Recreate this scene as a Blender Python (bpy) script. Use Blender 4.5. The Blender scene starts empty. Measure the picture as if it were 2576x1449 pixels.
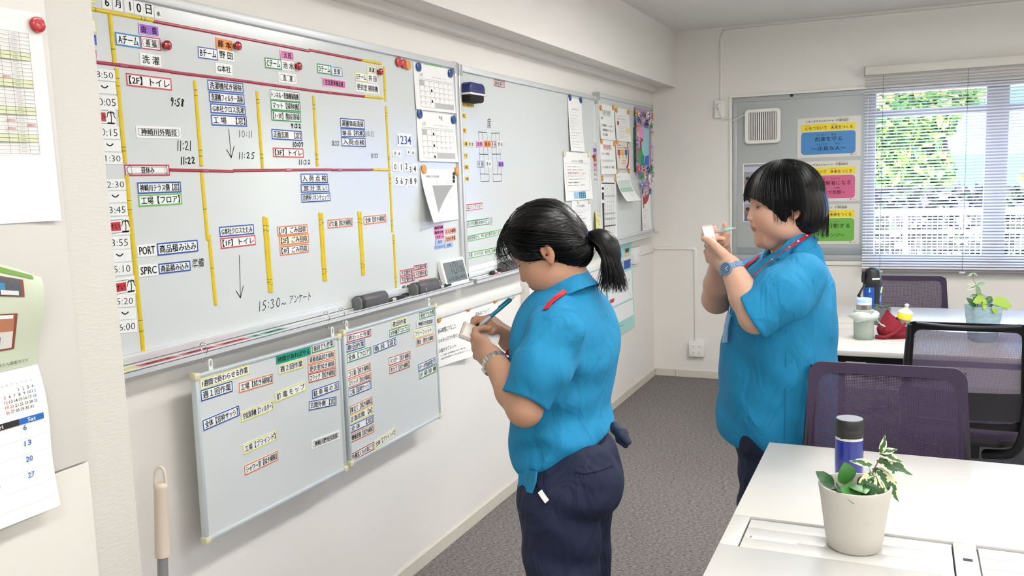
# -*- coding: utf-8 -*-
import bpy, bmesh, math, random
import numpy as np
from mathutils import Vector, Matrix, Euler, noise
random.seed(7); np.random.seed(7)
SC = bpy.context.scene
COL = SC.collection
PI = math.pi

# ---------------------------------------------------------------- camera
EYE = Vector((0.0, 0.0, 1.55))
YAW, PITCH, ROLL, FPX = -0.42555742, 0.12328327, -0.03286818, 2194.977
_f = Vector((math.sin(YAW) * math.cos(PITCH), math.cos(YAW) * math.cos(PITCH), -math.sin(PITCH)))
_r = Vector((math.cos(YAW), -math.sin(YAW), 0))
_u = _r.cross(_f)
CR = _r * math.cos(ROLL) + _u * math.sin(ROLL)
CU = -_r * math.sin(ROLL) + _u * math.cos(ROLL)
CF = _f
cam = bpy.data.objects.new('camera', bpy.data.cameras.new('camera'))
COL.objects.link(cam)
cam.matrix_world = Matrix(((CR.x, CU.x, -CF.x, EYE.x), (CR.y, CU.y, -CF.y, EYE.y), (CR.z, CU.z, -CF.z, EYE.z), (0, 0, 0, 1)))
cam.data.sensor_width = 36.0
cam.data.lens = FPX / 2576 * 36.0
cam.data.clip_start = 0.05
SC.camera = cam


def ray(px, py):
    return CF + CR * ((px - 1288) / FPX) - CU * ((py - 724.5) / FPX)


def at_y(px, py, y):
    "the point of the room at depth y that stands behind photo position (px, py)"
    r = ray(px, py)
    return EYE + r * ((y - EYE.y) / r.y)


def at_z(px, py, z):
    r = ray(px, py)
    return EYE + r * ((z - EYE.z) / r.z)


# ---------------------------------------------------------------- world, sun, room lights, exposure
SC.view_settings.view_transform = 'Standard'
SC.view_settings.look = 'None'
SC.view_settings.exposure = 0.0
SC.view_settings.gamma = 1.0
SC.view_settings.use_curve_mapping = False
w = bpy.data.worlds.new('sky'); SC.world = w; w.use_nodes = True
nt = w.node_tree; nt.nodes.clear()
wo = nt.nodes.new('ShaderNodeOutputWorld'); bg = nt.nodes.new('ShaderNodeBackground'); sk = nt.nodes.new('ShaderNodeTexSky')
sk.sky_type = 'NISHITA'; sk.sun_disc = False; sk.sun_elevation = math.radians(58); sk.sun_rotation = math.radians(200)
nt.links.new(sk.outputs[0], bg.inputs[0]); nt.links.new(bg.outputs[0], wo.inputs[0])
bg.inputs[1].default_value = 1.8
sun = bpy.data.objects.new('sun', bpy.data.lights.new('sun', 'SUN')); COL.objects.link(sun)
sun.data.energy = 26.0; sun.data.angle = 0.01; sun.data.color = (1.0, 0.96, 0.9)
sun.rotation_euler = (math.radians(34), 0, math.radians(25))   # high sun behind the building: lights the trees, not the room


def ceiling_lamp(x, y, sx, sy, power, col=(1.0, 0.985, 0.965)):
    l = bpy.data.lights.new('ceiling_light', 'AREA'); l.shape = 'RECTANGLE'; l.size = sx; l.size_y = sy
    l.energy = power; l.color = col
    o = bpy.data.objects.new('ceiling_light', l); COL.objects.link(o); o.location = (x, y, 2.50)
    l2 = l.copy(); l2.energy = power * 0.55; u_ = bpy.data.objects.new('added_ceiling_fill', l2); COL.objects.link(u_); u_.location = (x, y, 2.515); u_.rotation_euler = (PI, 0, 0)  # upward fill lamp, added only to brighten the ceiling
    return o


for _y in (-2.6, -0.4, 1.8, 4.0):
    for _x in (-0.15, 1.75, 3.65):
        ceiling_lamp(_x, _y, 0.22, 1.2, (33 if _y > 3 else (16 if _y > 0 else 18)) if _x < 1 else 22)

# ---------------------------------------------------------------- helpers


def lin(h):
    if isinstance(h, str):
        h = h.lstrip('#'); c = [int(h[i:i + 2], 16) / 255 for i in (0, 2, 4)]
    else:
        c = list(h)
    return tuple(v / 12.92 if v <= 0.04045 else ((v + 0.055) / 1.055) ** 2.4 for v in c)


_M = {}


def mat(name, col, rough=0.5, metal=0.0, bump=0.0, scale=200.0, var=0.0, spec=0.5, trans=0.0, alpha=1.0, coat=0.0, sheen=0.0, emit=0.0, sss=0.0, stretch=(1, 1, 1), wrinkle=0.0):
    if name in _M:
        return _M[name]
    m = bpy.data.materials.new(name); m.use_nodes = True; _M[name] = m
    n = m.node_tree; b = n.nodes['Principled BSDF']
    c = lin(col) + (1.0,)
    b.inputs['Base Color'].default_value = c
    b.inputs['Roughness'].default_value = rough
    b.inputs['Metallic'].default_value = metal
    b.inputs['Specular IOR Level'].default_value = spec
    b.inputs['Transmission Weight'].default_value = trans
    b.inputs['Alpha'].default_value = alpha
    b.inputs['Coat Weight'].default_value = coat
    b.inputs['Sheen Weight'].default_value = sheen
    if emit:
        b.inputs['Emission Color'].default_value = c
        b.inputs['Emission Strength'].default_value = emit
    if sss:
        b.inputs['Subsurface Weight'].default_value = sss
        b.inputs['Subsurface Radius'].default_value = (0.012, 0.005, 0.003)
    tc = n.nodes.new('ShaderNodeTexCoord'); mp = n.nodes.new('ShaderNodeMapping'); mp.inputs['Scale'].default_value = stretch
    n.links.new(tc.outputs['Object'], mp.inputs[0])
    nz = n.nodes.new('ShaderNodeTexNoise'); nz.inputs['Scale'].default_value = scale; nz.inputs['Detail'].default_value = 3
    n.links.new(mp.outputs[0], nz.inputs['Vector'])
    last = None
    if wrinkle:
        wz = n.nodes.new('ShaderNodeTexNoise'); wz.inputs['Scale'].default_value = 7; wz.inputs['Detail'].default_value = 2.5; wz.inputs['Distortion'].default_value = 1.6
        wm = n.nodes.new('ShaderNodeMapping'); wm.inputs['Scale'].default_value = (1.6, 1.6, 0.8); wm.inputs['Rotation'].default_value = (0.3, 0.5, 0.2)
        n.links.new(tc.outputs['Object'], wm.inputs[0]); n.links.new(wm.outputs[0], wz.inputs['Vector'])
        wb = n.nodes.new('ShaderNodeBump'); wb.inputs['Strength'].default_value = wrinkle; wb.inputs['Distance'].default_value = 0.03
        n.links.new(wz.outputs[0], wb.inputs['Height']); n.links.new(wb.outputs[0], b.inputs['Normal']); last = wb
    if bump:
        bp = n.nodes.new('ShaderNodeBump'); bp.inputs['Strength'].default_value = bump; bp.inputs['Distance'].default_value = 0.002
        n.links.new(nz.outputs[0], bp.inputs['Height']); n.links.new(bp.outputs[0], b.inputs['Normal'])
        if last: n.links.new(last.outputs[0], bp.inputs['Normal'])
    if var:
        mx = n.nodes.new('ShaderNodeMix'); mx.data_type = 'RGBA'
        mx.inputs['A'].default_value = tuple(v * (1 - var) for v in c[:3]) + (1,)
        mx.inputs['B'].default_value = tuple(min(1, v * (1 + var)) for v in c[:3]) + (1,)
        n.links.new(nz.outputs[0], mx.inputs['Factor']); n.links.new(mx.outputs['Result'], b.inputs['Base Color'])
    return m


def link(name, me, parent=None):
    o = bpy.data.objects.new(name, me); COL.objects.link(o)
    if parent is not None:
        o.parent = parent
    return o


def tag(o, label=None, cat=None, group=None, kind=None):
    if label: o['label'] = label
    if cat: o['category'] = cat
    if group: o['group'] = group
    if kind: o['kind'] = kind
    return o


def empty(name, loc=(0, 0, 0), rot=(0, 0, 0), label=None, cat=None, group=None):
    o = bpy.data.objects.new(name, None); COL.objects.link(o); o.empty_display_size = 0.05
    o.location = loc; o.rotation_euler = rot
    return tag(o, label, cat, group)


class MB:
    "collects simple shapes and links them as one mesh object"

    def __init__(s):
        s.v = []; s.f = []; s.m = []; s.mi = 0

    def add(s, vs, fs):
        k = len(s.v); s.v.extend(tuple(v) for v in vs); s.f.extend(tuple(i + k for i in f) for f in fs); s.m.extend([s.mi] * len(fs))
        return s

    def box(s, a, b, M=None):
        x0, y0, z0 = a; x1, y1, z1 = b
        vs = [Vector(p) for p in ((x0, y0, z0), (x1, y0, z0), (x1, y1, z0), (x0, y1, z0), (x0, y0, z1), (x1, y0, z1), (x1, y1, z1), (x0, y1, z1))]
        if M is not None: vs = [M @ v for v in vs]
        return s.add(vs, [(0, 3, 2, 1), (4, 5, 6, 7), (0, 1, 5, 4), (1, 2, 6, 5), (2, 3, 7, 6), (3, 0, 4, 7)])

    def cbox(s, c, d, M=None):
        return s.box([c[i] - d[i] / 2 for i in range(3)], [c[i] + d[i] / 2 for i in range(3)], M)

    def prism(s, pts, z0, z1, M=None):
        "outline (x, y) extruded along z"
        n = len(pts); vs = [Vector((p[0], p[1], z)) for z in (z0, z1) for p in pts]
        if M is not None: vs = [M @ v for v in vs]
        return s.add(vs, [tuple(range(n))[::-1], tuple(range(n, 2 * n))] + [(i, (i + 1) % n, n + (i + 1) % n, n + i) for i in range(n)])

    def lathe(s, prof, n=32, M=None, cap0=True, cap1=True):
        "profile [(r, z)] turned about z"
        vs = []; fs = []
        for r, z in prof:
            for i in range(n):
                a = 2 * PI * i / n; vs.append(Vector((r * math.cos(a), r * math.sin(a), z)))
        for j in range(len(prof) - 1):
            for i in range(n):
                a, b = j * n + i, j * n + (i + 1) % n
                fs.append((a, b, b + n, a + n))
        if cap0: fs.append(tuple(range(n))[::-1])
        if cap1: fs.append(tuple(range((len(prof) - 1) * n, len(prof) * n)))
        if M is not None: vs = [M @ v for v in vs]
        return s.add(vs, fs)

    def tube(s, pts, rad, n=10, cap=True, flat=1.0, up=None):
        "a tube through points; rad a number or list; flat squashes along the second cross axis"
        pts = [Vector(p) for p in pts]; N = len(pts)
        if not hasattr(rad, '__len__'): rad = [rad] * N
        vs = []; fs = []; nrm = None
        for i, p in enumerate(pts):
            t = (pts[min(i + 1, N - 1)] - pts[max(i - 1, 0)])
            t = t.normalized() if t.length > 1e-9 else Vector((0, 0, 1))
            if nrm is None:
                nrm = Vector(up) if up is not None else (Vector((0, 0, 1)) if abs(t.z) < 0.9 else Vector((1, 0, 0)))
            nrm = nrm - t * nrm.dot(t)
            nrm = nrm.normalized() if nrm.length > 1e-6 else t.orthogonal().normalized()
            b = t.cross(nrm)
            for k in range(n):
                a = 2 * PI * k / n; vs.append(p + b * (math.cos(a) * rad[i]) + nrm * (math.sin(a) * rad[i] * flat))
        for i in range(N - 1):
            for k in range(n):
                a, b2 = i * n + k, i * n + (k + 1) % n
                fs.append((a, b2, b2 + n, a + n))
        if cap: fs += [tuple(range(n))[::-1], tuple(range((N - 1) * n, N * n))]
        return s.add(vs, fs)

    def sphere(s, c, r, n=16, m=10, M=None, sc=(1, 1, 1)):
        c = Vector(c); vs = [Vector((0, 0, -1))]; fs = []
        for j in range(1, m):
            t = PI * j / m - PI / 2
            for i in range(n):
                a = 2 * PI * i / n; vs.append(Vector((math.cos(t) * math.cos(a), math.cos(t) * math.sin(a), math.sin(t))))
        vs.append(Vector((0, 0, 1)))
        for i in range(n): fs.append((0, 1 + (i + 1) % n, 1 + i))
        for j in range(m - 2):
            for i in range(n):
                a, b = 1 + j * n + i, 1 + j * n + (i + 1) % n
                fs.append((a, b, b + n, a + n))
        k = len(vs) - 1; q = 1 + (m - 2) * n
        for i in range(n): fs.append((k, q + i, q + (i + 1) % n))
        vs = [Vector((v.x * r * sc[0], v.y * r * sc[1], v.z * r * sc[2])) for v in vs]
        if M is not None: vs = [M @ v for v in vs]
        return s.add([v + c for v in vs], fs)

    def grid(s, P):
        "P[i][j] points -> a sheet"
        n, m = len(P), len(P[0])
        return s.add([p for r in P for p in r], [(i * m + j, (i + 1) * m + j, (i + 1) * m + j + 1, i * m + j + 1) for i in range(n - 1) for j in range(m - 1)])

    def mesh(s, name, mats, smooth=None, bevel=0.0, segs=2, solid=0.0, merge=False):
        me = bpy.data.meshes.new(name); me.from_pydata(s.v, [], s.f)
        mats = mats if isinstance(mats, (list, tuple)) else [mats]
        for m in mats: me.materials.append(m)
        if len(mats) > 1: me.polygons.foreach_set('material_index', s.m)
        me.update()
        if bevel or merge or solid:
            bm = bmesh.new(); bm.from_mesh(me)
            if merge: bmesh.ops.remove_doubles(bm, verts=bm.verts, dist=1e-6)
            if solid: bmesh.ops.solidify(bm, geom=bm.faces[:], thickness=solid)
            if bevel:
                es = [e for e in bm.edges if len(e.link_faces) == 2 and e.calc_face_angle(0) > 0.6]
                bmesh.ops.bevel(bm, geom=es, offset=bevel, segments=segs, profile=0.5, affect='EDGES', clamp_overlap=True)
            bmesh.ops.recalc_face_normals(bm, faces=bm.faces)
            bm.to_mesh(me); bm.free()
        if smooth is not None or bevel:
            me.polygons.foreach_set('use_smooth', [True] * len(me.polygons))
            me.set_sharp_from_angle(angle=math.radians(smooth if smooth else 35))
        me.update()
        return me

    def obj(s, name, mats, parent=None, **k):
        return link(name, s.mesh(name, mats, **k), parent)


# ---------------------------------------------------------------- lettering (the built-in font), turned into flat meshes
_TX = {}


def glyphs(text, off=0.0):
    k = (text, off)
    if k not in _TX:
        c = bpy.data.curves.new('lettering', 'FONT'); c.body = text; c.size = 1; c.resolution_u = 2; c.offset = off
        o = bpy.data.objects.new('lettering', c)
        me = bpy.data.meshes.new_from_object(o)
        vs = np.zeros(len(me.vertices) * 3); me.vertices.foreach_get('co', vs); vs = vs.reshape(-1, 3)[:, :2]
        fs = [tuple(p.vertices) for p in me.polygons]
        bpy.data.objects.remove(o); bpy.data.curves.remove(c); bpy.data.meshes.remove(me)
        _TX[k] = (vs, fs, vs.min(0), vs.max(0)) if len(vs) else (vs, fs, np.zeros(2), np.ones(2))
    return _TX[k]


def put_text(mb, text, x0, y0, x1, y1, z, off=0.012, keep=False, shear=0.0, M=None, align='c'):
    "lettering stretched into the box x0..x1, y0..y1 of the local xy plane; keep = keep its proportions"
    vs, fs, a, b = glyphs(text, off)
    if not len(vs): return
    d = np.maximum(b - a, 1e-3)
    sx, sy = (x1 - x0) / d[0], (y1 - y0) / d[1]
    if len(text) < 3 and sx > sy * 1.3: x0 = (x0 + x1) / 2 - d[0] * sy * 0.65; sx = sy * 1.3
    ox, oy = x0, y0
    if keep:
        if sx > sy: 
            ox = x0 if align == 'l' else (x0 + ((x1 - x0) - d[0] * sy) / 2); sx = sy
        else:
            oy = y0 + ((y1 - y0) - d[1] * sx) / 2; sy = sx
    out = []
    for x, y in vs:
        X, Y = ox + (x - a[0]) * sx, oy + (y - a[1]) * sy
        v = Vector((X + (Y - y0) * shear, Y, z))
        out.append(M @ v if M is not None else v)
    mb.add(out, fs)


# wall frame of the left wall: local x runs along +y (into the room), local y up, local z out of the wall (+x)
WALLM = Matrix(((0, 0, 1, 0), (1, 0, 0, 0), (0, 1, 0, 0), (0, 0, 0, 1)))
WX = -1.765
BX = -1.741      # writing surface of the big boards
SX = -1.676      # writing surface of the hanging boards


def wall_matrix(x, y, z, ang=0.0):
    return Matrix.Translation((x, y, z)) @ WALLM @ Matrix.Rotation(ang, 4, 'Z')


def wall_thing(name, x, y, z, ang=0.0, **k):
    o = empty(name, **k); o.matrix_world = wall_matrix(x, y, z, ang); return o


# ---------------------------------------------------------------- materials
PAPER = mat('paper', 'f3f3f1', 0.75, spec=0.2)
INKM = mat('black_ink', '161616', 0.7, spec=0.2)
BOARDM = mat('whiteboard_enamel', 'd4d9d9', 0.16, spec=0.42, bump=0.015, scale=900)
ALU = mat('silver_aluminium', 'd9dbdc', 0.4, 0.25, bump=0.02, scale=400)
ALU_D = mat('grey_aluminium', 'b4b7b9', 0.45, 0.3)
WHITEP = mat('white_plastic', 'ecebe6', 0.4)
BLACKP = mat('black_plastic', '17181b', 0.42)
GREYP = mat('grey_plastic', '5a5759', 0.45)
CREAM = mat('cream_plastic', 'dcd8b4', 0.5)
CHROME = mat('chrome', 'd8d8d8', 0.12, 1.0)
PAINT = {
    'blue': mat('blue_tape', '1c4fa8', 0.45), 'sky': mat('sky_blue_tape', '2a86c4', 0.45), 'orange': mat('orange_tape', 'e07b3c', 0.45),
    'red': mat('red_tape', 'd0454a', 0.45), 'crimson': mat('crimson_tape', 'bb2338', 0.4), 'dcrim': mat('dark_red_tape', '9d2424', 0.45),
    'green': mat('green_tape', '2b8f4e', 0.45), 'dgreen': mat('deep_green_tape', '46805c', 0.45), 'lgreen': mat('light_green_tape', '62bb50', 0.45),
    'yellow': mat('pale_yellow_tape', 'e6dc62', 0.45), 'brown': mat('red_brown_tape', 'c0502e', 0.45), 'greyb': mat('grey_tape', '9aa0ae', 0.5),
    'thin': mat('pencil_grey_edge', '8a8a8a', 0.6), 'plain': mat('white_edge', 'dedfdd', 0.5)}
FILL = {
    '': mat('label_white', 'eef0ef', 0.4), 'purple': mat('label_purple', '9458c6', 0.4), 'orangef': mat('label_orange', 'e38a35', 0.4),
    'pink': mat('label_pink', 'e478b8', 0.4), 'royal': mat('label_royal', '2c59c0', 0.4), 'yellow': mat('label_yellow', 'f6d233', 0.4),
    'teal': mat('label_teal', '1fa083', 0.4), 'ivoryf': mat('label_ivory', 'f2ecd2', 0.4), 'peach': mat('label_peach', 'f6b39b', 0.4),
    'lblue': mat('label_light_blue', 'a9c2ee', 0.4)}
TAPEY = mat('yellow_magnet_strip', 'e2c61b', 0.32, var=0.12, scale=60)
TAPEC = mat('crimson_magnet_strip', 'b0304a', 0.25, var=0.08, scale=60)
BLUEINK = mat('blue_ink', '2b4fa5', 0.6)
GREYINK = mat('grey_ink', '8c8c8c', 0.7)
LGREY = mat('light_grey_print', 'bcbcbc', 0.7)
REDINK = mat('red_ink', 'c3383a', 0.6)
GREENINK = mat('green_ink', '2f8f57', 0.6)
LABELS = [
    ('m', 1.5636, 1.9999, 0.0274, 0.0307, -0.008, '6', 'plain', '', '', '', 'white tile with a six in the date row'),
    ('m', 1.5953, 2.0003, 0.0278, 0.0321, -0.01, '月', 'plain', '', '', '', 'white tile with the month sign in the date row'),
    ('m', 1.6286, 2.0012, 0.0279, 0.0317, 0.018, '1', 'plain', '', '', '', 'white tile with a one in the date row'),
    ('m', 1.6583, 2.0014, 0.0286, 0.0336, 0.008, '0', 'plain', '', '', '', 'white tile with a zero in the date row'),
    ('m', 1.69, 2.003, 0.0321, 0.0356, 0.003, '日', 'plain', '', '', '', 'white tile with the day sign ending the date row'),
    ('m', 1.7212, 1.997, 0.0247, 0.0256, -0.004, '水', 'plain', '', '', 'B', 'small white tile with a bold weekday sign under the date row'),
    ('m', 1.5047, 1.9935, 0.0517, 0.0068, 0.031, '班', 'yellow', '', '', '', 'yellow-edged label half hidden by the pillar above the yellow strip'),
    ('m', 1.5011, 1.9379, 0.0534, 0.0296, 0.027, '木', 'yellow', '', '', '', 'yellow-edged label half hidden by the pillar below the yellow strip'),
    ('m', 1.5001, 1.9069, 0.0524, 0.0283, -0.001, '山 下', 'plain', 'royal', '', '', 'blue name label half hidden by the pillar'),
    ('m', 1.4976, 1.8749, 0.0517, 0.0249, -0.017, '中 村', 'plain', 'pink', '', '', 'pink name label half hidden by the pillar'),
    ('m', 1.6861, 1.9521, 0.0644, 0.0273, 0.01, '由\u3000良', 'plain', 'purple', '', '', 'purple name label above team A'),
    ('m', 1.6174, 1.918, 0.0762, 0.0312, 0.004, 'Aチーム', 'sky', '', '', '', 'sky-blue bordered label reading team A'),
    ('m', 1.6889, 1.9197, 0.0637, 0.0312, 0.024, '善 福', 'crimson', '', 'i', '', 'crimson bordered name label beside the team A label'),
    ('m', 1.6839, 1.8781, 0.0679, 0.0307, 0.0, '洗 濯', 'plain', '', '', '', 'plain white laundry label under team A'),
    ('m', 1.9525, 1.9495, 0.0634, 0.0294, -0.017, '藤 本', 'plain', 'orangef', '', '', 'orange name label above team B'),
    ('m', 1.8866, 1.9176, 0.0734, 0.0304, 0.011, 'Bチーム', 'blue', '', '', '', 'blue bordered label reading team B'),
    ('m', 1.9562, 1.9206, 0.0638, 0.0298, -0.006, '野 田', 'plain', '', '', '', 'plain white name label beside the team B label'),
    ('m', 1.945, 1.8821, 0.0655, 0.0292, 0.01, 'G本社', 'plain', '', '', '', 'plain white head office label under team B'),
    ('m', 2.2256, 1.9506, 0.0639, 0.0281, 0.017, '大 西', 'plain', 'pink', 'i', '', 'pink name label above team C'),
    ('m', 2.1575, 1.9189, 0.0762, 0.031, 0.022, 'Cチーム', 'green', '', '', '', 'green bordered label reading team C'),
    ('m', 2.2277, 1.92, 0.0623, 0.0301, 0.016, '池 水', 'plain', '', '', '', 'plain white name label beside the team C label'),
    ('m', 2.221, 1.8818, 0.0863, 0.0299, 0.007, '洗\u3000濯', 'plain', '', 'i', '', 'white laundry label with a thin inner frame under team C'),
    ('m', 2.4117, 1.9279, 0.0764, 0.0306, 0.014, 'Dチーム', 'green', '', '', '', 'green bordered label reading team D'),
    ('m', 2.4803, 1.9268, 0.0641, 0.0289, 0.018, '笹 部', 'sky', '', 'i', '', 'sky-blue bordered name label beside the team D label'),
    ('m', 2.4627, 1.8872, 0.1305, 0.0286, 0.001, '空気清浄機点検', 'plain', 'pink', 'i', '', 'pink air purifier check label under team D'),
    ('m', 2.693, 1.9534, 0.0629, 0.0282, -0.002, '前 濵', 'yellow', '', 'i', '', 'yellow bordered name label above team E'),
    ('m', 2.625, 1.9221, 0.0723, 0.0297, 0.006, 'Eチーム', 'yellow', '', '', '', 'yellow bordered label reading team E'),
    ('m', 2.6948, 1.9229, 0.0623, 0.0318, 0.002, '井 田', 'plain', '', '', '', 'plain white name label beside the team E label'),
    ('m', 2.6611, 1.8874, 0.1431, 0.0328, 0.003, '更衣室 掃除機', 'plain', '', '', '', 'plain changing room vacuum label under team E'),
    ('m', 1.6743, 1.8235, 0.1447, 0.0311, -0.004, '【2F】トイレ', 'red', '', '', '', 'red bordered label reading second floor toilet'),
    ('m', 1.947, 1.8342, 0.1418, 0.0295, 0.014, '洗濯機拭き掃除', 'blue', '', '', '', 'blue washing machine wiping label, topmost of its stack of four'),
    ('m', 1.9487, 1.8025, 0.1404, 0.0293, 0.013, '洗濯機フィルター清掃', 'blue', '', '', '', 'blue washing machine filter label, second of its stack of four'),
    ('m', 1.9508, 1.772, 0.1399, 0.0271, 0.009, 'G本社クロス洗濯', 'blue', '', '', '', 'blue cloth laundry label, third of its stack of four'),
    ('m', 1.9519, 1.7407, 0.1425, 0.0296, 0.016, '工 場\u3000【窓】', 'blue', '', '', '', 'blue factory window label, lowest of its stack of four'),
    ('m', 2.2033, 1.8275, 0.1395, 0.0295, 0.004, 'トンネル・乾燥機掃除機', 'dgreen', '', '', '', 'green tunnel dryer label, topmost of the green stack'),
    ('m', 2.204, 1.797, 0.1412, 0.0296, 0.013, 'マット【掃除機】', 'green', '', '', '', 'green mat vacuum label, middle of the green stack'),
    ('m', 2.2038, 1.7657, 0.1414, 0.0306, 0.003, '【1−3F】階段清掃', 'green', '', '', '', 'green stair cleaning label, lowest of the green stack'),
    ('m', 2.2013, 1.709, 0.1446, 0.031, -0.01, '正面玄関\u3000【窓】', 'blue', '', '', '', 'blue front entrance window label under the green stack'),
    ('m', 2.2032, 1.6553, 0.1456, 0.0289, -0.002, '【3F】トイレ', 'red', '', '', '', 'red bordered label reading third floor toilet'),
    ('m', 2.5561, 1.7589, 0.1432, 0.0335, 0.004, '運搬車両清掃', 'blue', '', '', '', 'blue transport vehicle cleaning label, topmost of three'),
    ('m', 2.5585, 1.728, 0.1456, 0.0289, 0.024, '納 品【杭瀬】', 'blue', '', '', '', 'blue delivery label between the vehicle and arrival labels'),
    ('m', 2.5578, 1.6964, 0.1447, 0.0303, 0.003, '入荷点検', 'blue', '', '', '', 'blue arrival check label under the delivery label'),
    ('m', 2.8942, 1.7127, 0.1083, 0.0498, 0.004, '1234', 'plain', '', '', 'bl', 'white tile with blue digits in a row'),
    ('m', 2.8205, 1.6613, 0.031, 0.0231, 0.017, '月', 'plain', '', '', '', 'spare weekday tile for Monday beneath the blue digits'),
    ('m', 2.8526, 1.6612, 0.0298, 0.0243, 0.017, '火', 'plain', '', '', '', 'spare weekday tile for Tuesday beneath the blue digits'),
    ('m', 2.9205, 1.6672, 0.0308, 0.0238, -0.029, '木', 'plain', '', '', '', 'spare weekday tile for Thursday beneath the blue digits'),
    ('m', 2.9529, 1.6662, 0.0304, 0.024, -0.03, '金', 'plain', '', '', '', 'spare weekday tile for Friday beneath the blue digits'),
    ('m', 2.8187, 1.6126, 0.0327, 0.0325, -0.067, '0', 'plain', '', '', '', 'spare digit tile zero in the upper row of spares'),
    ('m', 2.8585, 1.6114, 0.0316, 0.0343, -0.04, '1', 'plain', '', '', '', 'spare digit tile one in the upper row of spares'),
    ('m', 2.8993, 1.6145, 0.0305, 0.0356, -0.026, '2', 'plain', '', '', '', 'spare digit tile two in the upper row of spares'),
    ('m', 2.9279, 1.6018, 0.0272, 0.0345, -0.033, '3', 'plain', '', '', '', 'spare digit tile three set a little low in the upper row'),
    ('m', 2.9608, 1.6054, 0.0335, 0.0372, -0.026, '4', 'plain', '', '', '', 'spare digit tile four ending the upper row of spares'),
    ('m', 2.8249, 1.5604, 0.0321, 0.0359, -0.024, '5', 'plain', '', '', '', 'spare digit tile five in the lower row of spares'),
    ('m', 2.8594, 1.5585, 0.0336, 0.0363, -0.024, '6', 'plain', '', '', '', 'spare digit tile six in the lower row of spares'),
    ('m', 2.8939, 1.5544, 0.0305, 0.0371, -0.026, '7', 'plain', '', '', '', 'spare digit tile seven in the lower row of spares'),
    ('m', 2.9279, 1.5575, 0.033, 0.037, -0.024, '8', 'plain', '', '', '', 'spare digit tile eight in the lower row of spares'),
    ('m', 2.961, 1.556, 0.0297, 0.0373, -0.026, '9', 'plain', '', '', '', 'spare digit tile nine in the lower row of spares'),
    ('m', 1.6918, 1.6991, 0.1471, 0.0298, 0.009, '神崎川外階段', 'plain', '', 'i', '', 'white outdoor stairs label with an inner frame'),
    ('m', 1.6443, 1.6039, 0.1435, 0.0281, -0.002, '昼休み', 'crimson', '', 'i', '', 'crimson bordered lunch break label with fish doodle'),
    ('m', 1.6792, 1.5598, 0.1434, 0.0286, 0.0, '神崎川テラス側【窓】', 'blue', '', '', '', 'blue terrace side window label under the lunch break label'),
    ('m', 1.6793, 1.5286, 0.1431, 0.0296, 0.006, '工場【フロア】', 'lgreen', '', '', '', 'bright green factory floor label under the terrace label'),
    ('m', 1.6211, 1.4038, 0.0615, 0.0304, -0.013, 'PORT', 'plain', '', '', '', 'white tile reading PORT'),
    ('m', 1.7247, 1.4024, 0.1412, 0.0322, -0.007, '商品積み込み', 'blue', '', '', '', 'blue goods loading label to the side of the PORT tile'),
    ('m', 1.6202, 1.3535, 0.063, 0.0296, -0.025, 'SPRC', 'plain', '', '', '', 'white tile reading SPRC'),
    ('m', 1.7082, 1.352, 0.1097, 0.0275, -0.018, '商品積み込み', 'blue', '', '', '', 'blue goods loading label to the side of the SPRC tile'),
    ('m', 2.3252, 1.5756, 0.1408, 0.0308, -0.007, '入 荷 点 検', 'blue', '', '', '', 'blue arrival check label just below the crimson strip'),
    ('m', 2.3262, 1.5442, 0.1492, 0.0269, -0.004, '部 分 洗 い', 'blue', '', 'i', '', 'blue partial washing label with inner frame, middle of three'),
    ('m', 2.3277, 1.514, 0.1517, 0.0285, -0.0, '診療所リネンチェック', 'blue', '', '', '', 'blue clinic linen check label below the partial washing label'),
    ('m', 1.9512, 1.4322, 0.1414, 0.0292, -0.005, 'G本社クロスたたみ', 'blue', '', '', '', 'blue cloth folding label above the 1F toilet label'),
    ('m', 1.9532, 1.4, 0.1441, 0.03, -0.002, '【1F】トイレ', 'red', '', '', '', 'red bordered label reading first floor toilet'),
    ('m', 2.1993, 1.4177, 0.146, 0.0289, -0.007, '【1F】ごみ回収', 'orange', '', '', '', 'orange waste collection label, topmost of three'),
    ('m', 2.2042, 1.3873, 0.1443, 0.0293, -0.01, '【2F】ごみ回収', 'orange', 'ivoryf', '', '', 'orange waste collection label on cream, middle of three'),
    ('m', 2.2025, 1.3558, 0.1414, 0.0282, -0.011, '【3F】ごみ回収', 'orange', '', '', '', 'orange waste collection label, lowest of three'),
    ('m', 2.4537, 1.4241, 0.1428, 0.0291, -0.003, 'げた箱【拭き掃除】', 'orange', '', '', '', 'orange shoe cupboard wiping label between two yellow strips'),
    ('m', 2.6661, 1.4249, 0.1457, 0.0297, 0.006, '全体【拭き掃除】', 'orange', '', '', '', 'orange general wiping label beside the right-hand yellow strip'),
    ('m', 1.5311, 1.8282, 0.0769, 0.0264, 0.012, '8:50', 'plain', '', 't', '', 'time tile reading eight fifty'),
    ('m', 1.5311, 1.7982, 0.0762, 0.0274, 0.029, '~', 'plain', '', 't', '', 'wave sign tile under the eight fifty tile'),
    ('m', 1.5308, 1.7649, 0.0791, 0.0318, 0.01, '10:05', 'plain', '', 't', '', 'time tile reading five past ten'),
    ('m', 1.5299, 1.6938, 0.0759, 0.0306, -0.009, '10:15', 'plain', '', 't', '', 'time tile reading quarter past ten'),
    ('m', 1.5311, 1.6624, 0.0746, 0.0278, 0.008, '~', 'plain', '', 't', '', 'wave sign tile under the quarter past ten tile'),
    ('m', 1.5323, 1.6323, 0.0766, 0.0271, -0.001, '11:30', 'plain', '', 't', '', 'time tile reading half past eleven'),
    ('m', 1.5349, 1.57, 0.0792, 0.0266, -0.001, '12:30', 'plain', '', 't', '', 'time tile reading half past twelve'),
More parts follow.
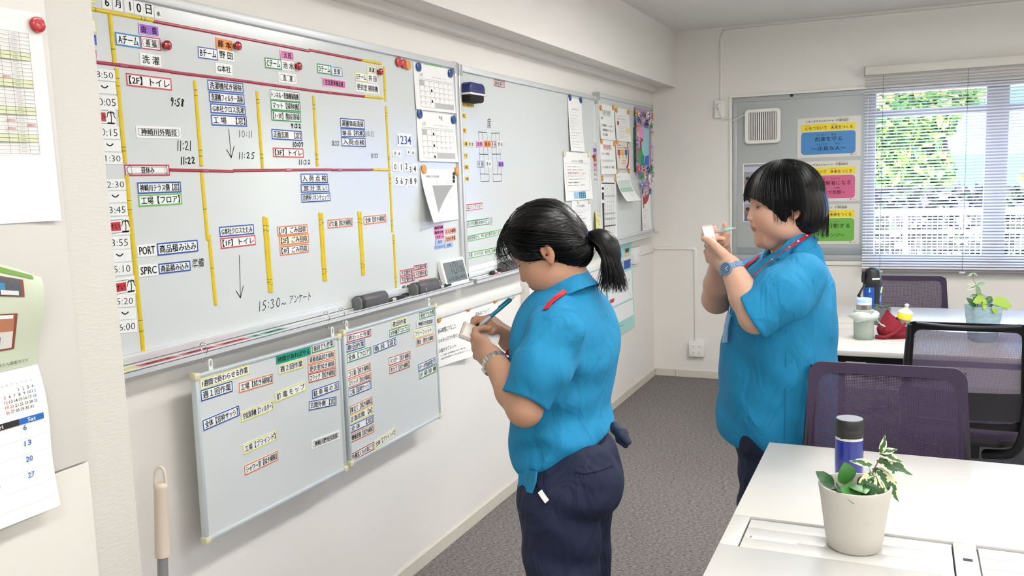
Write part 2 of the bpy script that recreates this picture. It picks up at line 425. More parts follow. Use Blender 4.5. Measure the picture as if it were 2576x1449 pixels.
    ('m', 1.534, 1.5406, 0.0767, 0.0282, -0.013, '~', 'plain', '', 't', '', 'wave sign tile under the half past twelve tile'),
    ('m', 1.5328, 1.5094, 0.0775, 0.0289, -0.019, '13:45', 'plain', '', 't', '', 'time tile reading thirteen forty-five'),
    ('m', 1.5318, 1.4304, 0.0787, 0.0315, -0.041, '13:55', 'plain', '', 't', '', 'time tile reading thirteen fifty-five'),
    ('m', 1.5315, 1.3982, 0.0782, 0.0295, -0.051, '~', 'plain', '', 't', '', 'wave sign tile under the thirteen fifty-five tile'),
    ('m', 1.5319, 1.3662, 0.0785, 0.0308, -0.049, '15:10', 'plain', '', 't', '', 'time tile reading ten past three'),
    ('m', 1.5315, 1.2872, 0.0779, 0.0289, -0.094, '15:20', 'plain', '', 't', '', 'time tile reading twenty past three'),
    ('m', 1.5323, 1.2554, 0.0794, 0.0275, -0.101, '~', 'plain', '', 't', '', 'wave sign tile under the twenty past three tile'),
    ('m', 1.5319, 1.2236, 0.0777, 0.0307, -0.088, '16:00', 'plain', '', 't', '', 'time tile reading sixteen hundred'),
    ('m', 2.8662, 1.2118, 0.1007, 0.0241, -0.005, '不定期作業', 'crimson', '', '', '', 'crimson irregular work label, upper one nearer the yellow strip'),
    ('m', 2.9709, 1.2214, 0.1035, 0.02, -0.005, '不定期作業', 'crimson', '', '', '', 'crimson irregular work label, topmost of the four'),
    ('m', 2.8694, 1.1847, 0.103, 0.024, 0.005, '不定期作業', 'crimson', '', '', '', 'crimson irregular work label, lowest of the four'),
    ('m', 2.9725, 1.1939, 0.0997, 0.0253, -0.013, '不定期作業', 'crimson', '', '', '', 'crimson irregular work label just above the magnet wiping label'),
    ('m', 3.0208, 1.154, 0.1317, 0.0291, -0.032, 'マグネット拭き掃除', 'brown', '', '', '', 'red-brown magnet wiping label beside the digital clock'),
    ('m', 2.8829, 1.1567, 0.1358, 0.0193, -0.024, '備考メモ', 'plain', '', '', '', 'white label half hidden behind the tray eraser'),
    ('m', 3.1328, 1.366, 0.0767, 0.0172, 0.018, '臨時清掃', 'thin', 'pink', '', '', 'pink sticky label, topmost of the small coloured stack'),
    ('m', 3.1338, 1.3467, 0.0792, 0.0161, 0.001, '臨時作業', 'thin', 'pink', '', '', 'pink sticky label, second of the small coloured stack'),
    ('m', 3.1389, 1.3281, 0.0711, 0.0173, 0.009, 'サポート', 'thin', 'pink', '', '', 'pink sticky label, third of the small coloured stack'),
    ('m', 3.1356, 1.307, 0.0735, 0.0166, -0.004, '見 学', 'thin', 'lblue', '', '', 'light blue sticky label with a dark smudge'),
    ('m', 3.131, 1.2874, 0.0793, 0.0149, 0.001, '打ち合わせ', 'thin', 'lblue', '', 'bl', 'light blue sticky label, lowest of the small coloured stack'),
    ('m', 3.2339, 1.3458, 0.0947, 0.0234, 0.015, 'たたみ補助', 'thin', 'peach', '', '', 'peach sticky label, upper of two'),
    ('m', 3.2307, 1.3143, 0.0904, 0.0238, 0.02, '仕分け作業', 'thin', 'peach', '', '', 'peach sticky label, lower of two'),
    ('m', 3.2117, 1.2876, 0.0749, 0.0172, 0.02, '休 暇', 'thin', 'lblue', '', 'bl', 'light blue sticky label under the peach ones'),
    ('m', 3.1434, 2.0015, 0.1422, 0.0299, 0.009, '2Fオフィス清掃', 'lgreen', '', '', '', 'light green second floor office cleaning label over the upper calendar'),
    ('m', 3.1388, 1.807, 0.1383, 0.0285, 0.006, '3Fオフィス清掃', 'lgreen', '', '', '', 'light green third floor office cleaning label over the lower calendar'),
    ('m', 3.7714, 1.9962, 0.1198, 0.0301, 0.005, '連絡事項', 'crimson', '', '', '', 'crimson notices label at the top of the second whiteboard'),
    ('m', 3.4324, 1.8826, 0.1249, 0.0261, 0.024, '【外出先】', 'plain', 'yellow', '', '', 'yellow destination heading label'),
    ('m', 3.3929, 1.8285, 0.0517, 0.024, 0.014, 'SPRC', 'plain', 'yellow', '', '', 'yellow tile reading SPRC'),
    ('m', 3.3906, 1.7668, 0.0527, 0.0237, 0.0, 'PORT', 'plain', 'yellow', '', '', 'yellow tile reading PORT'),
    ('m', 3.3935, 1.7109, 0.053, 0.023, 0.026, '杭 瀬', 'plain', 'yellow', '', '', 'yellow place tile below the yellow PORT tile'),
    ('m', 3.4522, 1.7102, 0.0592, 0.0262, 0.005, '松 本', 'yellow', '', '', '', 'yellow bordered name tile in the row of name tiles'),
    ('m', 3.3935, 1.6603, 0.0493, 0.0239, -0.003, '伊 丹', 'plain', 'yellow', '', '', 'yellow place tile, fifth down the yellow column'),
    ('m', 3.3963, 1.6111, 0.0542, 0.0219, 0.002, '会議室', 'plain', 'yellow', '', '', 'yellow meeting room tile, second from the bottom of its column'),
    ('m', 3.3962, 1.5604, 0.0535, 0.0211, 0.014, 'その他', 'plain', 'yellow', '', '', 'yellow tile reading others at the bottom of its column'),
    ('m', 3.5374, 1.7126, 0.0617, 0.0272, 0.026, '大 西', 'plain', 'pink', '', '', 'pink name tile over the seating sketch'),
    ('m', 3.6202, 1.7152, 0.0631, 0.029, 0.027, '藤 本', 'plain', 'orangef', '', '', 'orange name tile over the seating sketch'),
    ('m', 3.6851, 1.716, 0.0607, 0.0281, 0.026, '善 福', 'crimson', '', '', '', 'crimson bordered name tile over the seating sketch'),
    ('m', 3.7559, 1.7154, 0.0615, 0.0304, 0.026, '野 田', 'plain', '', '', '', 'plain white name tile in the upper row of the seating sketch'),
    ('m', 3.5402, 1.624, 0.063, 0.0282, 0.006, '笹 部', 'blue', '', '', '', 'blue bordered name tile over the seating sketch'),
    ('m', 3.6245, 1.6258, 0.0602, 0.0301, 0.006, '池 水', 'plain', '', '', '', 'plain white name tile in the lower row of the seating sketch'),
    ('m', 3.7591, 1.6248, 0.0596, 0.0283, 0.006, '由 良', 'plain', 'purple', '', '', 'purple name tile over the seating sketch'),
    ('m', 3.4591, 1.4377, 0.175, 0.0289, 0.017, 'おはようございます！', 'rbar', '', '', '', 'long greeting strip with red edges'),
    ('m', 3.4883, 1.3657, 0.2274, 0.0285, 0.009, '6月11日の朝礼を始めます。', 'gbar', '', '', '', 'long strip with green edges about starting the morning meeting'),
    ('m', 3.577, 1.305, 0.4027, 0.0256, 0.021, '各担当者から、申し送り事項はありませんか', 'lgbar', '', '', '', 'long strip with light green edges asking for announcements'),
    ('m', 3.5836, 1.2275, 0.4098, 0.0283, -0.003, '全員（それでは）本日も1日頑張りましょう', 'lgbar', '', '', '', 'lowest long strip with light green edges'),
    ('m', 5.1399, 1.7471, 0.0539, 0.0342, -0.023, '三 宅', 'plain', '', '', '', 'white name tile, topmost of the narrow column'),
    ('m', 5.1326, 1.7128, 0.0642, 0.029, -0.011, '由 良', 'plain', 'purple', '', '', 'purple name tile in the narrow column'),
    ('m', 5.134, 1.6826, 0.0665, 0.0271, 0.004, '笹 部', 'blue', '', '', '', 'blue bordered name tile in the narrow column'),
    ('m', 5.1342, 1.6537, 0.0624, 0.0258, 0.009, '藤 本', 'plain', 'orangef', '', '', 'orange name tile in the narrow column'),
    ('m', 5.1312, 1.6247, 0.0645, 0.0252, 0.004, '大 西', 'plain', 'pink', '', '', 'pink name tile in the narrow column'),
    ('m', 5.1284, 1.5947, 0.0666, 0.0272, 0.009, '善 福', 'crimson', '', '', '', 'crimson bordered name tile in the narrow column'),
    ('m', 5.1305, 1.5644, 0.0583, 0.0279, 0.006, '野 田', 'plain', '', '', '', 'white name tile, second from the bottom of the narrow column'),
    ('m', 5.1285, 1.5347, 0.0583, 0.0286, 0.001, '井 田', 'plain', '', '', '', 'white name tile, lowest of the narrow column'),
    ('s', 1.7926, 1.0456, 0.1894, 0.0278, 0.01, '1週間で終わらせる作業', 'yellow', '', '', '', 'yellow heading label reading finish within one week'),
    ('s', 1.7566, 1.0143, 0.1185, 0.0299, -0.005, '週１回作業', 'blue', '', '', '', 'blue once a week label under the yellow heading'),
    ('s', 1.9124, 1.0001, 0.1427, 0.0288, -0.03, '工場【拭き掃除】', 'orange', '', '', '', 'orange factory wiping label on the first hanging board'),
    ('s', 2.0706, 1.0155, 0.1184, 0.0281, -0.022, '週２回作業', 'yellow', '', '', '', 'yellow twice a week label under the teal label'),
    ('s', 2.0853, 1.0458, 0.1622, 0.025, -0.015, '時間があればやる', 'plain', 'teal', '', '', 'solid teal label reading do when time allows'),
    ('s', 2.2311, 1.0478, 0.1161, 0.026, 0.004, '毎回でも作業', 'green', '', '', '', 'green every time label on the first hanging board'),
    ('s', 2.2206, 1.0131, 0.1418, 0.0265, -0.042, '清掃道具拭き掃除', 'orange', '', '', '', 'orange cleaning tools label, topmost of three'),
    ('s', 2.2196, 0.9843, 0.1443, 0.0262, -0.054, '更衣室拭き掃除', 'orange', '', '', '', 'orange changing room label, middle of three'),
    ('s', 2.2187, 0.956, 0.1422, 0.0271, -0.058, 'Zラック【拭き掃除】', 'brown', '', '', '', 'red-brown rack wiping label, lowest of three'),
    ('s', 2.0597, 0.9405, 0.145, 0.0287, 0.023, '静 電 モ ッ プ', 'yellow', '', '', '', 'yellow static mop label'),
    ('s', 2.2315, 0.9054, 0.1418, 0.0286, -0.013, '駐 車 場 の 窓', 'blue', '', '', '', 'blue car park window label, tilted'),
    ('s', 2.2121, 0.8659, 0.1441, 0.0289, -0.129, '玄関外側 【窓】', 'blue', '', '', '', 'blue outer entrance window label'),
    ('s', 1.9104, 0.9195, 0.1388, 0.0287, 0.01, '空気清浄機【フィルター】', 'yellow', '', '', '', 'yellow air purifier filter label'),
    ('s', 1.7663, 0.9377, 0.1393, 0.0293, 0.042, '全体【窓枠サッシ】', 'blue', '', '', '', 'blue window sash label on the first hanging board'),
    ('s', 1.9121, 0.8268, 0.1441, 0.0279, 0.02, '工場【ブラインド】', 'yellow', '', '', '', 'yellow factory blinds label on the first hanging board'),
    ('s', 1.9109, 0.766, 0.1445, 0.0285, 0.004, 'シャワー室【拭き掃除】', 'orange', '', '', '', 'orange shower room wiping label'),
    ('s', 2.2171, 0.7456, 0.1499, 0.0285, -0.051, '神崎川敷地内清掃', 'plain', '', 'i', '', 'white grounds cleaning label with an inner frame'),
    ('s', 2.4326, 1.045, 0.1415, 0.0253, -0.018, '終わった作業', 'crimson', '', '', '', 'crimson heading label reading finished work'),
    ('s', 2.408, 1.0148, 0.1121, 0.0279, -0.022, '週1回作業', 'blue', '', '', '', 'blue once a week label under the crimson heading'),
    ('s', 2.4269, 0.9809, 0.1447, 0.0302, -0.005, '全体【フロア】', 'green', '', '', '', 'green whole floor label'),
    ('s', 2.5873, 0.983, 0.1476, 0.028, 0.03, '階 段【窓】', 'blue', '', '', '', 'blue stair window label, tilted'),
    ('s', 2.6891, 1.047, 0.1092, 0.0296, -0.017, '週2回作業', 'yellow', '', '', '', 'yellow twice a week label above the green corridor label'),
    ('s', 2.6903, 1.0174, 0.1403, 0.0263, -0.009, '2F3F廊下コロコロ', 'green', '', '', '', 'green corridor label on the second hanging board'),
    ('s', 2.8942, 1.0482, 0.1196, 0.0271, -0.001, '毎回でも作業', 'green', '', '', '', 'green every time label on the second hanging board'),
    ('s', 2.8777, 1.0159, 0.1393, 0.0274, -0.046, '神崎川外周清掃', 'greyb', '', 'i', '', 'grey outdoor perimeter cleaning label'),
    ('s', 2.8584, 0.9826, 0.1392, 0.028, -0.025, 'フリーフィット', 'yellow', '', '', '', 'yellow label under the grey perimeter label'),
    ('s', 2.8736, 0.9497, 0.1388, 0.0289, -0.018, '階段（壁拭き掃除）', 'orange', '', '', '', 'orange stair wall wiping label'),
    ('s', 2.6816, 0.9171, 0.1498, 0.0295, -0.023, 'ハンガー【拭き掃除】', 'brown', '', '', '', 'red-brown hanger wiping label, upper of two'),
    ('s', 2.678, 0.8847, 0.1404, 0.0269, -0.021, '青カゴ【拭き掃除】', 'brown', '', '', '', 'red-brown basket wiping label, lower of two'),
    ('s', 2.4206, 0.9271, 0.1396, 0.0291, 0.003, 'ゴミ箱【拭き掃除】', 'orange', '', '', '', 'orange waste bin wiping label'),
    ('s', 2.4215, 0.8943, 0.1427, 0.0272, -0.021, 'スリッパ【拭き掃除】', 'orange', '', '', '', 'orange slippers wiping label'),
    ('s', 2.4199, 0.8643, 0.1364, 0.0292, -0.008, '工場【窓枠サッシ】', 'blue', '', '', '', 'blue factory window sash label under the slippers label'),
    ('s', 2.8749, 0.8547, 0.1343, 0.0285, 0.016, '1F〜3F指紋取り', 'blue', '', '', '', 'blue fingerprint wiping label for 1F to 3F'),
    ('s', 2.8814, 0.8239, 0.1398, 0.0292, 0.014, '1F 掃 除 機', 'green', '', '', '', 'green vacuum label reading 1F'),
    ('s', 2.4197, 0.8058, 0.1425, 0.0309, 0.02, '【傘立て【拭き掃除】', 'orange', '', '', '', 'orange umbrella stand wiping label'),
    ('s', 2.4199, 0.7738, 0.1435, 0.0289, 0.017, '正面玄関 【B】', 'yellow', '', '', '', 'yellow front entrance label lettered B'),
    ('s', 2.4194, 0.7416, 0.1421, 0.0278, -0.002, '全 体\u3000【窓】', 'blue', '', '', '', 'blue all windows label'),
    ('s', 2.4193, 0.7099, 0.1437, 0.0293, -0.017, '機械設備【拭き掃除】', 'orange', '', '', '', 'orange machinery wiping label'),
    ('s', 2.4161, 0.6453, 0.1393, 0.0283, 0.018, '外側窓くもの巣とり', 'dcrim', '', '', '', 'dark red cobweb removal label at the bottom corner'),
    ('s', 2.5587, 0.651, 0.1418, 0.029, 0.066, '全体【ブラインド】', 'yellow', '', '', '', 'yellow all blinds label at the bottom'),
]
STRIPS = [
    ('yellow', [1.57, 1.9731, 1.5723, 1.8593], 'yellow magnetic strip, the upright one above the crimson line by the time tiles'),
    ('yellow', [1.5755, 1.8472, 1.5774, 1.6212], 'long yellow strip alongside the morning time tiles'),
    ('yellow', [1.5785, 1.5921, 1.5836, 1.1432], 'longest yellow strip alongside the afternoon time tiles'),
    ('yellow', [1.8314, 1.8404, 1.8318, 1.6147], 'yellow strip between the 2F toilet label and the washing machine labels'),
    ('yellow', [2.0771, 1.8321, 2.0792, 1.6075], 'yellow strip between the washing machine and green labels'),
    ('yellow', [2.3464, 1.8374, 2.3456, 1.6135], 'yellow strip to the side of the green label stack'),
    ('yellow', [2.7768, 1.9737, 2.7746, 1.8501], 'short upright yellow strip beside team E'),
    ('yellow', [2.7763, 1.8321, 2.7796, 1.6082], 'right-hand yellow strip above the lower digit tiles'),
    ('yellow', [2.7807, 1.5925, 2.7785, 1.3712], 'right-hand yellow strip below the crimson line'),
    ('yellow', [2.7858, 1.3637, 2.7859, 1.163], 'right-hand yellow strip reaching down to the tray eraser'),
    ('yellow', [1.8304, 1.5967, 1.8345, 1.4144], 'yellow strip hanging below the crimson line beside the afternoon labels'),
    ('yellow', [1.8407, 1.4278, 1.846, 1.233], 'yellow strip overlapping the one above and ending lowest'),
    ('yellow', [2.0694, 1.4662, 2.0731, 1.2386], 'yellow strip beside the waste collection labels, front of a pair'),
    ('yellow', [2.0819, 1.4618, 2.0833, 1.2372], 'yellow strip beside the waste collection labels, rear of a pair'),
    ('yellow', [2.3424, 1.4645, 2.3443, 1.2408], 'yellow strip beside the shoe cupboard label, front of a pair'),
    ('yellow', [2.3538, 1.4631, 2.3559, 1.2394], 'yellow strip beside the shoe cupboard label, rear of a pair'),
    ('yellow', [2.5645, 1.4583, 2.5681, 1.2334], 'yellow strip beside the general wiping label, front of a pair'),
    ('yellow', [2.5768, 1.4569, 2.5793, 1.2353], 'yellow strip beside the general wiping label, rear of a pair'),
    ('yellow', [1.4902, 1.9769, 1.7022, 1.9777], 'yellow strip lying along the top by the pillar'),
    ('yellow', [2.6361, 1.9809, 2.759, 1.9817], 'short yellow strip ending the top crimson line'),
    ('yellow', [2.6377, 1.8575, 2.756, 1.8597], 'short yellow strip ending the second crimson line'),
    ('yellow', [2.6656, 1.6025, 2.7832, 1.6008], 'short yellow strip ending the lunch break line'),
    ('crimson', [1.702, 1.9761, 1.9838, 1.9771], 'crimson strip starting the top line after the yellow one'),
    ('crimson', [1.9838, 1.9771, 2.3393, 1.9771], 'crimson strip in the middle of the top line'),
    ('crimson', [2.339, 1.9806, 2.6299, 1.9802], 'crimson strip ending the top line'),
    ('crimson', [1.477, 1.8556, 1.7477, 1.8564], 'crimson strip starting the second line by the pillar'),
    ('crimson', [1.7476, 1.8554, 2.0605, 1.8561], 'crimson strip in the second line above the washing labels'),
    ('crimson', [2.0609, 1.8554, 2.3593, 1.8539], 'crimson strip in the second line above the green labels'),
    ('crimson', [2.3593, 1.8539, 2.6376, 1.8566], 'crimson strip ending the second line'),
    ('crimson', [1.7181, 1.6045, 1.9541, 1.5995], 'crimson strip starting beside the lunch break label'),
    ('crimson', [1.9543, 1.6017, 2.4228, 1.6032], 'crimson strip in the middle of the lunch break line'),
    ('crimson', [2.4199, 1.6019, 2.663, 1.6016], 'crimson strip ending the lunch break line'),
]
DISCS = [
    ('m', 1.7336, 1.9198, 'pin', 'red push-pin magnet beside the team A name label'),
    ('m', 1.9974, 1.9504, 'pin', 'red push-pin magnet beside the orange name label'),
    ('m', 2.2684, 1.9220, 'pin', 'red push-pin magnet beside the team C name label'),
    ('m', 2.7378, 1.9502, 'pin', 'red push-pin magnet beside the team E name label'),
    ('m', 5.0973, 1.6755, 'pin', 'red push-pin magnet on the narrow column of name tiles'),
    ('m', 3.0195, 1.9964, 'blue', 'blue disc magnet, upper one nearer the red magnets'),
    ('m', 3.2800, 1.9966, 'blue', 'blue disc magnet at the right-hand top corner of the upper calendar'),
    ('m', 3.0119, 1.8162, 'blue', 'blue disc magnet between the calendars, nearer the time tiles'),
    ('m', 3.2914, 1.8078, 'blue', 'blue disc magnet between the calendars by the board frame'),
    ('m', 3.0251, 1.6029, 'amber', 'amber disc magnet holding the triangle map, nearer the digits'),
    ('m', 3.3045, 1.5943, 'amber', 'amber disc magnet holding the triangle map at the board frame'),
    ('m', 2.8730, 1.9987, 'dred', 'red disc magnet, first of the row of three'),
    ('m', 2.9088, 1.9964, 'dred', 'red disc magnet between the red and amber ones'),
    ('m', 2.9381, 1.9948, 'amber', 'amber disc magnet ending the row of three'),
    ('m', 4.7042, 1.9982, 'blue', 'blue disc magnet on the long receipt, first of two'),
    ('m', 4.8826, 1.9951, 'blue', 'blue disc magnet on the long receipt, second of two'),
    ('m', 4.5950, 1.6851, 'ivory', 'ivory disc magnet on the uniform notice, first of two'),
    ('m', 5.0032, 1.6874, 'ivory', 'ivory disc magnet on the uniform notice, second of two'),
    ('m', 4.8000, 1.4174, 'ivory', 'ivory disc magnet on the notice behind the head, first of two'),
    ('m', 4.9929, 1.4120, 'ivory', 'ivory disc magnet on the notice behind the head, second of two'),
    ('m', 5.2471, 1.9750, 'amber', 'amber disc magnet on the duty sheet, first of two'),
    ('m', 5.5022, 1.9914, 'amber', 'amber disc magnet on the duty sheet, second of two'),
    ('m', 5.5684, 1.9785, 'amber', 'amber disc magnet on the map sheet, first of two'),
    ('m', 5.8371, 1.9811, 'amber', 'amber disc magnet on the map sheet, second of two'),
    ('m', 5.2470, 1.7703, 'amber', 'amber disc magnet on the Friday sheet, first of two'),
    ('m', 5.5139, 1.7586, 'amber', 'amber disc magnet on the Friday sheet, second of two'),
    ('m', 5.5718, 1.7759, 'amber', 'amber disc magnet on the raised hands leaflet, first at its top'),
    ('m', 5.8430, 1.7888, 'amber', 'amber disc magnet on the raised hands leaflet, second at its top'),
    ('m', 5.5590, 1.5818, 'amber', 'amber disc magnet on the curling sheet, first of two'),
    ('m', 5.8340, 1.5820, 'amber', 'amber disc magnet on the curling sheet, second of two'),
    ('m', 5.2491, 1.5401, 'amber', 'amber disc magnet on the timetable, first of two'),
    ('m', 5.5199, 1.5301, 'amber', 'amber disc magnet on the timetable, second of two'),
    ('m', 6.1711, 1.4382, 'dred', 'dark red disc magnet on the flag leaflet, first of two'),
    ('m', 6.3658, 1.4371, 'dred', 'dark red disc magnet on the flag leaflet, second of two'),
    ('w', 3.1361, 0.9894, 'amber', 'amber disc magnet on the break sheet beside the hanging board'),
    ('w', 3.4059, 0.9948, 'amber', 'amber disc magnet between the break sheet and lunch sheet'),
    ('w', 3.6851, 0.9926, 'amber', 'amber disc magnet at the far corner of the lunch sheet'),
]
INK = [
    ('9:58', (1.7635, 1.7802, 0.0508, 0.0215, -0.057), 'B'),
    ('11:21', (1.7757, 1.6686, 0.0535, 0.026, 0.027), 'M'),
    ('11:22', (1.7845, 1.6297, 0.0541, 0.0187, 0.029), 'B'),
    ('10:11', (2.0164, 1.7064, 0.0623, 0.0199, 0.02), 'T'),
    ('11:25', (2.015, 1.6452, 0.0721, 0.0189, 0.015), 'M'),
    ('9:32', (2.2485, 1.739, 0.0543, 0.0135, 0.03), 'B'),
    ('10:07', (2.254, 1.6819, 0.0546, 0.0147, 0.004), 'B'),
    ('11:32', (2.2817, 1.6275, 0.0623, 0.0149, 0.02), 'M'),
    ('10:55', (2.6661, 1.7282, 0.0525, 0.0184, 0.011), 'T'),
    ('11:33', (2.4524, 1.6904, 0.042, 0.0165, 0.007), 'M'),
    ('11:33', (2.6852, 1.6518, 0.0494, 0.0142, 0.032), 'M'),
    ('15:30~', (2.0841, 1.2024, 0.1305, 0.0294, -0.005), 'M'),
    ('6/11', (3.6225, 1.3651, 0.0398, 0.0373, -0.086), 'T'),
]
TEXT_INK = [
    ('準備', (1.7905, 1.3546, 0.0431, 0.0248, -0.0)),
    ('アンケート', (2.2151, 1.2018, 0.1076, 0.027, -0.02)),
    ('席', (3.6439, 1.809, 0.0386, 0.0467, 0.05)),
]
ARROWS = [[1.9478, 1.7168, 1.9498, 1.6377], [1.9543, 1.3601, 1.9465, 1.2387]]
SKETCH = [[(3.5343, 1.7664), (3.6201, 1.7668), (3.6279, 1.5478), (3.5388, 1.5469), (3.5343, 1.7664)], [(3.5743, 1.7665), (3.5842, 1.5818)], [(3.536, 1.6682), (3.6223, 1.6685)], [(3.5386, 1.5812), (3.6274, 1.5792)], [(3.6668, 1.7654), (3.7551, 1.7684), (3.7623, 1.5459), (3.6698, 1.545), (3.6668, 1.7654)], [(3.7116, 1.7669), (3.7212, 1.5808)], [(3.6695, 1.67), (3.7614, 1.6712)], [(3.6705, 1.5789), (3.7649, 1.5782)]]
SHEETS = {
    'cal2': (3.1574, 1.923, 0.3428, 0.1782, 0.011),
    'cal3': (3.1558, 1.7301, 0.3294, 0.1948, -0.017),
    'map3': (3.1527, 1.4972, 0.3033, 0.2113, -0.018),
    'receipt': (4.7898, 1.8494, 0.2294, 0.2991, -0.019),
    'uniform': (4.8078, 1.5582, 0.4571, 0.2737, -0.008),
    'change': (4.8572, 1.3137, 0.3331, 0.2251, -0.052),
    'yellow': (5.0911, 1.2788, 0.1062, 0.1787, -0.006),
    'duty': (5.3775, 1.8919, 0.3031, 0.219, -0.016),
    'mapsheet': (5.71, 1.8889, 0.3284, 0.2184, -0.001),
    'friday': (5.3796, 1.6726, 0.3122, 0.2159, -0.006),
    'hands': (5.6952, 1.69, 0.2908, 0.18, 0.02),
    'table': (5.3767, 1.3391, 0.3225, 0.4119, -0.042),
    'green': (5.7032, 1.4778, 0.3212, 0.1884, -0.001),
    'flag': (6.2624, 1.2942, 0.2438, 0.3, -0.043),
    'craft': (6.1824, 1.7907, 0.4564, 0.4706, -0.004),
    'teal': (5.6686, 0.794, 0.5901, 0.6214, -0.003),
    'breaks': (3.2217, 0.8963, 0.3219, 0.2255, -0.014),
    'lunch': (3.5484, 0.8921, 0.3268, 0.2212, -0.013),
    'strip': (3.5261, 1.1678, 0.2967, 0.0142, 0.012),
    'sb1': (1.9992, 0.8438, 0.6421, 0.4547, -0.011),
    'sb2': (2.6523, 0.8484, 0.6258, 0.4554, 0.0),
    'mb': (2.436, 1.5804, 1.7949, 0.8908, 0.009),
}
BREAKS = [(1.5245, 1.73, 'above the quarter past ten tile'), (1.5396, 1.4698, 'under thirteen forty-five'), (1.5407, 1.3223, 'under ten past three')]
BLACKSQ = [(3.2785, 1.5828), (3.2772, 1.5681), (3.2759, 1.5528)]

# ================================================================ the room
YF, CEIL, XR, YB = 6.542, 2.591, 4.6, -3.6
wallm = mat('painted_wall', 'ebe8e2', 0.75, bump=0.22, scale=260, spec=0.25)
wallpap = mat('textured_wallpaper', 'd0cdc6', 0.8, bump=0.35, scale=240, spec=0.2, stretch=(1, 0.22, 1))
ceilm = mat('ceiling_paint', 'e6e5e1', 0.85, bump=0.1, scale=200, spec=0.2)
basem = mat('baseboard_vinyl', 'd3cfc2', 0.5)


def struct(name, mb, m, **k):
    o = mb.obj(name, m, **k); o['kind'] = 'structure'; return o


# carpet: loop pile tiles, colour mottling in the material, tiles laid quarter turned
cm = bpy.data.materials.new('carpet'); cm.use_nodes = True; n = cm.node_tree; b = n.nodes['Principled BSDF']
b.inputs['Roughness'].default_value = 0.95; b.inputs['Specular IOR Level'].default_value = 0.1
tc = n.nodes.new('ShaderNodeTexCoord'); mp = n.nodes.new('ShaderNodeMapping'); mp.inputs['Scale'].default_value = (1, 2.2, 1)
n1 = n.nodes.new('ShaderNodeTexNoise'); n1.inputs['Scale'].default_value = 62; n1.inputs['Detail'].default_value = 5; n1.inputs['Roughness'].default_value = 0.8
n2 = n.nodes.new('ShaderNodeTexNoise'); n2.inputs['Scale'].default_value = 1.6
cr = n.nodes.new('ShaderNodeValToRGB'); cr.color_ramp.elements[0].position = 0.36; cr.color_ramp.elements[1].position = 0.66
cr.color_ramp.elements[0].color = lin('4d4948') + (1,); cr.color_ramp.elements[1].color = lin('a39d9a') + (1,)
n.links.new(tc.outputs['Object'], mp.inputs[0]); n.links.new(mp.outputs[0], n1.inputs['Vector']); n.links.new(tc.outputs['Object'], n2.inputs['Vector'])
n.links.new(n1.outputs[0], cr.inputs[0]); n.links.new(cr.outputs[0], b.inputs['Base Color'])
bp = n.nodes.new('ShaderNodeBump'); bp.inputs['Strength'].default_value = 0.7; bp.inputs['Distance'].default_value = 0.004
n.links.new(n1.outputs[0], bp.inputs['Height']); n.links.new(bp.outputs[0], b.inputs['Normal'])
struct('floor', MB().box((WX - 0.3, YB, -0.12), (XR, YF + 0.3, 0)), cm)
struct('ceiling', MB().box((WX - 0.3, YB, CEIL), (XR, YF + 0.3, CEIL + 0.12)), ceilm)
struct('wall_left', MB().box((WX - 0.2, YB, 0), (WX, YF, CEIL)), wallm)
struct('wall_right', MB().box((XR, YB, 0), (XR + 0.15, YF, CEIL)), wallm)
struct('wall_back', MB().box((WX, YB - 0.15, 0), (XR, YB, CEIL)), wallm)
# the beam that runs along the left wall: a deep casing and a narrow step against the wall
bm_ = MB().box((WX, YB, 2.20), (-1.575, YF, CEIL)).box((WX, YB, 2.165), (WX + 0.045, YF, 2.20))
bm_.box((-1.583, YB, 2.188), (-1.570, YF, 2.20))
struct('beam', bm_, wallm)
# pillar on the left wall, wallpapered
PX, PY = -1.30, 1.137
struct('pillar', MB().box((WX, YB, 0), (PX, PY, CEIL)), wallpap, bevel=0.004)
# far wall with the wide window opening, frame panel area to its left
X0, X1 = -1.165, 2.3      # the opening of the sash
ZB, ZT = 0.905, 2.085
wf = MB()
wf.box((WX - 0.2, YF, 0), (X0, YF + 0.16, CEIL)).box((X1, YF, 0), (XR, YF + 0.16, CEIL))
wf.box((X0, YF, 0), (X1, YF + 0.16, ZB)).box((X0, YF, ZT), (X1, YF + 0.16, CEIL))
struct('wall_far', wf, wallm)
sill = MB().box((X0 - 0.02, YF - 0.012, ZB - 0.03), (X1 + 0.02, YF + 0.05, ZB))
struct('trim_1', sill, wallm, bevel=0.003)
trim = MB().box((X0 - 0.018, YF - 0.014, ZB + 0.0005), (X0, YF - 0.0005, ZT - 0.0005)).box((X0 - 0.018, YF - 0.014, ZT), (X1, YF - 0.0005, ZT + 0.018))
struct('trim_2', trim, mat('white_trim', 'f0efe9', 0.5), bevel=0.002)
# baseboards, in lengths with a visible joint
bs = MB()
for a, c in ((PY, 2.49), (2.493, 3.9), (3.903, 6.53)):
    bs.box((WX, a, 0), (WX + 0.009, c, 0.056))
struct('baseboard_left', bs, basem, bevel=0.0015, segs=1)
bs = MB()
for a, c in ((WX + 0.009, -1.598), (-1.596, 0.2), (0.202, 4.0)):
    bs.box((a, YF - 0.009, 0), (c, YF, 0.056))
struct('baseboard_far', bs, basem, bevel=0.0015, segs=1)

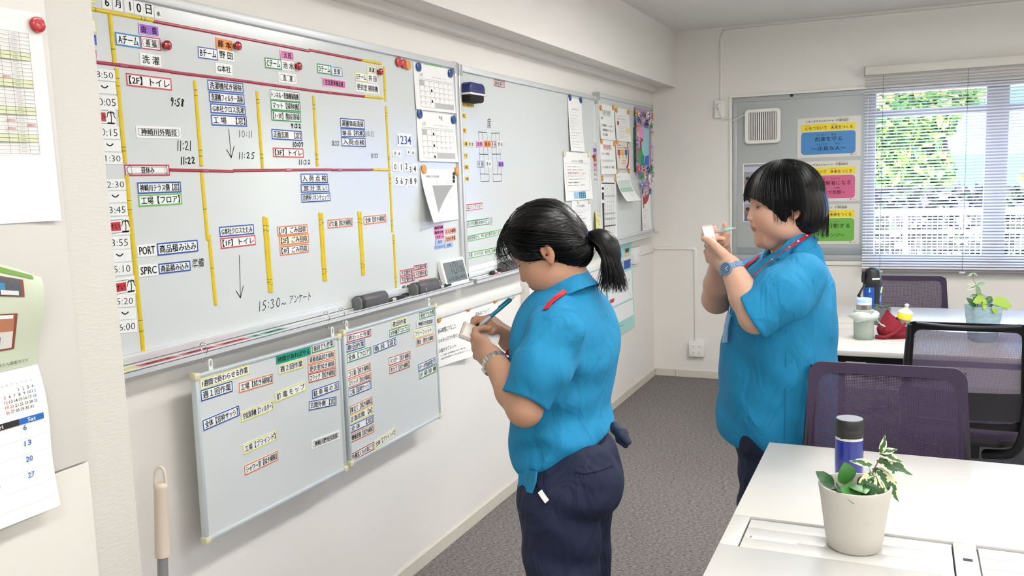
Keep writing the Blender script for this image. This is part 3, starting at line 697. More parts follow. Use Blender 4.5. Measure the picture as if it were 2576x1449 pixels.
# ---- window: aluminium sashes, glass, transom, posts
wn = empty('window_1'); wn['kind'] = 'structure'
fr = MB()
yw0, yw1 = YF + 0.03, YF + 0.10
fr.box((X0 + 0.001, yw0 - 0.03, ZB + 0.0455), (X0 + 0.035, yw1, ZT - 0.0355)).box((X0 + 0.001, yw0 - 0.029, ZT - 0.035), (X1, yw1, ZT - 0.001)).box((X0 + 0.001, yw0 - 0.029, ZB + 0.001), (X1, yw1, ZB + 0.045))
fr.obj('window_frame', ALU_D, wn, bevel=0.003)
XP = -0.20        # where the glazed part begins
po = MB(); po.box((XP - 0.05, yw0 - 0.01, ZB + 0.045), (XP, yw1, ZT - 0.035)); po.obj('mullion', mat('pale_window_post', 'b9bdc9', 0.5), wn, bevel=0.003)
for xa, xb in ((0.468, 0.60), (1.40, 1.52)):
    MB().box((xa, yw0, ZB + 0.045), (xb, yw1, ZT - 0.035)).obj('mullion', mat('pale_window_post', 'b9bdc9', 0.5), wn, bevel=0.003)
MB().box((XP, yw0 + 0.006, 1.885), (X1, yw1, 1.94)).obj('transom', mat('pale_window_post', 'b9bdc9', 0.5), wn, bevel=0.003)
gl = bpy.data.materials.new('window_glass'); gl.use_nodes = True; n = gl.node_tree
b = n.nodes['Principled BSDF']; b.inputs['Base Color'].default_value = (0.95, 0.97, 0.97, 1); b.inputs['Roughness'].default_value = 0.0
b.inputs['Transmission Weight'].default_value = 1.0; b.inputs['IOR'].default_value = 1.01
for xa, xb in ((XP, 0.468), (0.60, 1.40), (1.52, X1)):
    for za, zb in ((ZB + 0.045, 1.885), (1.94, ZT - 0.035)):
        MB().box((xa, yw0 + 0.03, za), (xb, yw0 + 0.034, zb)).obj('pane', gl, wn)
# the solid grey sash panel left of the glass (a blank panel with the fan)
pn = MB().box((X0 + 0.035, YF + 0.0, ZB + 0.045), (XP - 0.05, YF + 0.02, ZT - 0.035))
pn.obj('panel', mat('grey_sash_panel', 'b4b9b9', 0.45, bump=0.02, scale=60), wn, bevel=0.002)
MB().box((X0 + 0.035, YF - 0.004, ZB + 0.045), (XP - 0.05, YF, 1.0)).obj('rail', mat('grey_sash_rail', '929c9f', 0.5), wn, bevel=0.001)
MB().lathe([(0.012, 0), (0.012, 0.006), (0.008, 0.008)], 14, Matrix.Translation((-0.75, YF - 0.002, 2.078)) @ Matrix.Rotation(PI / 2, 4, 'X')).obj('stopper', BLACKP, wn, smooth=40)

# ---- venetian blind in front of the window
bl = empty('venetian_blind', (-0.27, YF - 0.06, 2.225), label='silvery white venetian blind with open slats hanging before the window', cat='blind')
BXA, BXB = -0.272, 1.62
slm = mat('blind_slat_lacquer', 'eeedf0', 0.4, 0.0)
hd = MB().box((0, -0.02, -0.055), (BXB - BXA, 0.03, 0)); hd.obj('headrail', mat('headrail_enamel', 'dcd9d0', 0.45), bl, bevel=0.003)
MB().box((-0.003, -0.022, -0.058), (0.001, 0.032, 0.002)).obj('end_cap', GREYP, bl)
sm = MB(); W2 = 0.0125
pr = []
for k in range(5):
    t = (k / 4 - 0.5) * 2
    pr.append((t * W2, 0.0016 * (1 - t * t)))
sa = math.radians(24)
prr = [(y * math.cos(sa) - z * math.sin(sa), y * math.sin(sa) + z * math.cos(sa)) for y, z in pr]
L_ = BXB - BXA
sm.grid([[Vector((x, y, z)) for y, z in prr] for x in (0, L_)])
slat_me = sm.mesh('slat', slm, smooth=60, solid=0.0004)
NS = 64
for k in range(NS):
    z = -0.072 - k * 0.0206
    so = link('slat', slat_me, bl); so.location = (0, 0, z)
    if k > 58: so.location.z = -0.072 - 58 * 0.0206 - (k - 58) * 0.018
zb = -0.072 - 58 * 0.0206 - 5 * 0.018 - 0.016
MB().box((0, -0.013, zb - 0.012), (L_, 0.013, zb)).obj('bottom_rail', mat('bottom_rail_enamel', '8d8289', 0.45), bl, bevel=0.003)
for x in (0.115, 0.62, 1.12, 1.6):
    MB().tube([(x, -0.014, -0.055), (x, -0.014, zb)], 0.0012, 5).obj('ladder_cord', GREYP, bl)
    MB().box((x - 0.018, -0.016, zb - 0.017), (x + 0.018, 0.0, zb - 0.004)).obj('cord_clip', mat('clear_clip', 'd9dbe0', 0.3), bl, bevel=0.002)

# ---- ventilating fan on the panel, its cord, outlets and conduits


def far_thing(name, px, py, y=YF, **k):
    p = at_y(px, py, y); o = empty(name, (p.x, y, p.z), **k); return o, p


fan = empty('ventilation_fan', (-1.0, YF, 1.84), label='square white ventilation fan with vertical slots on the grey panel', cat='fan')
c0 = at_y(1874, 274, YF); c1 = at_y(1966, 362, YF)
FX, FZ = (c0.x + c1.x) / 2, (c0.z + c1.z) / 2; FW, FH = 0.248, 0.245
fan.location = (FX, YF - 0.0, FZ)
hs = MB()
rr = 0.03


def rrect(w, h, r, n=5):
    o = []
    for cx_, cy_, a0 in ((w / 2 - r, h / 2 - r, 0), (-w / 2 + r, h / 2 - r, PI / 2), (-w / 2 + r, -h / 2 + r, PI), (w / 2 - r, -h / 2 + r, 1.5 * PI)):
        for k in range(n + 1):
            a = a0 + PI / 2 * k / n; o.append((cx_ + r * math.cos(a), cy_ + r * math.sin(a)))
    return o


FARM = Matrix(((1, 0, 0, 0), (0, 0, -1, 0), (0, 1, 0, 0), (0, 0, 0, 1)))   # local z out of the far wall (-y), local x right, local y up


def ring(mb, outer, inner, z0, z1, M=None):
    n = len(outer); vs = [Vector((p[0], p[1], z)) for z in (z0, z1) for L in (outer, inner) for p in L]
    if M is not None: vs = [M @ v for v in vs]
    fs = []
    for i in range(n):
        j = (i + 1) % n
        fs += [(2 * n + i, 2 * n + j, 3 * n + j, 3 * n + i), (i, n + i, n + j, j), (i, j, 2 * n + j, 2 * n + i), (n + j, n + i, 3 * n + i, 3 * n + j)]
    return mb.add(vs, fs)


ring(hs, rrect(FW, FH, 0.028), rrect(FW - 0.05, FH - 0.05, 0.01), 0.0, 0.042, FARM)
hs.obj('housing', WHITEP, fan, bevel=0.006, smooth=40)
MB().prism(rrect(FW - 0.045, FH - 0.045, 0.01), 0.004, 0.010, FARM).obj('slot_shade_plate', mat('fan_shadow_grey', '56504c', 0.6), fan)  # flat plate behind the bars; its dark grey stands for shade inside the housing
for k in range(15):
    x = -(FW - 0.05) / 2 + (FW - 0.05) * (k + 0.5) / 15
    MB().cbox((x, -0.034, 0), (0.0075, 0.008, FH - 0.05)).obj('grille_bar', WHITEP, fan, bevel=0.002)
MB().tube([at_y(1880, 290, YF - 0.03) - fan.location, at_y(1868, 290, YF - 0.03) - fan.location, at_y(1850, 302, YF - 0.02) - fan.location, at_y(1838, 303, YF - 0.02) - fan.location], 0.0035, 8).obj('cord', WHITEP, fan, smooth=60)


def outlet(name, y, loc, M, w, h, d, holes, label, cat='socket', extra=None):
    o = empty(name, loc, label=label, cat=cat)
    MB().prism(rrect(w, h, 0.008), 0, d, M).obj('cover', WHITEP, o, bevel=0.003, smooth=40)
    for hx, hz in holes:
        MB().prism(rrect(0.030, 0.030, 0.004), d - 0.001, d + 0.0015, M @ Matrix.Translation((hx, hz, 0))).obj('socket_face', mat('socket_white', 'f4f3ef', 0.35), o, bevel=0.0008)
        s_ = MB()
        for q in (-0.006, 0.006): s_.cbox((q, 0.002, d + 0.0016), (0.0022, 0.009, 0.0006), M @ Matrix.Translation((hx, hz, 0)))
        s_.lathe([(0.0025, d + 0.001), (0.0025, d + 0.002)], 8, M @ Matrix.Translation((hx, hz - 0.008, 0)))
        s_.obj('slots', BLACKP, o)
    return o


p = at_y(1755, 876, YF)
outlet('wall_outlet', YF, (p.x, YF, p.z), FARM, 0.118, 0.118, 0.042, [(-0.024, 0.024), (0.024, 0.024), (-0.024, -0.024), (0.024, -0.024)], 'white quadruple wall outlet low on the far wall under the conduit')
q = at_y(1812, 275, YF)
fo = outlet('wall_outlet', YF, (q.x, YF, q.z), FARM, 0.075, 0.125, 0.03, [(0, 0.02)], 'small white wall outlet high on the far wall feeding the fan')
MB().cbox((0, -0.045, 0.02), (0.022, 0.03, 0.03)).obj('plug', WHITEP, fo, bevel=0.004)
fc = at_y(1822, 300, YF - 0.03) - fo.location
MB().tube([(0, -0.055, 0.012), (0.006, -0.05, -0.02), (fc.x * 0.4, -0.03, -0.07), (fc.x, -0.025, -0.075), (fc.x + 0.05, -0.022, -0.07)], 0.0035, 8).obj('cord', WHITEP, fo, smooth=60)


def conduit(pts, w_, d_, label, face='far'):
    "flat cable moulding along points"
    nrm = Vector((0, -1, 0)) if face == 'far' else Vector((1, 0, 0))
    pts = [Vector(p) for p in pts]; vs = []; n = len(pts)
    for i, p in enumerate(pts):
        t = (pts[min(i + 1, n - 1)] - pts[max(i - 1, 0)]).normalized(); s_ = t.cross(nrm) * (w_ / 2)
        vs += [p + s_, p - s_, p - s_ * 0.8 + nrm * d_, p + s_ * 0.8 + nrm * d_]
    fs = [(0, 1, 2, 3), (4 * n - 1, 4 * n - 2, 4 * n - 3, 4 * n - 4)] + [(4 * i + k, 4 * i + 4 + k, 4 * i + 4 + (k + 1) % 4, 4 * i + (k + 1) % 4) for i in range(n - 1) for k in range(4)]
    mb = MB().add(vs, fs)
    o = mb.obj('cable_conduit', WHITEP, bevel=0.0008); tag(o, label, 'conduit'); return o


A = at_y(1647, 624, YF); B = at_y(1750, 624, YF); Cc = at_y(1751, 858, YF)
zc = A.z
conduit([(WX + 0.012, YF, zc), (B.x - 0.03, YF, zc), (B.x - 0.012, YF, zc - 0.004), (B.x - 0.004, YF, zc - 0.012), (B.x, YF, zc - 0.03), (B.x, YF, p.z + 0.055)], 0.026, 0.012, 'white cable conduit running down to the quadruple outlet')
D = at_y(1815, 258, YF)
T1 = at_y(1812, 95, YF); T2 = at_y(1830, 78, YF); T3 = at_y(2060, 50, YF)
conduit([(D.x, YF, q.z + 0.06), (D.x, YF, T1.z), (D.x + 0.02, YF, T2.z), (2.5, YF, T2.z)], 0.018, 0.010, 'thin white conduit rising from the fan outlet along the ceiling edge')

# outlets and conduit on the left wall below the boards


def wall_outlet_left(y, z, w_, h_, d_, holes, label):
    return outlet('wall_outlet', 0, (WX, y, z), WALLM, w_, h_, d_, holes, label)


wall_outlet_left(4.06, 0.982, 0.125, 0.118, 0.05, [(0.02, 0.024), (0.02, -0.024)], 'white wall outlet box below the second whiteboard by the lunch sheet')
wall_outlet_left(6.0, 0.99, 0.13, 0.118, 0.035, [(0.02, 0.0)], 'white wall outlet box beside the teal poster')
conduit([(WX, 2.4, 1.008), (WX, 3.99, 1.002)], 0.034, 0.014, 'white cable conduit above the notice sheets', 'left')
conduit([(WX, 4.13, 0.99), (WX, 5.93, 0.985)], 0.030, 0.012, 'white cable conduit between the two left wall outlets', 'left')
conduit([(WX, 6.07, 0.985), (WX, YF - 0.005, 0.98)], 0.026, 0.012, 'short white conduit running into the corner', 'left')

# ---- steel panel on the pillar (two sheets, one above the other)
pe = empty('steel_panel', (PX, 0.5, 0), label='large white steel panel of two sheets fixed to the pillar', cat='panel')
pz = 1.087
spm = mat('white_steel_sheet', 'd9d6cf', 0.42, bump=0.03, scale=50)
yy = 1.037
MB().box((0, -3.0, pz + 0.0015), (0.008, yy - 0.5, 2.58)).obj('upper_sheet', spm, pe, bevel=0.002)
MB().box((0, -3.0, 0.0), (0.008, yy - 0.5, pz - 0.0015)).obj('lower_sheet', spm, pe, bevel=0.002)

# ================================================================ whiteboards on the left wall


def big_board(y0, y1, z0, z1, label, fw=0.022, tray=(0, 0)):
    o = empty('whiteboard', (WX, (y0 + y1) / 2, z0), label=label, cat='whiteboard', group=None)
    yc = (y0 + y1) / 2
    L = lambda mb: mb
    MB().box((0.002, y0 + 0.01 - yc, 0.01), (BX - WX, y1 - 0.01 - yc, z1 - z0 - 0.01)).obj('writing_surface', BOARDM, o)
    d = BX - WX + 0.012
    MB().box((0, y0 - yc, z1 - z0 - 0.026), (d, y1 - yc, z1 - z0)).obj('top_rail', ALU, o, bevel=0.004)
    for s_, a in ((0, y0), (1, y1 - fw)):
        MB().box((0, a - yc, 0), (d, a + fw - yc, z1 - z0 - 0.026)).obj('side_rail', ALU, o, bevel=0.003)
        MB().box((0, (y0 if not s_ else y1 - 0.03) - yc - 0.002, z1 - z0 - 0.045), (d + 0.002, (y0 + 0.03 if not s_ else y1) - yc + 0.002, z1 - z0 + 0.002)).obj('corner_cap', ALU_D, o, bevel=0.003)
    MB().box((0, y0 - yc, 0), (d, y1 - yc, 0.022)).obj('bottom_rail', ALU, o, bevel=0.002)
    # tray
    ty0, ty1 = tray; tz = -0.012
    t = MB()
    D_ = -1.69 - WX
    t.box((d - 0.004, ty0 - yc, tz), (D_, ty1 - yc, tz + 0.004))
    t.box((D_ - 0.003, ty0 - yc, tz - 0.012), (D_, ty1 - yc, tz + 0.0065))
    t.box((d - 0.004, ty0 - yc, tz + 0.004), (d + 0.006, ty1 - yc, tz + 0.010))
    t.obj('marker_tray', ALU, o, bevel=0.0012, segs=1)
    for a in (ty0, ty1):
        e = MB().prism([(d - 0.004, tz - 0.006), (D_ - 0.004, tz - 0.014), (D_ + 0.001, tz - 0.012), (D_ + 0.001, tz + 0.008), (D_ - 0.006, tz + 0.008), (D_ - 0.01, tz + 0.007), (d - 0.004, tz + 0.012)], -0.002, 0.002,
                       Matrix.Translation((0, a - yc, 0)) @ Matrix(((1, 0, 0, 0), (0, 0, 1, 0), (0, 1, 0, 0), (0, 0, 0, 1))))
        e.obj('tray_end', ALU_D, o)
    return o, (yc, z0)


Z0B = 1.132
wb1, wb1c = big_board(1.30, 3.335, Z0B, 2.045, 'main whiteboard, nearest the pillar, covered in task labels and yellow strips', tray=(1.46, 3.33))
wb2, wb2c = big_board(3.345, 5.178, Z0B, 2.040, 'middle whiteboard with the seating sketch and green edged strips', tray=(3.36, 5.16))
wb3, wb3c = big_board(5.183, 6.46, Z0B, 2.064, 'whiteboard nearest the room corner, with notices and paper flowers', tray=(5.19, 6.43))
TZ = Z0B - 0.008


def on_board(parent, name, mb, m, z_off=0.0003):
    "mesh given in wall coordinates (local x along y, local y up, z out) measured from the wall origin, made a part of a board"
    me = mb.mesh(name, m)
    o = link(name, me, parent); o.matrix_parent_inverse = Matrix.Identity(4)
    o.matrix_world = wall_matrix(BX + z_off, 0, 0)
    bpy.context.view_layer.update()
    return o


def local_in(parent, world):
    return parent.matrix_world.inverted() @ world


def part(parent, name, me, world):
    o = link(name, me, parent); o.matrix_basis = world if parent is None else parent.matrix_basis.inverted() @ world
    return o


# handwriting: digits drawn as strokes
STK = {'0': [[(0.5, 1), (0.15, 0.75), (0.1, 0.3), (0.4, 0), (0.8, 0.2), (0.85, 0.7), (0.5, 1)]],
       '1': [[(0.5, 1), (0.42, 0)]], '2': [[(0.1, 0.8), (0.45, 1), (0.8, 0.75), (0.5, 0.35), (0.05, 0.05), (0.4, 0.1), (0.9, 0.05)]],
       '3': [[(0.1, 0.9), (0.5, 1), (0.75, 0.8), (0.35, 0.55), (0.8, 0.35), (0.55, 0.02), (0.05, 0.1)]],
       '4': [[(0.4, 1), (0.1, 0.45), (0.9, 0.5)], [(0.7, 0.9), (0.6, 0)]],
       '5': [[(0.85, 1), (0.3, 0.97), (0.2, 0.55), (0.65, 0.6), (0.8, 0.3), (0.5, 0), (0.08, 0.08)]],
       '6': [[(0.7, 1), (0.25, 0.6), (0.15, 0.2), (0.5, 0), (0.8, 0.25), (0.5, 0.5), (0.2, 0.3)]],
       '7': [[(0.1, 0.75), (0.15, 0.95), (0.8, 0.95), (0.75, 0.5), (0.5, 0)]],
       '8': [[(0.8, 0.85), (0.4, 1), (0.2, 0.75), (0.7, 0.35), (0.5, 0), (0.15, 0.2), (0.45, 0.55), (0.8, 0.85)]],
       '9': [[(0.75, 0.85), (0.4, 1), (0.15, 0.7), (0.45, 0.5), (0.78, 0.8), (0.7, 0.4), (0.55, 0)]],
       ':': [[(0.5, 0.72), (0.5, 0.66)], [(0.45, 0.28), (0.45, 0.2)]], '~': [[(0.05, 0.25), (0.3, 0.42), (0.6, 0.15), (0.95, 0.35)]],
       '/': [[(0.9, 1), (0.1, 0)]]}


def ribbon(mb, pts, wd, z=0.0):
    "a flat pen stroke in the xy plane"
    P = [Vector((p[0], p[1])) for p in pts]
    # smooth the polyline a little
    if len(P) > 2:
        Q = [P[0]]
        for i in range(len(P) - 1):
            Q += [P[i].lerp(P[i + 1], 0.3), P[i].lerp(P[i + 1], 0.7)]
        Q.append(P[-1]); P = Q
    vs = []
    for i, p in enumerate(P):
        t = P[min(i + 1, len(P) - 1)] - P[max(i - 1, 0)]
        t = t.normalized() if t.length > 1e-9 else Vector((1, 0)); nn = Vector((-t.y, t.x)) * wd / 2
        e = t * (wd / 2 if i == len(P) - 1 else (-wd / 2 if i == 0 else 0))
        vs += [Vector((p.x + e.x + nn.x, p.y + e.y + nn.y, z)), Vector((p.x + e.x - nn.x, p.y + e.y - nn.y, z))]
    mb.add(vs, [(2 * i, 2 * i + 1, 2 * i + 3, 2 * i + 2) for i in range(len(P) - 1)])


def stroke_text(mb, text, w_, h_, wd, slant=0.12):
    ws = [0.45 if c in ':' else (0.55 if c == '1' else 1.0) for c in text]; tot = sum(ws)
    x = -w_ / 2
    for c, q in zip(text, ws):
        cw = w_ * q / tot
        for st in STK[c]:
            j = random.uniform(-0.04, 0.04)
            ribbon(mb, [(x + cw * (0.1 + 0.78 * px) + slant * h_ * (py - 0.5), -h_ / 2 + h_ * (py * 0.95 + j)) for px, py in st], wd)
        x += cw


for t, rc, wt in INK:
    mb = MB(); stroke_text(mb, t, rc[2], rc[3], {'B': 0.0034, 'M': 0.0026, 'T': 0.0017}[wt])
    bd = wb2 if rc[0] > 3.345 else wb1
    part(bd, 'handwriting', mb.mesh('handwriting', INKM), wall_matrix(BX + 0.0004, rc[0], rc[1], rc[4]))
for t, rc in TEXT_INK:
    mb = MB(); put_text(mb, t, -rc[2] / 2, -rc[3] / 2, rc[2] / 2, rc[3] / 2, 0, off=0.006 if t == '準備' else -0.004, shear=0.15)
    bd = wb2 if rc[0] > 3.345 else wb1
    part(bd, 'handwriting', mb.mesh('handwriting', INKM), wall_matrix(BX + 0.0004, rc[0], rc[1], rc[4]))
for y0, z0, y1, z1 in ARROWS:
    mb = MB(); ribbon(mb, [(y0, z0), (y1, z1)], 0.0022); hh = 0.05
    ribbon(mb, [(y1 - 0.016, z1 + 0.022), (y1, z1)], 0.0026); ribbon(mb, [(y1 + 0.015, z1 + 0.032), (y1, z1)], 0.0024)
    part(wb1, 'drawn_arrow', mb.mesh('drawn_arrow', INKM), wall_matrix(BX + 0.0004, 0, 0))
mb = MB()
for i, L in enumerate(SKETCH):
    for a, c in zip(L[:-1], L[1:]): ribbon(mb, [a, c], 0.0028 if abs(a[1] - c[1]) < 0.03 else 0.0017)
part(wb2, 'seating_sketch', mb.mesh('seating_sketch', INKM), wall_matrix(BX + 0.0004, 0, 0))

# ---- label magnets
ZPLANE = {'m': BX, 's': SX, 'w': WX}


def frame_outline(mb, w_, h_, t, z0, z1, tb=None):
    o = [(-w_ / 2, -h_ / 2), (w_ / 2, -h_ / 2), (w_ / 2, h_ / 2), (-w_ / 2, h_ / 2)]
    tb = t if tb is None else tb
    i_ = [(-w_ / 2 + t, -h_ / 2 + tb), (w_ / 2 - t, -h_ / 2 + tb), (w_ / 2 - t, h_ / 2 - tb), (-w_ / 2 + t, h_ / 2 - tb)]
    ring(mb, o, i_, z0, z1)


GROUPS = {'m': 'label magnets on the big whiteboards', 's': 'label magnets on the hanging whiteboards'}
for i, (pl, y, z, w_, h_, ang, txt, bd, fill, inner, tc_, en) in enumerate(LABELS):
    th = 0.0014 + 0.0002 * (i % 4)
    if pl == 'm' and y > 3.345 and y < 3.40 and bd in ('rbar', 'gbar', 'lgbar'): pass
    root = empty('label_magnet', label=en, cat='label magnet', group=GROUPS[pl])
    root.matrix_basis = wall_matrix(ZPLANE[pl], y, z, ang)
    tile = 'reading' in en and False
    f = FILL[fill]
    MB().box((-w_ / 2, -h_ / 2, 0), (w_ / 2, h_ / 2, th)).obj('plate', f, root)
    if bd in ('rbar', 'gbar', 'lgbar'):
        for k, s_ in enumerate((-1, 1)):
            m_ = MB().box((-w_ / 2, (h_ / 2 - 0.005) if s_ > 0 else -h_ / 2, th), (w_ / 2, h_ / 2 if s_ > 0 else -h_ / 2 + (0.003), th + 0.0003))
            m_.obj('edge_tape', PAINT[{'rbar': 'red', 'gbar': 'green', 'lgbar': 'lgreen'}[bd]], root)
        tw, thh = 0.96, 0.62
    else:
        t = {'thin': 0.0008, 'plain': 0.001, 'greyb': 0.002, 'dgreen': 0.0018}.get(bd, 0.0036 if pl == 'm' else 0.003)
        if w_ < 0.075 and bd not in ('thin', 'plain'): t = min(t, 0.0026)
        if bd != 'plain' or fill in ('purple', 'pink', 'royal'):
            mb = MB(); frame_outline(mb, w_, h_, t if bd != 'plain' else 0.002, th, th + 0.0003)
            mb.obj('border', PAINT[bd], root)
        else: t = 0.002
        tw, thh = (w_ - 2 * t - 0.008) / w_, 0.66
        if bd in ('thin',): thh = 0.7
    if inner == 'i':
        mb = MB(); g = 0.006
        o_ = [(x, yv) for x, yv in rrect(w_ - 2 * g, h_ - 2 * g, 0.004, 2)]; i__ = [(x, yv) for x, yv in rrect(w_ - 2 * g - 0.0018, h_ - 2 * g - 0.0018, 0.0035, 2)]
        ring(mb, o_, i__, th, th + 0.0002); mb.obj('inner_frame', INKM, root); thh = 0.55; tw = min(tw, (w_ - 0.03) / w_)
    mb = MB()
    if inner == 't':      # time tiles: thin large lettering towards the yellow strip
        if txt == '~':
            ribbon(mb, [(w_ * 0.06 - 0.009, 0.004), (w_ * 0.06, -0.002), (w_ * 0.06 + 0.009, 0.004)], 0.003, th + 0.0004)
        else:
            tw2 = w_ * (0.64 if len(txt) < 5 else 0.76)
            put_text(mb, txt, w_ / 2 - 0.007 - tw2, -h_ * 0.27, w_ / 2 - 0.007, h_ * 0.27, th + 0.0004, off=-0.012)
    else:
        off = {'B': 0.02}.get(tc_, 0.004)
        n_ = len(txt)
        hh = h_ * thh
        ww = w_ * tw
        if n_ <= 1: ww = min(ww, hh * 0.8)
        elif n_ <= 3: ww = min(ww, hh * n_ * 0.9)
        put_text(mb, txt, -ww / 2, -hh / 2, ww / 2, hh / 2, th + 0.0004, off=off, keep=n_ <= 1)
        if tc_ != 'B': put_text(mb, txt, -ww / 2 + 0.0006, -hh / 2 + 0.0002, ww / 2 + 0.0006, hh / 2 + 0.0002, th + 0.00045, off=off, keep=n_ <= 1)
    if txt == '昼休み':
        for pts in ([(-.06, 0), (-.056, .010), (-.048, .011), (-.046, .004), (-.05, 0), (-.046, -.004), (-.048, -.011), (-.056, -.010), (-.06, 0)], [(.060, .010), (.050, .006), (.055, 0), (.050, -.006), (.060, -.010)], [(.060, .010), (.057, 0), (.060, -.010)]): ribbon(mb, [(x * w_ / .135, y) for x, y in pts], 0.0009, th + 0.0005)
    mb.obj('lettering', BLUEINK if tc_ == 'bl' else (mat('lunch_grey_ink', '3a3a3a', 0.7) if pl == 'm' and y > 3.3 else INKM), root)
# the "break" tiles with a palm tree
for k, (zz, tl, tr, hh) in enumerate(()): pass


def palm(mb, x, y, s_, z):
    ribbon(mb, [(x, y), (x + 0.1 * s_, y + 0.5 * s_), (x + 0.05 * s_, y + 0.95 * s_)], 0.09 * s_, z)
    for dx, dy in ((-0.45, 0.55), (-0.35, 0.95), (0.1, 1.15), (0.5, 0.95), (0.55, 0.5)):
        ribbon(mb, [(x + 0.05 * s_, y + 0.95 * s_), (x + 0.5 * dx * s_, y + 1.15 * s_), (x + dx * s_, y + dy * s_)], 0.08 * s_, z)
    ribbon(mb, [(x - 0.4 * s_, y), (x + 0.4 * s_, y)], 0.12 * s_, z)


for k, (y, z, nm) in enumerate(BREAKS):
    root = empty('label_magnet', label=f'break tile with a red banner and palm tree, {nm}', cat='label magnet', group=GROUPS['m'])
    root.matrix_basis = wall_matrix(BX, y - 0.021, z, 0)
    MB().box((-0.07, -0.022, 0), (0.058, 0.022, 0.0014)).obj('plate', FILL[''], root)
    mb = MB().box((-0.06, -0.011, 0.0014), (0.028, 0.010, 0.0018)); mb.obj('banner', mat('banner_red', 'c32a35', 0.5), root)
    mb = MB(); put_text(mb, 'きゅうけい', -0.056, -0.008, 0.025, 0.007, 0.0019); palm(mb, 0.042, -0.014, 0.024, 0.0018)
    ribbon(mb, [(-0.06, 0.015), (0.036, 0.015)], 0.001, 0.0018); ribbon(mb, [(-0.06, -0.016), (0.05, -0.016)], 0.001, 0.0018)
    mb.obj('lettering', INKM, root)

# ---- yellow and crimson magnet strips
for i, (c, (y0, z0, y1, z1), en) in enumerate(STRIPS):
    L = math.hypot(y1 - y0, z1 - z0); ang = math.atan2(z1 - z0, y1 - y0)
    wd = 0.0125 if c == 'yellow' else 0.0085
    horiz = abs(z1 - z0) < abs(y1 - y0)
    if horiz and c == 'yellow': wd = 0.010
    prof = [(-wd / 2, 0), (wd / 2, 0), (wd / 2 * 0.9, 0.002), (wd / 2 * 0.4, 0.0042), (-wd / 2 * 0.4, 0.0042), (-wd / 2 * 0.9, 0.002)]
    root = empty('magnet_strip', label=en, cat='magnetic strip', group='coloured magnetic strips dividing the main whiteboard')
    M_ = wall_matrix(BX + (0.0002 if 'rear' not in en else 0.0), (y0 + y1) / 2, (z0 + z1) / 2, ang)
    root.matrix_basis = M_
    Rm = Matrix(((0, 0, 1, 0), (1, 0, 0, 0), (0, 1, 0, 0), (0, 0, 0, 1)))
    MB().prism(prof, -L / 2, L / 2, Rm).obj('strip', TAPEY if c == 'yellow' else TAPEC, root, smooth=30)
    rg = random.Random(i)
    for q in ([0.12, 0.17, 0.82, 0.88] if c == 'yellow' and L > 0.2 else [rg.uniform(0.2, 0.8)]):
        x = -L / 2 + L * (q + rg.uniform(-0.02, 0.02))
        if c == 'yellow':
            MB().prism([(p[0] * 1.04, p[1] * 1.05) for p in prof], x - 0.0008, x + 0.0008, Rm).obj('cut_joint', mat('strip_grime', '6e6420', 0.7), root)
        else:
            MB().prism([(p[0] * 1.15, p[1] * 1.12) for p in prof], x - 0.012, x + 0.012, Rm).obj('clear_tape', mat('glossy_tape', 'c25a6c', 0.12), root)

# ---- round magnets
DM = {'blue': mat('blue_magnet', '1f4a8c', 0.28), 'amber': mat('amber_magnet', 'e09a35', 0.3), 'dred': mat('red_magnet', 'c03a38', 0.3), 'ivory': mat('ivory_magnet', 'e6d8bc', 0.3), 'pin': mat('ruby_pin', 'a8141f', 0.15, coat=0.6)}
DG = {'blue': 'blue disc magnets', 'amber': 'amber disc magnets', 'dred': 'red disc magnets', 'ivory': 'ivory disc magnets', 'pin': 'red push-pin magnets'}
_d = {}
for pl, y, z, kd, en in DISCS:
    if kd == 'pin':
        if 'pin' not in _d:
            _d['pin'] = (MB().lathe([(0.0085, 0), (0.0085, 0.002), (0.0075, 0.004), (0.0105, 0.007), (0.0128, 0.011), (0.0120, 0.0145), (0.008, 0.0168), (0.003, 0.0172)], 24).mesh('knob', DM['pin'], smooth=40),
                         MB().lathe([(0.0068, -0.0004), (0.0068, 0.0004)], 20).mesh('magnet_foot', CHROME))
        root = empty('disc_magnet', label=en, cat='magnet', group=DG[kd]); root.matrix_basis = wall_matrix(ZPLANE[pl], y, z)
        link('knob', _d['pin'][0], root); link('magnet_foot', _d['pin'][1], root)
    else:
        if kd not in _d:
            _d[kd] = MB().lathe([(0.0145, 0), (0.0155, 0.001), (0.0160, 0.005), (0.0178, 0.0062), (0.0178, 0.0078), (0.015, 0.0092), (0.010, 0.0096), (0.004, 0.0092)], 28).mesh('disc_magnet', DM[kd], smooth=40)
        o = link('disc_magnet', _d[kd]); o.matrix_basis = wall_matrix(ZPLANE[pl] + 0.001, y, z); tag(o, en, 'magnet', DG[kd])
for k in range(3):
    o = MB().box((-0.008, -0.0065, 0), (0.008, 0.0065, 0.005)).obj('square_magnet', BLACKP, bevel=0.001)
    o.matrix_basis = wall_matrix(BX + 0.001, BLACKSQ[k][0], BLACKSQ[k][1]); tag(o, 'small black square magnet by the frame, ' + ('topmost', 'middle', 'lowest')[k] + ' of three', 'magnet', 'small black square magnets')

# ================================================================ papers


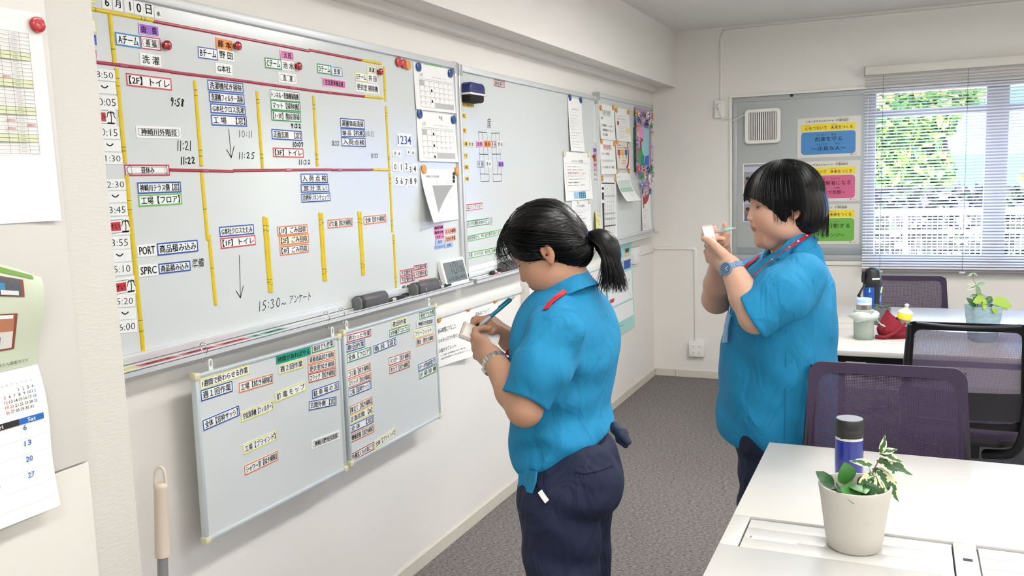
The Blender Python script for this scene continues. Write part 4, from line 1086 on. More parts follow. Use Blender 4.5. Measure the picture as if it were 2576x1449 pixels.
def sheet(name, key, label, cat='paper sheet', curl=0.0, curl_side='b', plane=None, col=PAPER, nx=8, ny=10, dy=0, group=None, z_off=0.001, ext=None, wave=0.002):
    "a paper hung on the wall plane; returns root, (w, h), and f(x, y) -> lift"
    y, z, w_, h_, a = SHEETS[key]
    if ext: y, z, w_, h_ = ext(y, z, w_, h_)
    root = empty(name, label=label, cat=cat, group=group); root.matrix_basis = wall_matrix((BX if plane is None else plane) + z_off, y, z, a * 0.5)

    def lift(x, yy):
        t = max(0.0, (h_ / 2 - yy) / h_); u = min(1.0, max(0.0, (x + w_ / 2) / w_))
        if curl_side == 'b': q = curl * t ** 2.2
        elif curl_side == 'l': q = curl * (t ** 1.5) * (1 - u) ** 1.5
        elif curl_side == 'r': q = curl * (t ** 1.5) * u ** 1.5
        else: q = 0
        return q + wave * (math.sin(u * 5 + t * 3) * t + 1)
    G = [[Vector((-w_ / 2 + w_ * i / nx, -h_ / 2 + h_ * j / ny, 0)) for j in range(ny + 1)] for i in range(nx + 1)]
    for r_ in G:
        for v in r_: v.z = lift(v.x, v.y)
    MB().grid(G).obj('paper', col, root, smooth=60, solid=0.0003)
    return root, w_, h_, lift


def printed(root, name, m, build, lift=None):
    "build(mb) fills a flat print; its points are laid on the paper by lift"
    mb = MB(); build(mb)
    if lift:
        # cut long shapes is not needed: prints are small next to the curl
        mb.v = [(v[0], v[1], v[2] + lift(v[0], v[1]) + 0.0005) for v in mb.v]
    return mb.obj(name, m, root)


def qd(mb, x0, y0, x1, y1, z=0.0, n=1):
    "flat rectangle, subdivided so that it can follow a curled paper"
    for i in range(n):
        a, c = y0 + (y1 - y0) * i / n, y0 + (y1 - y0) * (i + 1) / n
        mb.add([(x0, a, z), (x1, a, z), (x1, c, z), (x0, c, z)], [(0, 1, 2, 3)])


def grid_lines(mb, x0, y0, x1, y1, nx, ny, t):
    for i in range(nx + 1):
        x = x0 + (x1 - x0) * i / nx; qd(mb, x - t / 2, y0, x + t / 2, y1, n=ny)
    for j in range(ny + 1):
        y = y0 + (y1 - y0) * j / ny
        for i in range(nx): qd(mb, x0 + (x1 - x0) * i / nx, y - t / 2, x0 + (x1 - x0) * (i + 1) / nx, y + t / 2)


def textrow(mb, txt, x0, y0, x1, y1, off=0.0, z=0.0, keep=False, align='c'):
    put_text(mb, txt, x0, y0, x1, y1, z, off=off, keep=keep, align=align)


# month calendars (June): two on the main board
def month_sheet(key, marks, start_grey, end_grey, label, curl):
    root, w_, h_, lf = sheet('calendar_sheet', key, label, 'calendar', curl=curl, wave=0.001)
    gx0, gx1, gy0, gy1 = -w_ / 2 * 0.78, w_ / 2 * 0.82, -h_ / 2 * 0.86, h_ / 2 * 0.30
    hy = gy1 + (gy1 - gy0) * 0.06
    cw, ch = (gx1 - gx0) / 7, (gy1 - gy0) / 5

    def cells(mb):
        for c in start_grey: qd(mb, gx0 + cw * c, gy1 - ch, gx0 + cw * (c + 1), gy1)
        for c in end_grey: qd(mb, gx0 + cw * c, gy0, gx0 + cw * (c + 1), gy0 + ch)
    printed(root, 'shaded_days', LGREY, cells, lf)
    printed(root, 'day_grid', GREYINK, lambda mb: (grid_lines(mb, gx0, gy0, gx1, gy1, 7, 5, 0.0008), grid_lines(mb, gx0, gy1, gx1, hy, 7, 1, 0.0008)), lf)

    def nums(mb):
        textrow(mb, '6月', gx0 + 0.006, hy + 0.006, gx0 + 0.03, hy + 0.02)
        for c, s_ in enumerate('日月火水木金土'): textrow(mb, s_, gx0 + cw * c + cw * 0.42, gy1 + 0.001, gx0 + cw * c + cw * 0.58, hy - 0.001)
        for d in range(35):
            v = d if 1 <= d <= 30 else (31 if d == 0 else d - 30)
            x, y = gx0 + cw * (d % 7), gy1 - ch * (d // 7)
            textrow(mb, str(v), x + 0.002, y - 0.0075, x + 0.002 + 0.004 * len(str(v)), y - 0.002)
        textrow(mb, '今月の予定を確認してください', -0.03, hy + 0.010, 0.10, hy + 0.0135)
    printed(root, 'lettering', GREYINK, nums, lf)

    def mk(mb):
        for c, r_ in marks:
            x, y = gx0 + cw * (c + 0.45), gy1 - ch * (r_ + 0.75)
            qd(mb, x - 0.006, y - 0.005, x + 0.006, y + 0.004); qd(mb, x - 0.004, y + 0.004, x - 0.001, y + 0.007)
    printed(root, 'stamp', INKM, mk, lf)
    return root


month_sheet('cal2', [(2, 1), (2, 3)], [0], [3, 4, 5, 6], 'upper June month calendar sheet under the 2F label', 0.004)
month_sheet('cal3', [(2, 0), (2, 2), (2, 4)], [0], [3, 4, 5, 6], 'lower June month calendar sheet under the 3F label', 0.006)

# the map sheet with the grey triangle, curling off the board at its lower corner
root, w_, h_, lf = sheet('map_sheet', 'map3', 'curling white sheet with a grey triangular site map', 'paper sheet', curl=0.05, curl_side='l', nx=14, ny=14)
printed(root, 'lettering', GREYINK, lambda mb: (textrow(mb, '神崎川外周清掃', -w_ * 0.38, h_ * 0.335, 0.0 - w_ * 0.02, h_ * 0.385), [textrow(mb, s_, x - 0.005, y - 0.004, x + 0.005, y + 0.004) for s_, x, y in (('③', -w_ * 0.1, h_ * 0.24), ('①', w_ * 0.2, h_ * 0.24), ('④', -w_ * 0.27, 0), ('②', w_ * 0.3, -0.01))]), lf)


def tri(mb):
    a, b_, c = Vector((-w_ * 0.24, h_ * 0.19)), Vector((w_ * 0.38, h_ * 0.19)), Vector((-w_ * 0.18, -h_ * 0.34)); n = 10
    P = {}
    for i in range(n + 1):
        for j in range(n + 1 - i):
            p_ = a + (b_ - a) * (i / n) + (c - a) * (j / n); P[i, j] = p_
    for i in range(n):
        for j in range(n - i):
            mb.add([(*P[i, j], 0), (*P[i + 1, j], 0), (*P[i, j + 1], 0)], [(0, 2, 1)])
            if (i + 1, j + 1) in P and i + j + 2 <= n: mb.add([(*P[i + 1, j], 0), (*P[i + 1, j + 1], 0), (*P[i, j + 1], 0)], [(0, 2, 1)])


printed(root, 'site_map', mat('map_grey', 'a8a8a8', 0.7), tri, lf)

# long narrow slip on board two
root, w_, h_, lf = sheet('notice_slip', 'receipt', 'narrow white notice slip under two blue magnets', 'paper sheet', curl=0.012, curl_side='b')
rg = random.Random(3)
def rows(mb, x0, x1, y0, y1, n, h, txts, rg=rg, wmin=0.4):
    for k in range(n):
        y = y1 + (y0 - y1) * (k + 0.5) / n; t = txts[k % len(txts)]; q = wmin + (1 - wmin) * rg.random()
        textrow(mb, t, x0, y - h / 2, x0 + (x1 - x0) * q, y + h / 2)
LOREM = ['お知らせとお願いについて', '日時と場所のご案内', '参加される方は担当者まで', '持ち物は次のとおりです', 'ご不明な点はお問い合わせください']
printed(root, 'lettering', GREYINK, lambda mb: (textrow(mb, '防災訓練のお知らせ', -w_ * 0.25, h_ * 0.28, w_ * 0.28, h_ * 0.31), rows(mb, -w_ * 0.36, w_ * 0.38, -h_ * 0.45, h_ * 0.26, 13, 0.0045, LOREM), grid_lines(mb, -w_ * 0.38, -h_ * 0.32, w_ * 0.4, h_ * 0.10, 1, 7, 0.0005)), lf)

# uniform notice
root, w_, h_, lf = sheet('notice_sheet', 'uniform', 'white uniform notice with red lines and a blue size table', 'paper sheet', curl=0.01)
printed(root, 'lettering', INKM, lambda mb: (textrow(mb, 'ユニフォームの注意点', -w_ * 0.2, h_ * 0.29, w_ * 0.22, h_ * 0.345, off=0.004), rows(mb, -w_ * 0.38, w_ * 0.34, -h_ * 0.22, h_ * 0.23, 7, 0.0062, LOREM)), lf)
printed(root, 'red_lettering', REDINK, lambda mb: [textrow(mb, LOREM[k % 5], -w_ * 0.35, y - 0.0032, w_ * (0.3 if k < 2 else 0.02), y + 0.0032) for k, y in enumerate((h_ * 0.085, h_ * 0.05, -h_ * 0.135))], lf)
printed(root, 'outline', GREYINK, lambda mb: ring(mb, rrect(w_ * 0.86, h_ * 0.58, 0.012), rrect(w_ * 0.86 - 0.002, h_ * 0.58 - 0.002, 0.011), 0, 0.0001, Matrix.Translation((0, -h_ * 0.02, 0))), lf)
printed(root, 'size_table', mat('table_blue', '8cc0e6', 0.7), lambda mb: qd(mb, -w_ * 0.2, -h_ * 0.47, 0.0, -h_ * 0.33), lf)
printed(root, 'size_table', mat('table_deep_blue', '1d7fa8', 0.7), lambda mb: qd(mb, 0.0, -h_ * 0.47, w_ * 0.24, -h_ * 0.33), lf)
printed(root, 'size_table', PAPER, lambda mb: [qd(mb, -w_ * 0.18 + w_ * 0.07 * i, y, -w_ * 0.15 + w_ * 0.07 * i, y + 0.004, 0.0002) for i in range(6) for y in (-h_ * 0.36, -h_ * 0.405, -h_ * 0.445)], lf)

root, w_, h_, lf = sheet('notice_sheet', 'change', 'white change notice half hidden behind the dark hair', 'paper sheet', curl=0.01)
printed(root, 'lettering', INKM, lambda mb: (textrow(mb, 'サイズの変更点', -w_ * 0.25, h_ * 0.28, w_ * 0.18, h_ * 0.35, off=0.004), rows(mb, -w_ * 0.34, w_ * 0.36, -h_ * 0.4, h_ * 0.2, 7, 0.006, LOREM)), lf)
printed(root, 'outline', GREYINK, lambda mb: ring(mb, rrect(w_ * 0.88, h_ * 0.62, 0.012), rrect(w_ * 0.88 - 0.002, h_ * 0.62 - 0.002, 0.011), 0, 0.0001, Matrix.Translation((0, -h_ * 0.1, 0))), lf)

# yellow checklist leaning in a clip
root, w_, h_, lf = sheet('checklist_card', 'yellow', 'pale yellow checklist card leaning in the tray of the middle board', 'card', plane=BX, col=mat('yellow_card', 'f0e4a2', 0.6), z_off=0.004)
root.matrix_basis = wall_matrix(BX + 0.018, 5.115, 1.245, -0.30) @ Matrix.Rotation(-0.12, 4, 'X')
printed(root, 'lettering', INKM, lambda mb: rows(mb, -w_ * 0.4, w_ * 0.4, -h_ * 0.45, h_ * 0.45, 12, 0.005, ['ごみの確認', '窓', '手洗い場の確認', '鍵の返却'], wmin=0.5), lf)

# sheets on the last board
root, w_, h_, lf = sheet('duty_sheet', 'duty', 'white duty sheet with a green underlined heading', 'paper sheet', curl=0.006)
printed(root, 'heading', GREENINK, lambda mb: (textrow(mb, '日直の役割', -w_ * 0.32, h_ * 0.21, w_ * 0.22, h_ * 0.34, off=0.005), qd(mb, -w_ * 0.32, h_ * 0.185, w_ * 0.22, h_ * 0.195)), lf)
printed(root, 'lettering', INKM, lambda mb: [textrow(mb, t, x0 * w_, y * h_ - 0.008, x1 * w_, y * h_ + 0.008, off=0.004) for t, x0, x1, y in (('1 朝礼', -0.44, -0.28, 0.10), ('2 ごみ箱確認・シュレッダー', -0.44, 0.36, -0.10), ('清掃確認のチェック', -0.34, 0.36, -0.23), ('消し忘れ確認', -0.34, 0.0, -0.36))], lf)
root, w_, h_, lf = sheet('duty_sheet', 'friday', 'white Friday sheet with a red underlined heading', 'paper sheet', curl=0.006)
printed(root, 'heading', REDINK, lambda mb: (textrow(mb, '毎週金曜日', -w_ * 0.30, h_ * 0.24, w_ * 0.24, h_ * 0.37, off=0.005), qd(mb, -w_ * 0.30, h_ * 0.215, w_ * 0.24, h_ * 0.225)), lf)
printed(root, 'lettering', INKM, lambda mb: [textrow(mb, t, -0.42 * w_, y * h_ - 0.008, x1 * w_, y * h_ + 0.008, off=0.004) for t, x1, y in (('1 1Fトイレ用備品', 0.1, 0.10), ('2 シュレッダーのごみフィルター', 0.36, -0.10), ('3 トイレの在庫数（ロスト）を確認', 0.36, -0.29))], lf)
root, w_, h_, lf = sheet('map_leaflet', 'mapsheet', 'white map leaflet with a red stamp and yellow note', 'paper sheet', curl=0.008)
printed(root, 'lettering', GREYINK, lambda mb: (textrow(mb, 'アルコール対応マップ', -w_ * 0.4, h_ * 0.24, w_ * 0.1, h_ * 0.28), textrow(mb, '消毒後には必ず手洗いを', -w_ * 0.4, h_ * 0.15, w_ * 0.24, h_ * 0.19), grid_lines(mb, -w_ * 0.2, -h_ * 0.35, w_ * 0.3, h_ * 0.1, 4, 3, 0.0008), grid_lines(mb, -w_ * 0.32, -h_ * 0.4, w_ * 0.05, -h_ * 0.1, 2, 3, 0.001)), lf)
printed(root, 'red_stamp', REDINK, lambda mb: mb.prism([(math.cos(a / 16 * 2 * PI) * 0.022 - w_ * 0.33, math.sin(a / 16 * 2 * PI) * 0.016 + h_ * 0.04) for a in range(16)], 0, 0.0003), lf)
printed(root, 'yellow_note', mat('note_yellow', 'f0e39a', 0.6), lambda mb: qd(mb, w_ * 0.2, -h_ * 0.24, w_ * 0.48, -h_ * 0.08, 0.0004), lf)
root, w_, h_, lf = sheet('hands_leaflet', 'hands', 'beige leaflet with three coloured hand signs', 'leaflet', curl=0.01, col=mat('beige_leaflet', 'e9e0cf', 0.6))
for k, cc in enumerate(('c2414f', 'e0b54a', '4267b2')):
    def hd_(mb, k=k):
        x = -w_ * 0.28 + k * w_ * 0.28; y = h_ * 0.10
        qd(mb, x - w_ * 0.11, y - h_ * 0.10, x + w_ * 0.10, y + h_ * 0.10)
        qd(mb, x - w_ * 0.01, y - h_ * 0.22, x + w_ * 0.03, y - h_ * 0.10)
    printed(root, 'hand_sign', mat('hand_sign_%d' % k, cc, 0.6), hd_, lf)
printed(root, 'lettering', INKM, lambda mb: (textrow(mb, '元気にあいさつ、声かけ運動', -w_ * 0.4, h_ * 0.24, w_ * 0.36, h_ * 0.30, off=0.004), textrow(mb, '毎朝の', -w_ * 0.4, h_ * 0.34, -w_ * 0.1, h_ * 0.38)), lf)
printed(root, 'red_band', mat('band_red', '9d2433', 0.6), lambda mb: ribbon(mb, [(w_ * 0.42, h_ * 0.42), (w_ * 0.47, 0), (w_ * 0.40, -h_ * 0.3), (w_ * 0.22, -h_ * 0.46)], 0.018), lf)
printed(root, 'red_lettering', REDINK, lambda mb: (textrow(mb, '11月実施', -w_ * 0.1, -h_ * 0.24, w_ * 0.2, -h_ * 0.19), textrow(mb, '全員参加です', -w_ * 0.14, -h_ * 0.33, w_ * 0.22, -h_ * 0.28)), lf)
root, w_, h_, lf = sheet('timetable', 'table', 'long white timetable with dark bars under the Friday sheet', 'paper sheet', curl=0.004, ny=14)
printed(root, 'dark_bars', mat('print_dark', '35313a', 0.7), lambda mb: (qd(mb, -w_ * 0.42, h_ * 0.40, w_ * 0.40, h_ * 0.42), [qd(mb, -w_ * 0.42, y0 * h_, -w_ * 0.30, y1 * h_) for y0, y1 in ((0.31, 0.35), (0.16, 0.27), (-0.40, 0.11))], qd(mb, -w_ * 0.30, -h_ * 0.255, w_ * 0.42, -h_ * 0.24)), lf)
printed(root, 'grey_bars', LGREY, lambda mb: [qd(mb, -w_ * 0.28, y * h_, w_ * 0.42, (y + 0.022) * h_) for y in (0.20, -0.07, -0.15)], lf)
printed(root, 'grid', GREYINK, lambda mb: grid_lines(mb, -w_ * 0.28, -h_ * 0.38, w_ * 0.42, h_ * 0.39, 1, 19, 0.0007), lf)
printed(root, 'lettering', INKM, lambda mb: [textrow(mb, rg.choice(['清掃', '洗濯', '休み', '窓', '朝礼', '工場']), w_ * (-0.26 + 0.135 * i), h_ * (0.36 - 0.0405 * j), w_ * (-0.19 + 0.135 * i), h_ * (0.378 - 0.0405 * j)) for i in range(5) for j in range(19)], lf)
root, w_, h_, lf = sheet('form_sheet', 'green', 'white form with a pale green table curling away from the board', 'paper sheet', curl=0.075, curl_side='b', nx=10, ny=14)
printed(root, 'table_fill', mat('form_grey_green', 'cfdad3', 0.7), lambda mb: qd(mb, -w_ * 0.45, -h_ * 0.02, w_ * 0.42, h_ * 0.24, n=5), lf)
printed(root, 'table_fill', mat('form_green', 'a9cbb2', 0.7), lambda mb: qd(mb, -w_ * 0.45, -h_ * 0.17, w_ * 0.42, -h_ * 0.02, n=4), lf)
printed(root, 'lettering', GREYINK, lambda mb: (rows(mb, -w_ * 0.2, w_ * 0.38, 0, h_ * 0.22, 5, 0.005, LOREM), rows(mb, w_ * 0.1, w_ * 0.4, -h_ * 0.36, -h_ * 0.2, 2, 0.005, LOREM), textrow(mb, '申込について', -w_ * 0.45, h_ * 0.34, -w_ * 0.15, h_ * 0.38)), lf)
root, w_, h_, lf = sheet('flag_leaflet', 'flag', 'white leaflet with a dark red flag emblem by the corner', 'leaflet', curl=0.006)
printed(root, 'flag_emblem', mat('emblem_red', 'b0383f', 0.6), lambda mb: (mb.add([(x * w_, y * h_, 0) for x, y in ((-0.38, 0.14), (-0.35, 0.34), (0.1, 0.38), (0.36, 0.48), (0.34, 0.34), (0.22, 0.24), (0.0, 0.17))], [(0, 6, 5, 4, 3, 2, 1)]), qd(mb, -w_ * 0.33, h_ * 0.06, -w_ * 0.24, h_ * 0.18)), lf)
printed(root, 'lettering', GREYINK, lambda mb: (textrow(mb, 'つながる心', -w_ * 0.2, -h_ * 0.0, w_ * 0.2, h_ * 0.03), rows(mb, -w_ * 0.3, w_ * 0.35, -h_ * 0.2, -h_ * 0.1, 2, 0.007, LOREM), rows(mb, -w_ * 0.38, w_ * 0.36, -h_ * 0.44, -h_ * 0.3, 3, 0.006, LOREM)), lf)

# ---- paper flowers round a painted tree picture on the last board
y, z, w_, h_, a = SHEETS['craft']
cr_ = empty('flower_collage', label='handmade collage of paper flowers around a pink tree picture', cat='collage'); cr_.matrix_basis = wall_matrix(BX + 0.006, y, z)
MB().box((-w_ / 2 + 0.05, -h_ / 2, 0), (w_ / 2 - 0.02, h_ / 2, 0.004)).obj('backing_board', mat('collage_lilac', 'b7a0bd', 0.7), cr_)
MB().box((-w_ / 2 + 0.015, -h_ / 2 + 0.02, -0.004), (-w_ / 2 + 0.055, h_ * 0.2, 0.001)).obj('green_backing', mat('dark_green_card', '1f5a38', 0.7), cr_)
def patch(name, pts, c, zz):
    m_ = MB(); m_.prism([(p_[0] * w_, p_[1] * h_) for p_ in pts], 0.004, zz); return m_.obj(name, mat('paper_' + c, c, 0.7), cr_)
patch('sky_paper', [(-0.1, -0.38), (0.3, -0.38), (0.36, 0.2), (-0.05, 0.22)], '9fd3df', 0.005)
patch('blossom_paper', [(-0.24, 0.02), (-0.02, -0.02), (0.04, 0.2), (-0.22, 0.22)], 'ef9fd0', 0.006)
patch('trunk_paper', [(-0.17, -0.13), (-0.12, -0.13), (-0.12, 0.0), (-0.02, 0.0), (-0.02, 0.04), (-0.1, 0.05), (-0.17, 0.06)], 'a0504a', 0.007)
patch('meadow_paper', [(-0.34, -0.32), (-0.02, -0.35), (-0.03, -0.18), (-0.14, -0.1), (-0.32, -0.1)], '55a650', 0.007)
patch('pond_paper', [(-0.16, -0.42), (0.02, -0.42), (0.02, -0.2), (-0.16, -0.22)], '2f8f8c', 0.008)
patch('hill_paper', [(0.02, -0.4), (0.3, -0.42), (0.32, -0.2), (0.1, -0.22)], '3b73c4', 0.006)
rg = random.Random(11)
cols = ['e8a53a', 'f3e3a0', '7e6fb5', 'e2569a', '2f8f4b', 'f2d3dc', 'f4ecf0', 'c9b3da', 'd85a66', '5f86c9', '8e7ba8', 'b9a9c9', 'e9c8d8', '2b3f86', 'd7b9d0', 'f0dfe6']
spots = []
for k in range(9): spots.append((-0.44 + 0.11 * k, 0.42 - rg.uniform(0, 0.03)))
for k in range(7): spots.append((-0.40 + 0.13 * k, 0.32 - rg.uniform(0, 0.05)))
for k in range(5): spots.append((-0.46 + rg.uniform(0, 0.06), 0.22 - 0.12 * k))
for k in range(8): spots.append((0.46 + rg.uniform(-0.03, 0.05), 0.27 - 0.11 * k))
for k in range(8): spots.append((-0.42 + 0.12 * k, -0.42 + rg.uniform(-0.03, 0.03)))
for k in range(7): spots.append((-0.25 + 0.12 * k, -0.54 + rg.uniform(-0.02, 0.02)))
for k in range(6): spots.append((-0.2 + 0.12 * k, -0.66 + rg.uniform(-0.02, 0.02)))
for k in range(5): spots.append((-0.12 + 0.12 * k, -0.77 + rg.uniform(-0.02, 0.01)))
for i, (fx, fy) in enumerate(spots):
    R_ = rg.uniform(0.022, 0.038); npt = rg.choice([5, 5, 6, 8]); m_ = MB(); ph = rg.random()
    for q in range(npt):
        a_ = (q + ph) / npt * 2 * PI; b1 = a_ - 0.9 * PI / npt; b2 = a_ + 0.9 * PI / npt; l = 0.012 + rg.uniform(0, 0.008)
        m_.add([(0, 0, 0.006), (R_ * 0.6 * math.cos(b1), R_ * 0.6 * math.sin(b1), l * 0.5), (R_ * math.cos(a_), R_ * math.sin(a_), l), (R_ * 0.6 * math.cos(b2), R_ * 0.6 * math.sin(b2), l * 0.5)], [(0, 1, 2, 3)])
    c = cols[i % len(cols)] if i < 20 else rg.choice(cols)
    o = m_.obj('paper_flower', mat('paper_' + c, c, 0.7), cr_, solid=0.0004)
    o.location = (fx * w_, fy * h_, 0.004 + (i % 3) * 0.003)
    if i % 2 == 0:
        m2 = MB().sphere((0, 0, 0.008), R_ * 0.2, 8, 6); o2 = m2.obj('flower_centre', mat('paper_' + cols[(i + 3) % 16], cols[(i + 3) % 16], 0.7), o, smooth=60)

# ---- teal poster on the wall under the tray
root, w_, h_, lf = sheet('poster', 'teal', 'pale teal savings plan poster below the corner whiteboard tray', 'poster', plane=WX, col=mat('teal_poster', 'a9dbd6', 0.5), curl=0.012, ny=12)
printed(root, 'white_field', PAPER, lambda mb: (qd(mb, -w_ * 0.47, -h_ * 0.16, w_ * 0.47, h_ * 0.16, n=4), qd(mb, -w_ * 0.47, -h_ * 0.36, w_ * 0.47, -h_ * 0.18, n=2)), lf)
up_ = 0.0008
printed(root, 'red_banner', REDINK, lambda mb: (qd(mb, -w_ * 0.42, h_ * 0.10, w_ * 0.05, h_ * 0.145, up_), qd(mb, -w_ * 0.42, -h_ * 0.115, -w_ * 0.12, -h_ * 0.075, up_), textrow(mb, '100', -w_ * 0.1, h_ * 0.035, w_ * 0.16, h_ * 0.085, 0.004, up_), textrow(mb, '15,000〜', -w_ * 0.08, -h_ * 0.085, w_ * 0.25, -h_ * 0.05, 0.004, up_), textrow(mb, '30,000', 0.02, -h_ * 0.135, w_ * 0.28, -h_ * 0.10, 0.004, up_)), lf)
printed(root, 'lettering', INKM, lambda mb: (textrow(mb, '月々', -w_ * 0.3, h_ * 0.035, -w_ * 0.12, h_ * 0.07, 0.004, up_), textrow(mb, '円から', w_ * 0.17, h_ * 0.035, w_ * 0.38, h_ * 0.07, 0.004, up_), textrow(mb, '円', w_ * 0.3, -h_ * 0.13, w_ * 0.38, -h_ * 0.105, 0.004, up_),
        rows(mb, -w_ * 0.25, w_ * 0.42, -h_ * 0.04, h_ * 0.02, 2, 0.012, LOREM, wmin=0.9), rows(mb, -w_ * 0.38, w_ * 0.2, -h_ * 0.34, -h_ * 0.2, 5, 0.008, LOREM),
        textrow(mb, '生活設計応援', -w_ * 0.4, h_ * 0.26, w_ * 0.1, h_ * 0.31, 0.004, up_), textrow(mb, '積立貯金', -w_ * 0.35, h_ * 0.19, w_ * 0.0, h_ * 0.24, 0.004, up_), textrow(mb, '詳しくは窓口で', -w_ * 0.3, -h_ * 0.42, w_ * 0.1, -h_ * 0.405, 0.0, up_)), lf)
printed(root, 'figure', mat('poster_navy', '2f4fa8', 0.6), lambda mb: mb.add([(x * w_, y * h_, up_) for x, y in ((0.16, 0.19), (0.42, 0.19), (0.42, 0.28), (0.36, 0.32), (0.24, 0.32), (0.17, 0.28))], [(0, 1, 2, 3, 4, 5)]), lf)
printed(root, 'figure', mat('poster_skin', 'ecc0a0', 0.6), lambda mb: qd(mb, w_ * 0.23, h_ * 0.32, w_ * 0.36, h_ * 0.39, up_), lf)
printed(root, 'figure', mat('poster_hair', '54403a', 0.6), lambda mb: qd(mb, w_ * 0.22, h_ * 0.37, w_ * 0.37, h_ * 0.415, up_ * 1.5), lf)
printed(root, 'teal_banner', mat('poster_teal', '1f8f97', 0.6), lambda mb: qd(mb, -w_ * 0.4, h_ * 0.33, w_ * 0.02, h_ * 0.37, up_), lf)

# ---- sheets taped below the conduit
root, w_, h_, lf = sheet('notice_sheet', 'breaks', 'white break time sheet with bold lettering beside the hanging board', 'paper sheet', plane=WX, curl=0.03, curl_side='r', nx=10)
printed(root, 'lettering', INKM, lambda mb: [textrow(mb, t, x0 * w_, y * h_ - hh, x1 * w_, y * h_ + hh, off=min(o_, 0.005)) for t, x0, x1, y, hh, o_ in (('休み時間にすること', -0.3, 0.18, 0.17, 0.011, 0.03), ('①水分 (1口でも飲む)', -0.30, 0.22, -0.02, 0.009, 0.01), ('②塩分タブレット', -0.30, 0.14, -0.20, 0.009, 0.03), ('(1〜2個を1日3回程度に分けて食べる)', -0.25, 0.36, -0.30, 0.004, 0.02), ('※血圧の薬を飲んでいる人は食べなくてよい', -0.25, 0.44, -0.36, 0.004, 0.02))], lf)
root, w_, h_, lf = sheet('notice_sheet', 'lunch', 'white lunch break sheet with a peach sticker behind the hands', 'paper sheet', plane=WX, curl=0.004)
printed(root, 'lettering', mat('lunch_grey_ink', '3a3a3a', 0.7), lambda mb: textrow(mb, '昼休みについて', -w_ * 0.22, h_ * 0.22, w_ * 0.22, h_ * 0.31, off=0.0), lf)
printed(root, 'sticker', mat('label_peach', 'f6b39b', 0.4), lambda mb: mb.prism([(x - w_ * 0.25, y + h_ * 0.0) for x, y in rrect(w_ * 0.26, h_ * 0.42, 0.01)], 0, 0.0003), lf)
printed(root, 'sticker_lettering', mat('sticker_ink', 'a06a4a', 0.6), lambda mb: textrow(mb, '12:00〜', -w_ * 0.34, -h_ * 0.1, -w_ * 0.16, -h_ * 0.05, 0, 0.0006), lf)
rc = SHEETS['strip']
o = MB().box((-rc[2] / 2, -0.011, 0), (rc[2] / 2, 0.011, 0.001)).obj('paper_strip', PAPER); o.matrix_basis = wall_matrix(BX + 0.001, rc[0], rc[1], rc[4]); tag(o, 'blank white paper strip just above the middle tray', 'paper strip')

# ================================================================ hanging whiteboards


def hanging_board(key, hooks, label):
    y, z, w_, h_, a = SHEETS[key]
    root = empty('hanging_whiteboard', label=label, cat='whiteboard', group='small whiteboards hung from the tray on hooks')
    root.matrix_basis = wall_matrix(SX, y, z, a)
    MB().box((-w_ / 2 + 0.004, -h_ / 2 + 0.004, -0.012), (w_ / 2 - 0.004, h_ / 2 - 0.004, 0)).obj('writing_surface', BOARDM, root)
    f_ = 0.011
    rm = mat('pale_board_rail', 'cfd8da', 0.35, 0.2)
    MB().box((-w_ / 2, h_ / 2 - f_, -0.014), (w_ / 2, h_ / 2, 0.005)).obj('frame_rail', rm, root, bevel=0.003)
    MB().box((-w_ / 2, -h_ / 2, -0.014), (w_ / 2, -h_ / 2 + f_, 0.005)).obj('frame_rail', rm, root, bevel=0.003)
    MB().box((-w_ / 2, -h_ / 2 + f_, -0.014), (-w_ / 2 + f_, h_ / 2 - f_, 0.005)).obj('frame_rail', rm, root, bevel=0.003)
    MB().box((w_ / 2 - f_, -h_ / 2 + f_, -0.014), (w_ / 2, h_ / 2 - f_, 0.005)).obj('frame_rail', rm, root, bevel=0.003)
    for sx in (-1, 1):
        for sy in (-1, 1):
            c = MB(); cx_, cy_ = sx * (w_ / 2 - 0.006), sy * (h_ / 2 - 0.006)
            c.box((cx_ - 0.010, cy_ - 0.010, -0.016), (cx_ + 0.010, cy_ + 0.010, 0.008)); c.obj('corner_guard', CREAM, root, bevel=0.004, smooth=40)
    for hx in hooks:
        e = MB()
        o_ = rrect(0.015, 0.034, 0.006, 3); i_ = rrect(0.007, 0.016, 0.0035, 3)
        ring(e, o_, [(p_[0], p_[1] + 0.004) for p_ in i_], -0.006, -0.003, Matrix.Translation((hx, h_ / 2 + 0.013, 0)))
        e.obj('hanger_eye', mat('hanger_white', 'e3e6e2', 0.4), root, bevel=0.0006, segs=1)
    return root, y, z, w_, h_


def s_hook(y, zt, zb, en):
    "steel S hook over the tray lip (top) and through the eye (bottom)"
    x0 = -1.69; P = []
    for k in range(9):
        a = PI * (k / 8); P.append((x0 - 0.009 + 0.0 + 0.0105 * -math.cos(a) + 0.0, 0.0, zt + 0.0105 * math.sin(a)))
    # P runs from the wall side over the lip to the room side
    P = [(x0 - 0.0125, -0.001, zt - 0.012)] + P
    xr = P[-1][0]
    mid = (zt + zb) / 2
    P += [(xr + 0.001, 0.003, zt - 0.01), (xr - 0.002, 0.0, mid), (xr - 0.008, -0.006, mid - 0.006)]
    for k in range(8):
        a = PI * (0.75 + 1.25 * k / 7); P.append((xr - 0.008 + 0.0, 0.0 + 0.008 * math.cos(a), zb + 0.008 * math.sin(a) + 0.003))
    o = MB().tube([(p_[0], y + p_[1], p_[2]) for p_ in P], 0.0014, 8).obj('s_hook', CHROME, smooth=60)
    return tag(o, en, 'hook', 'steel S hooks on the tray')


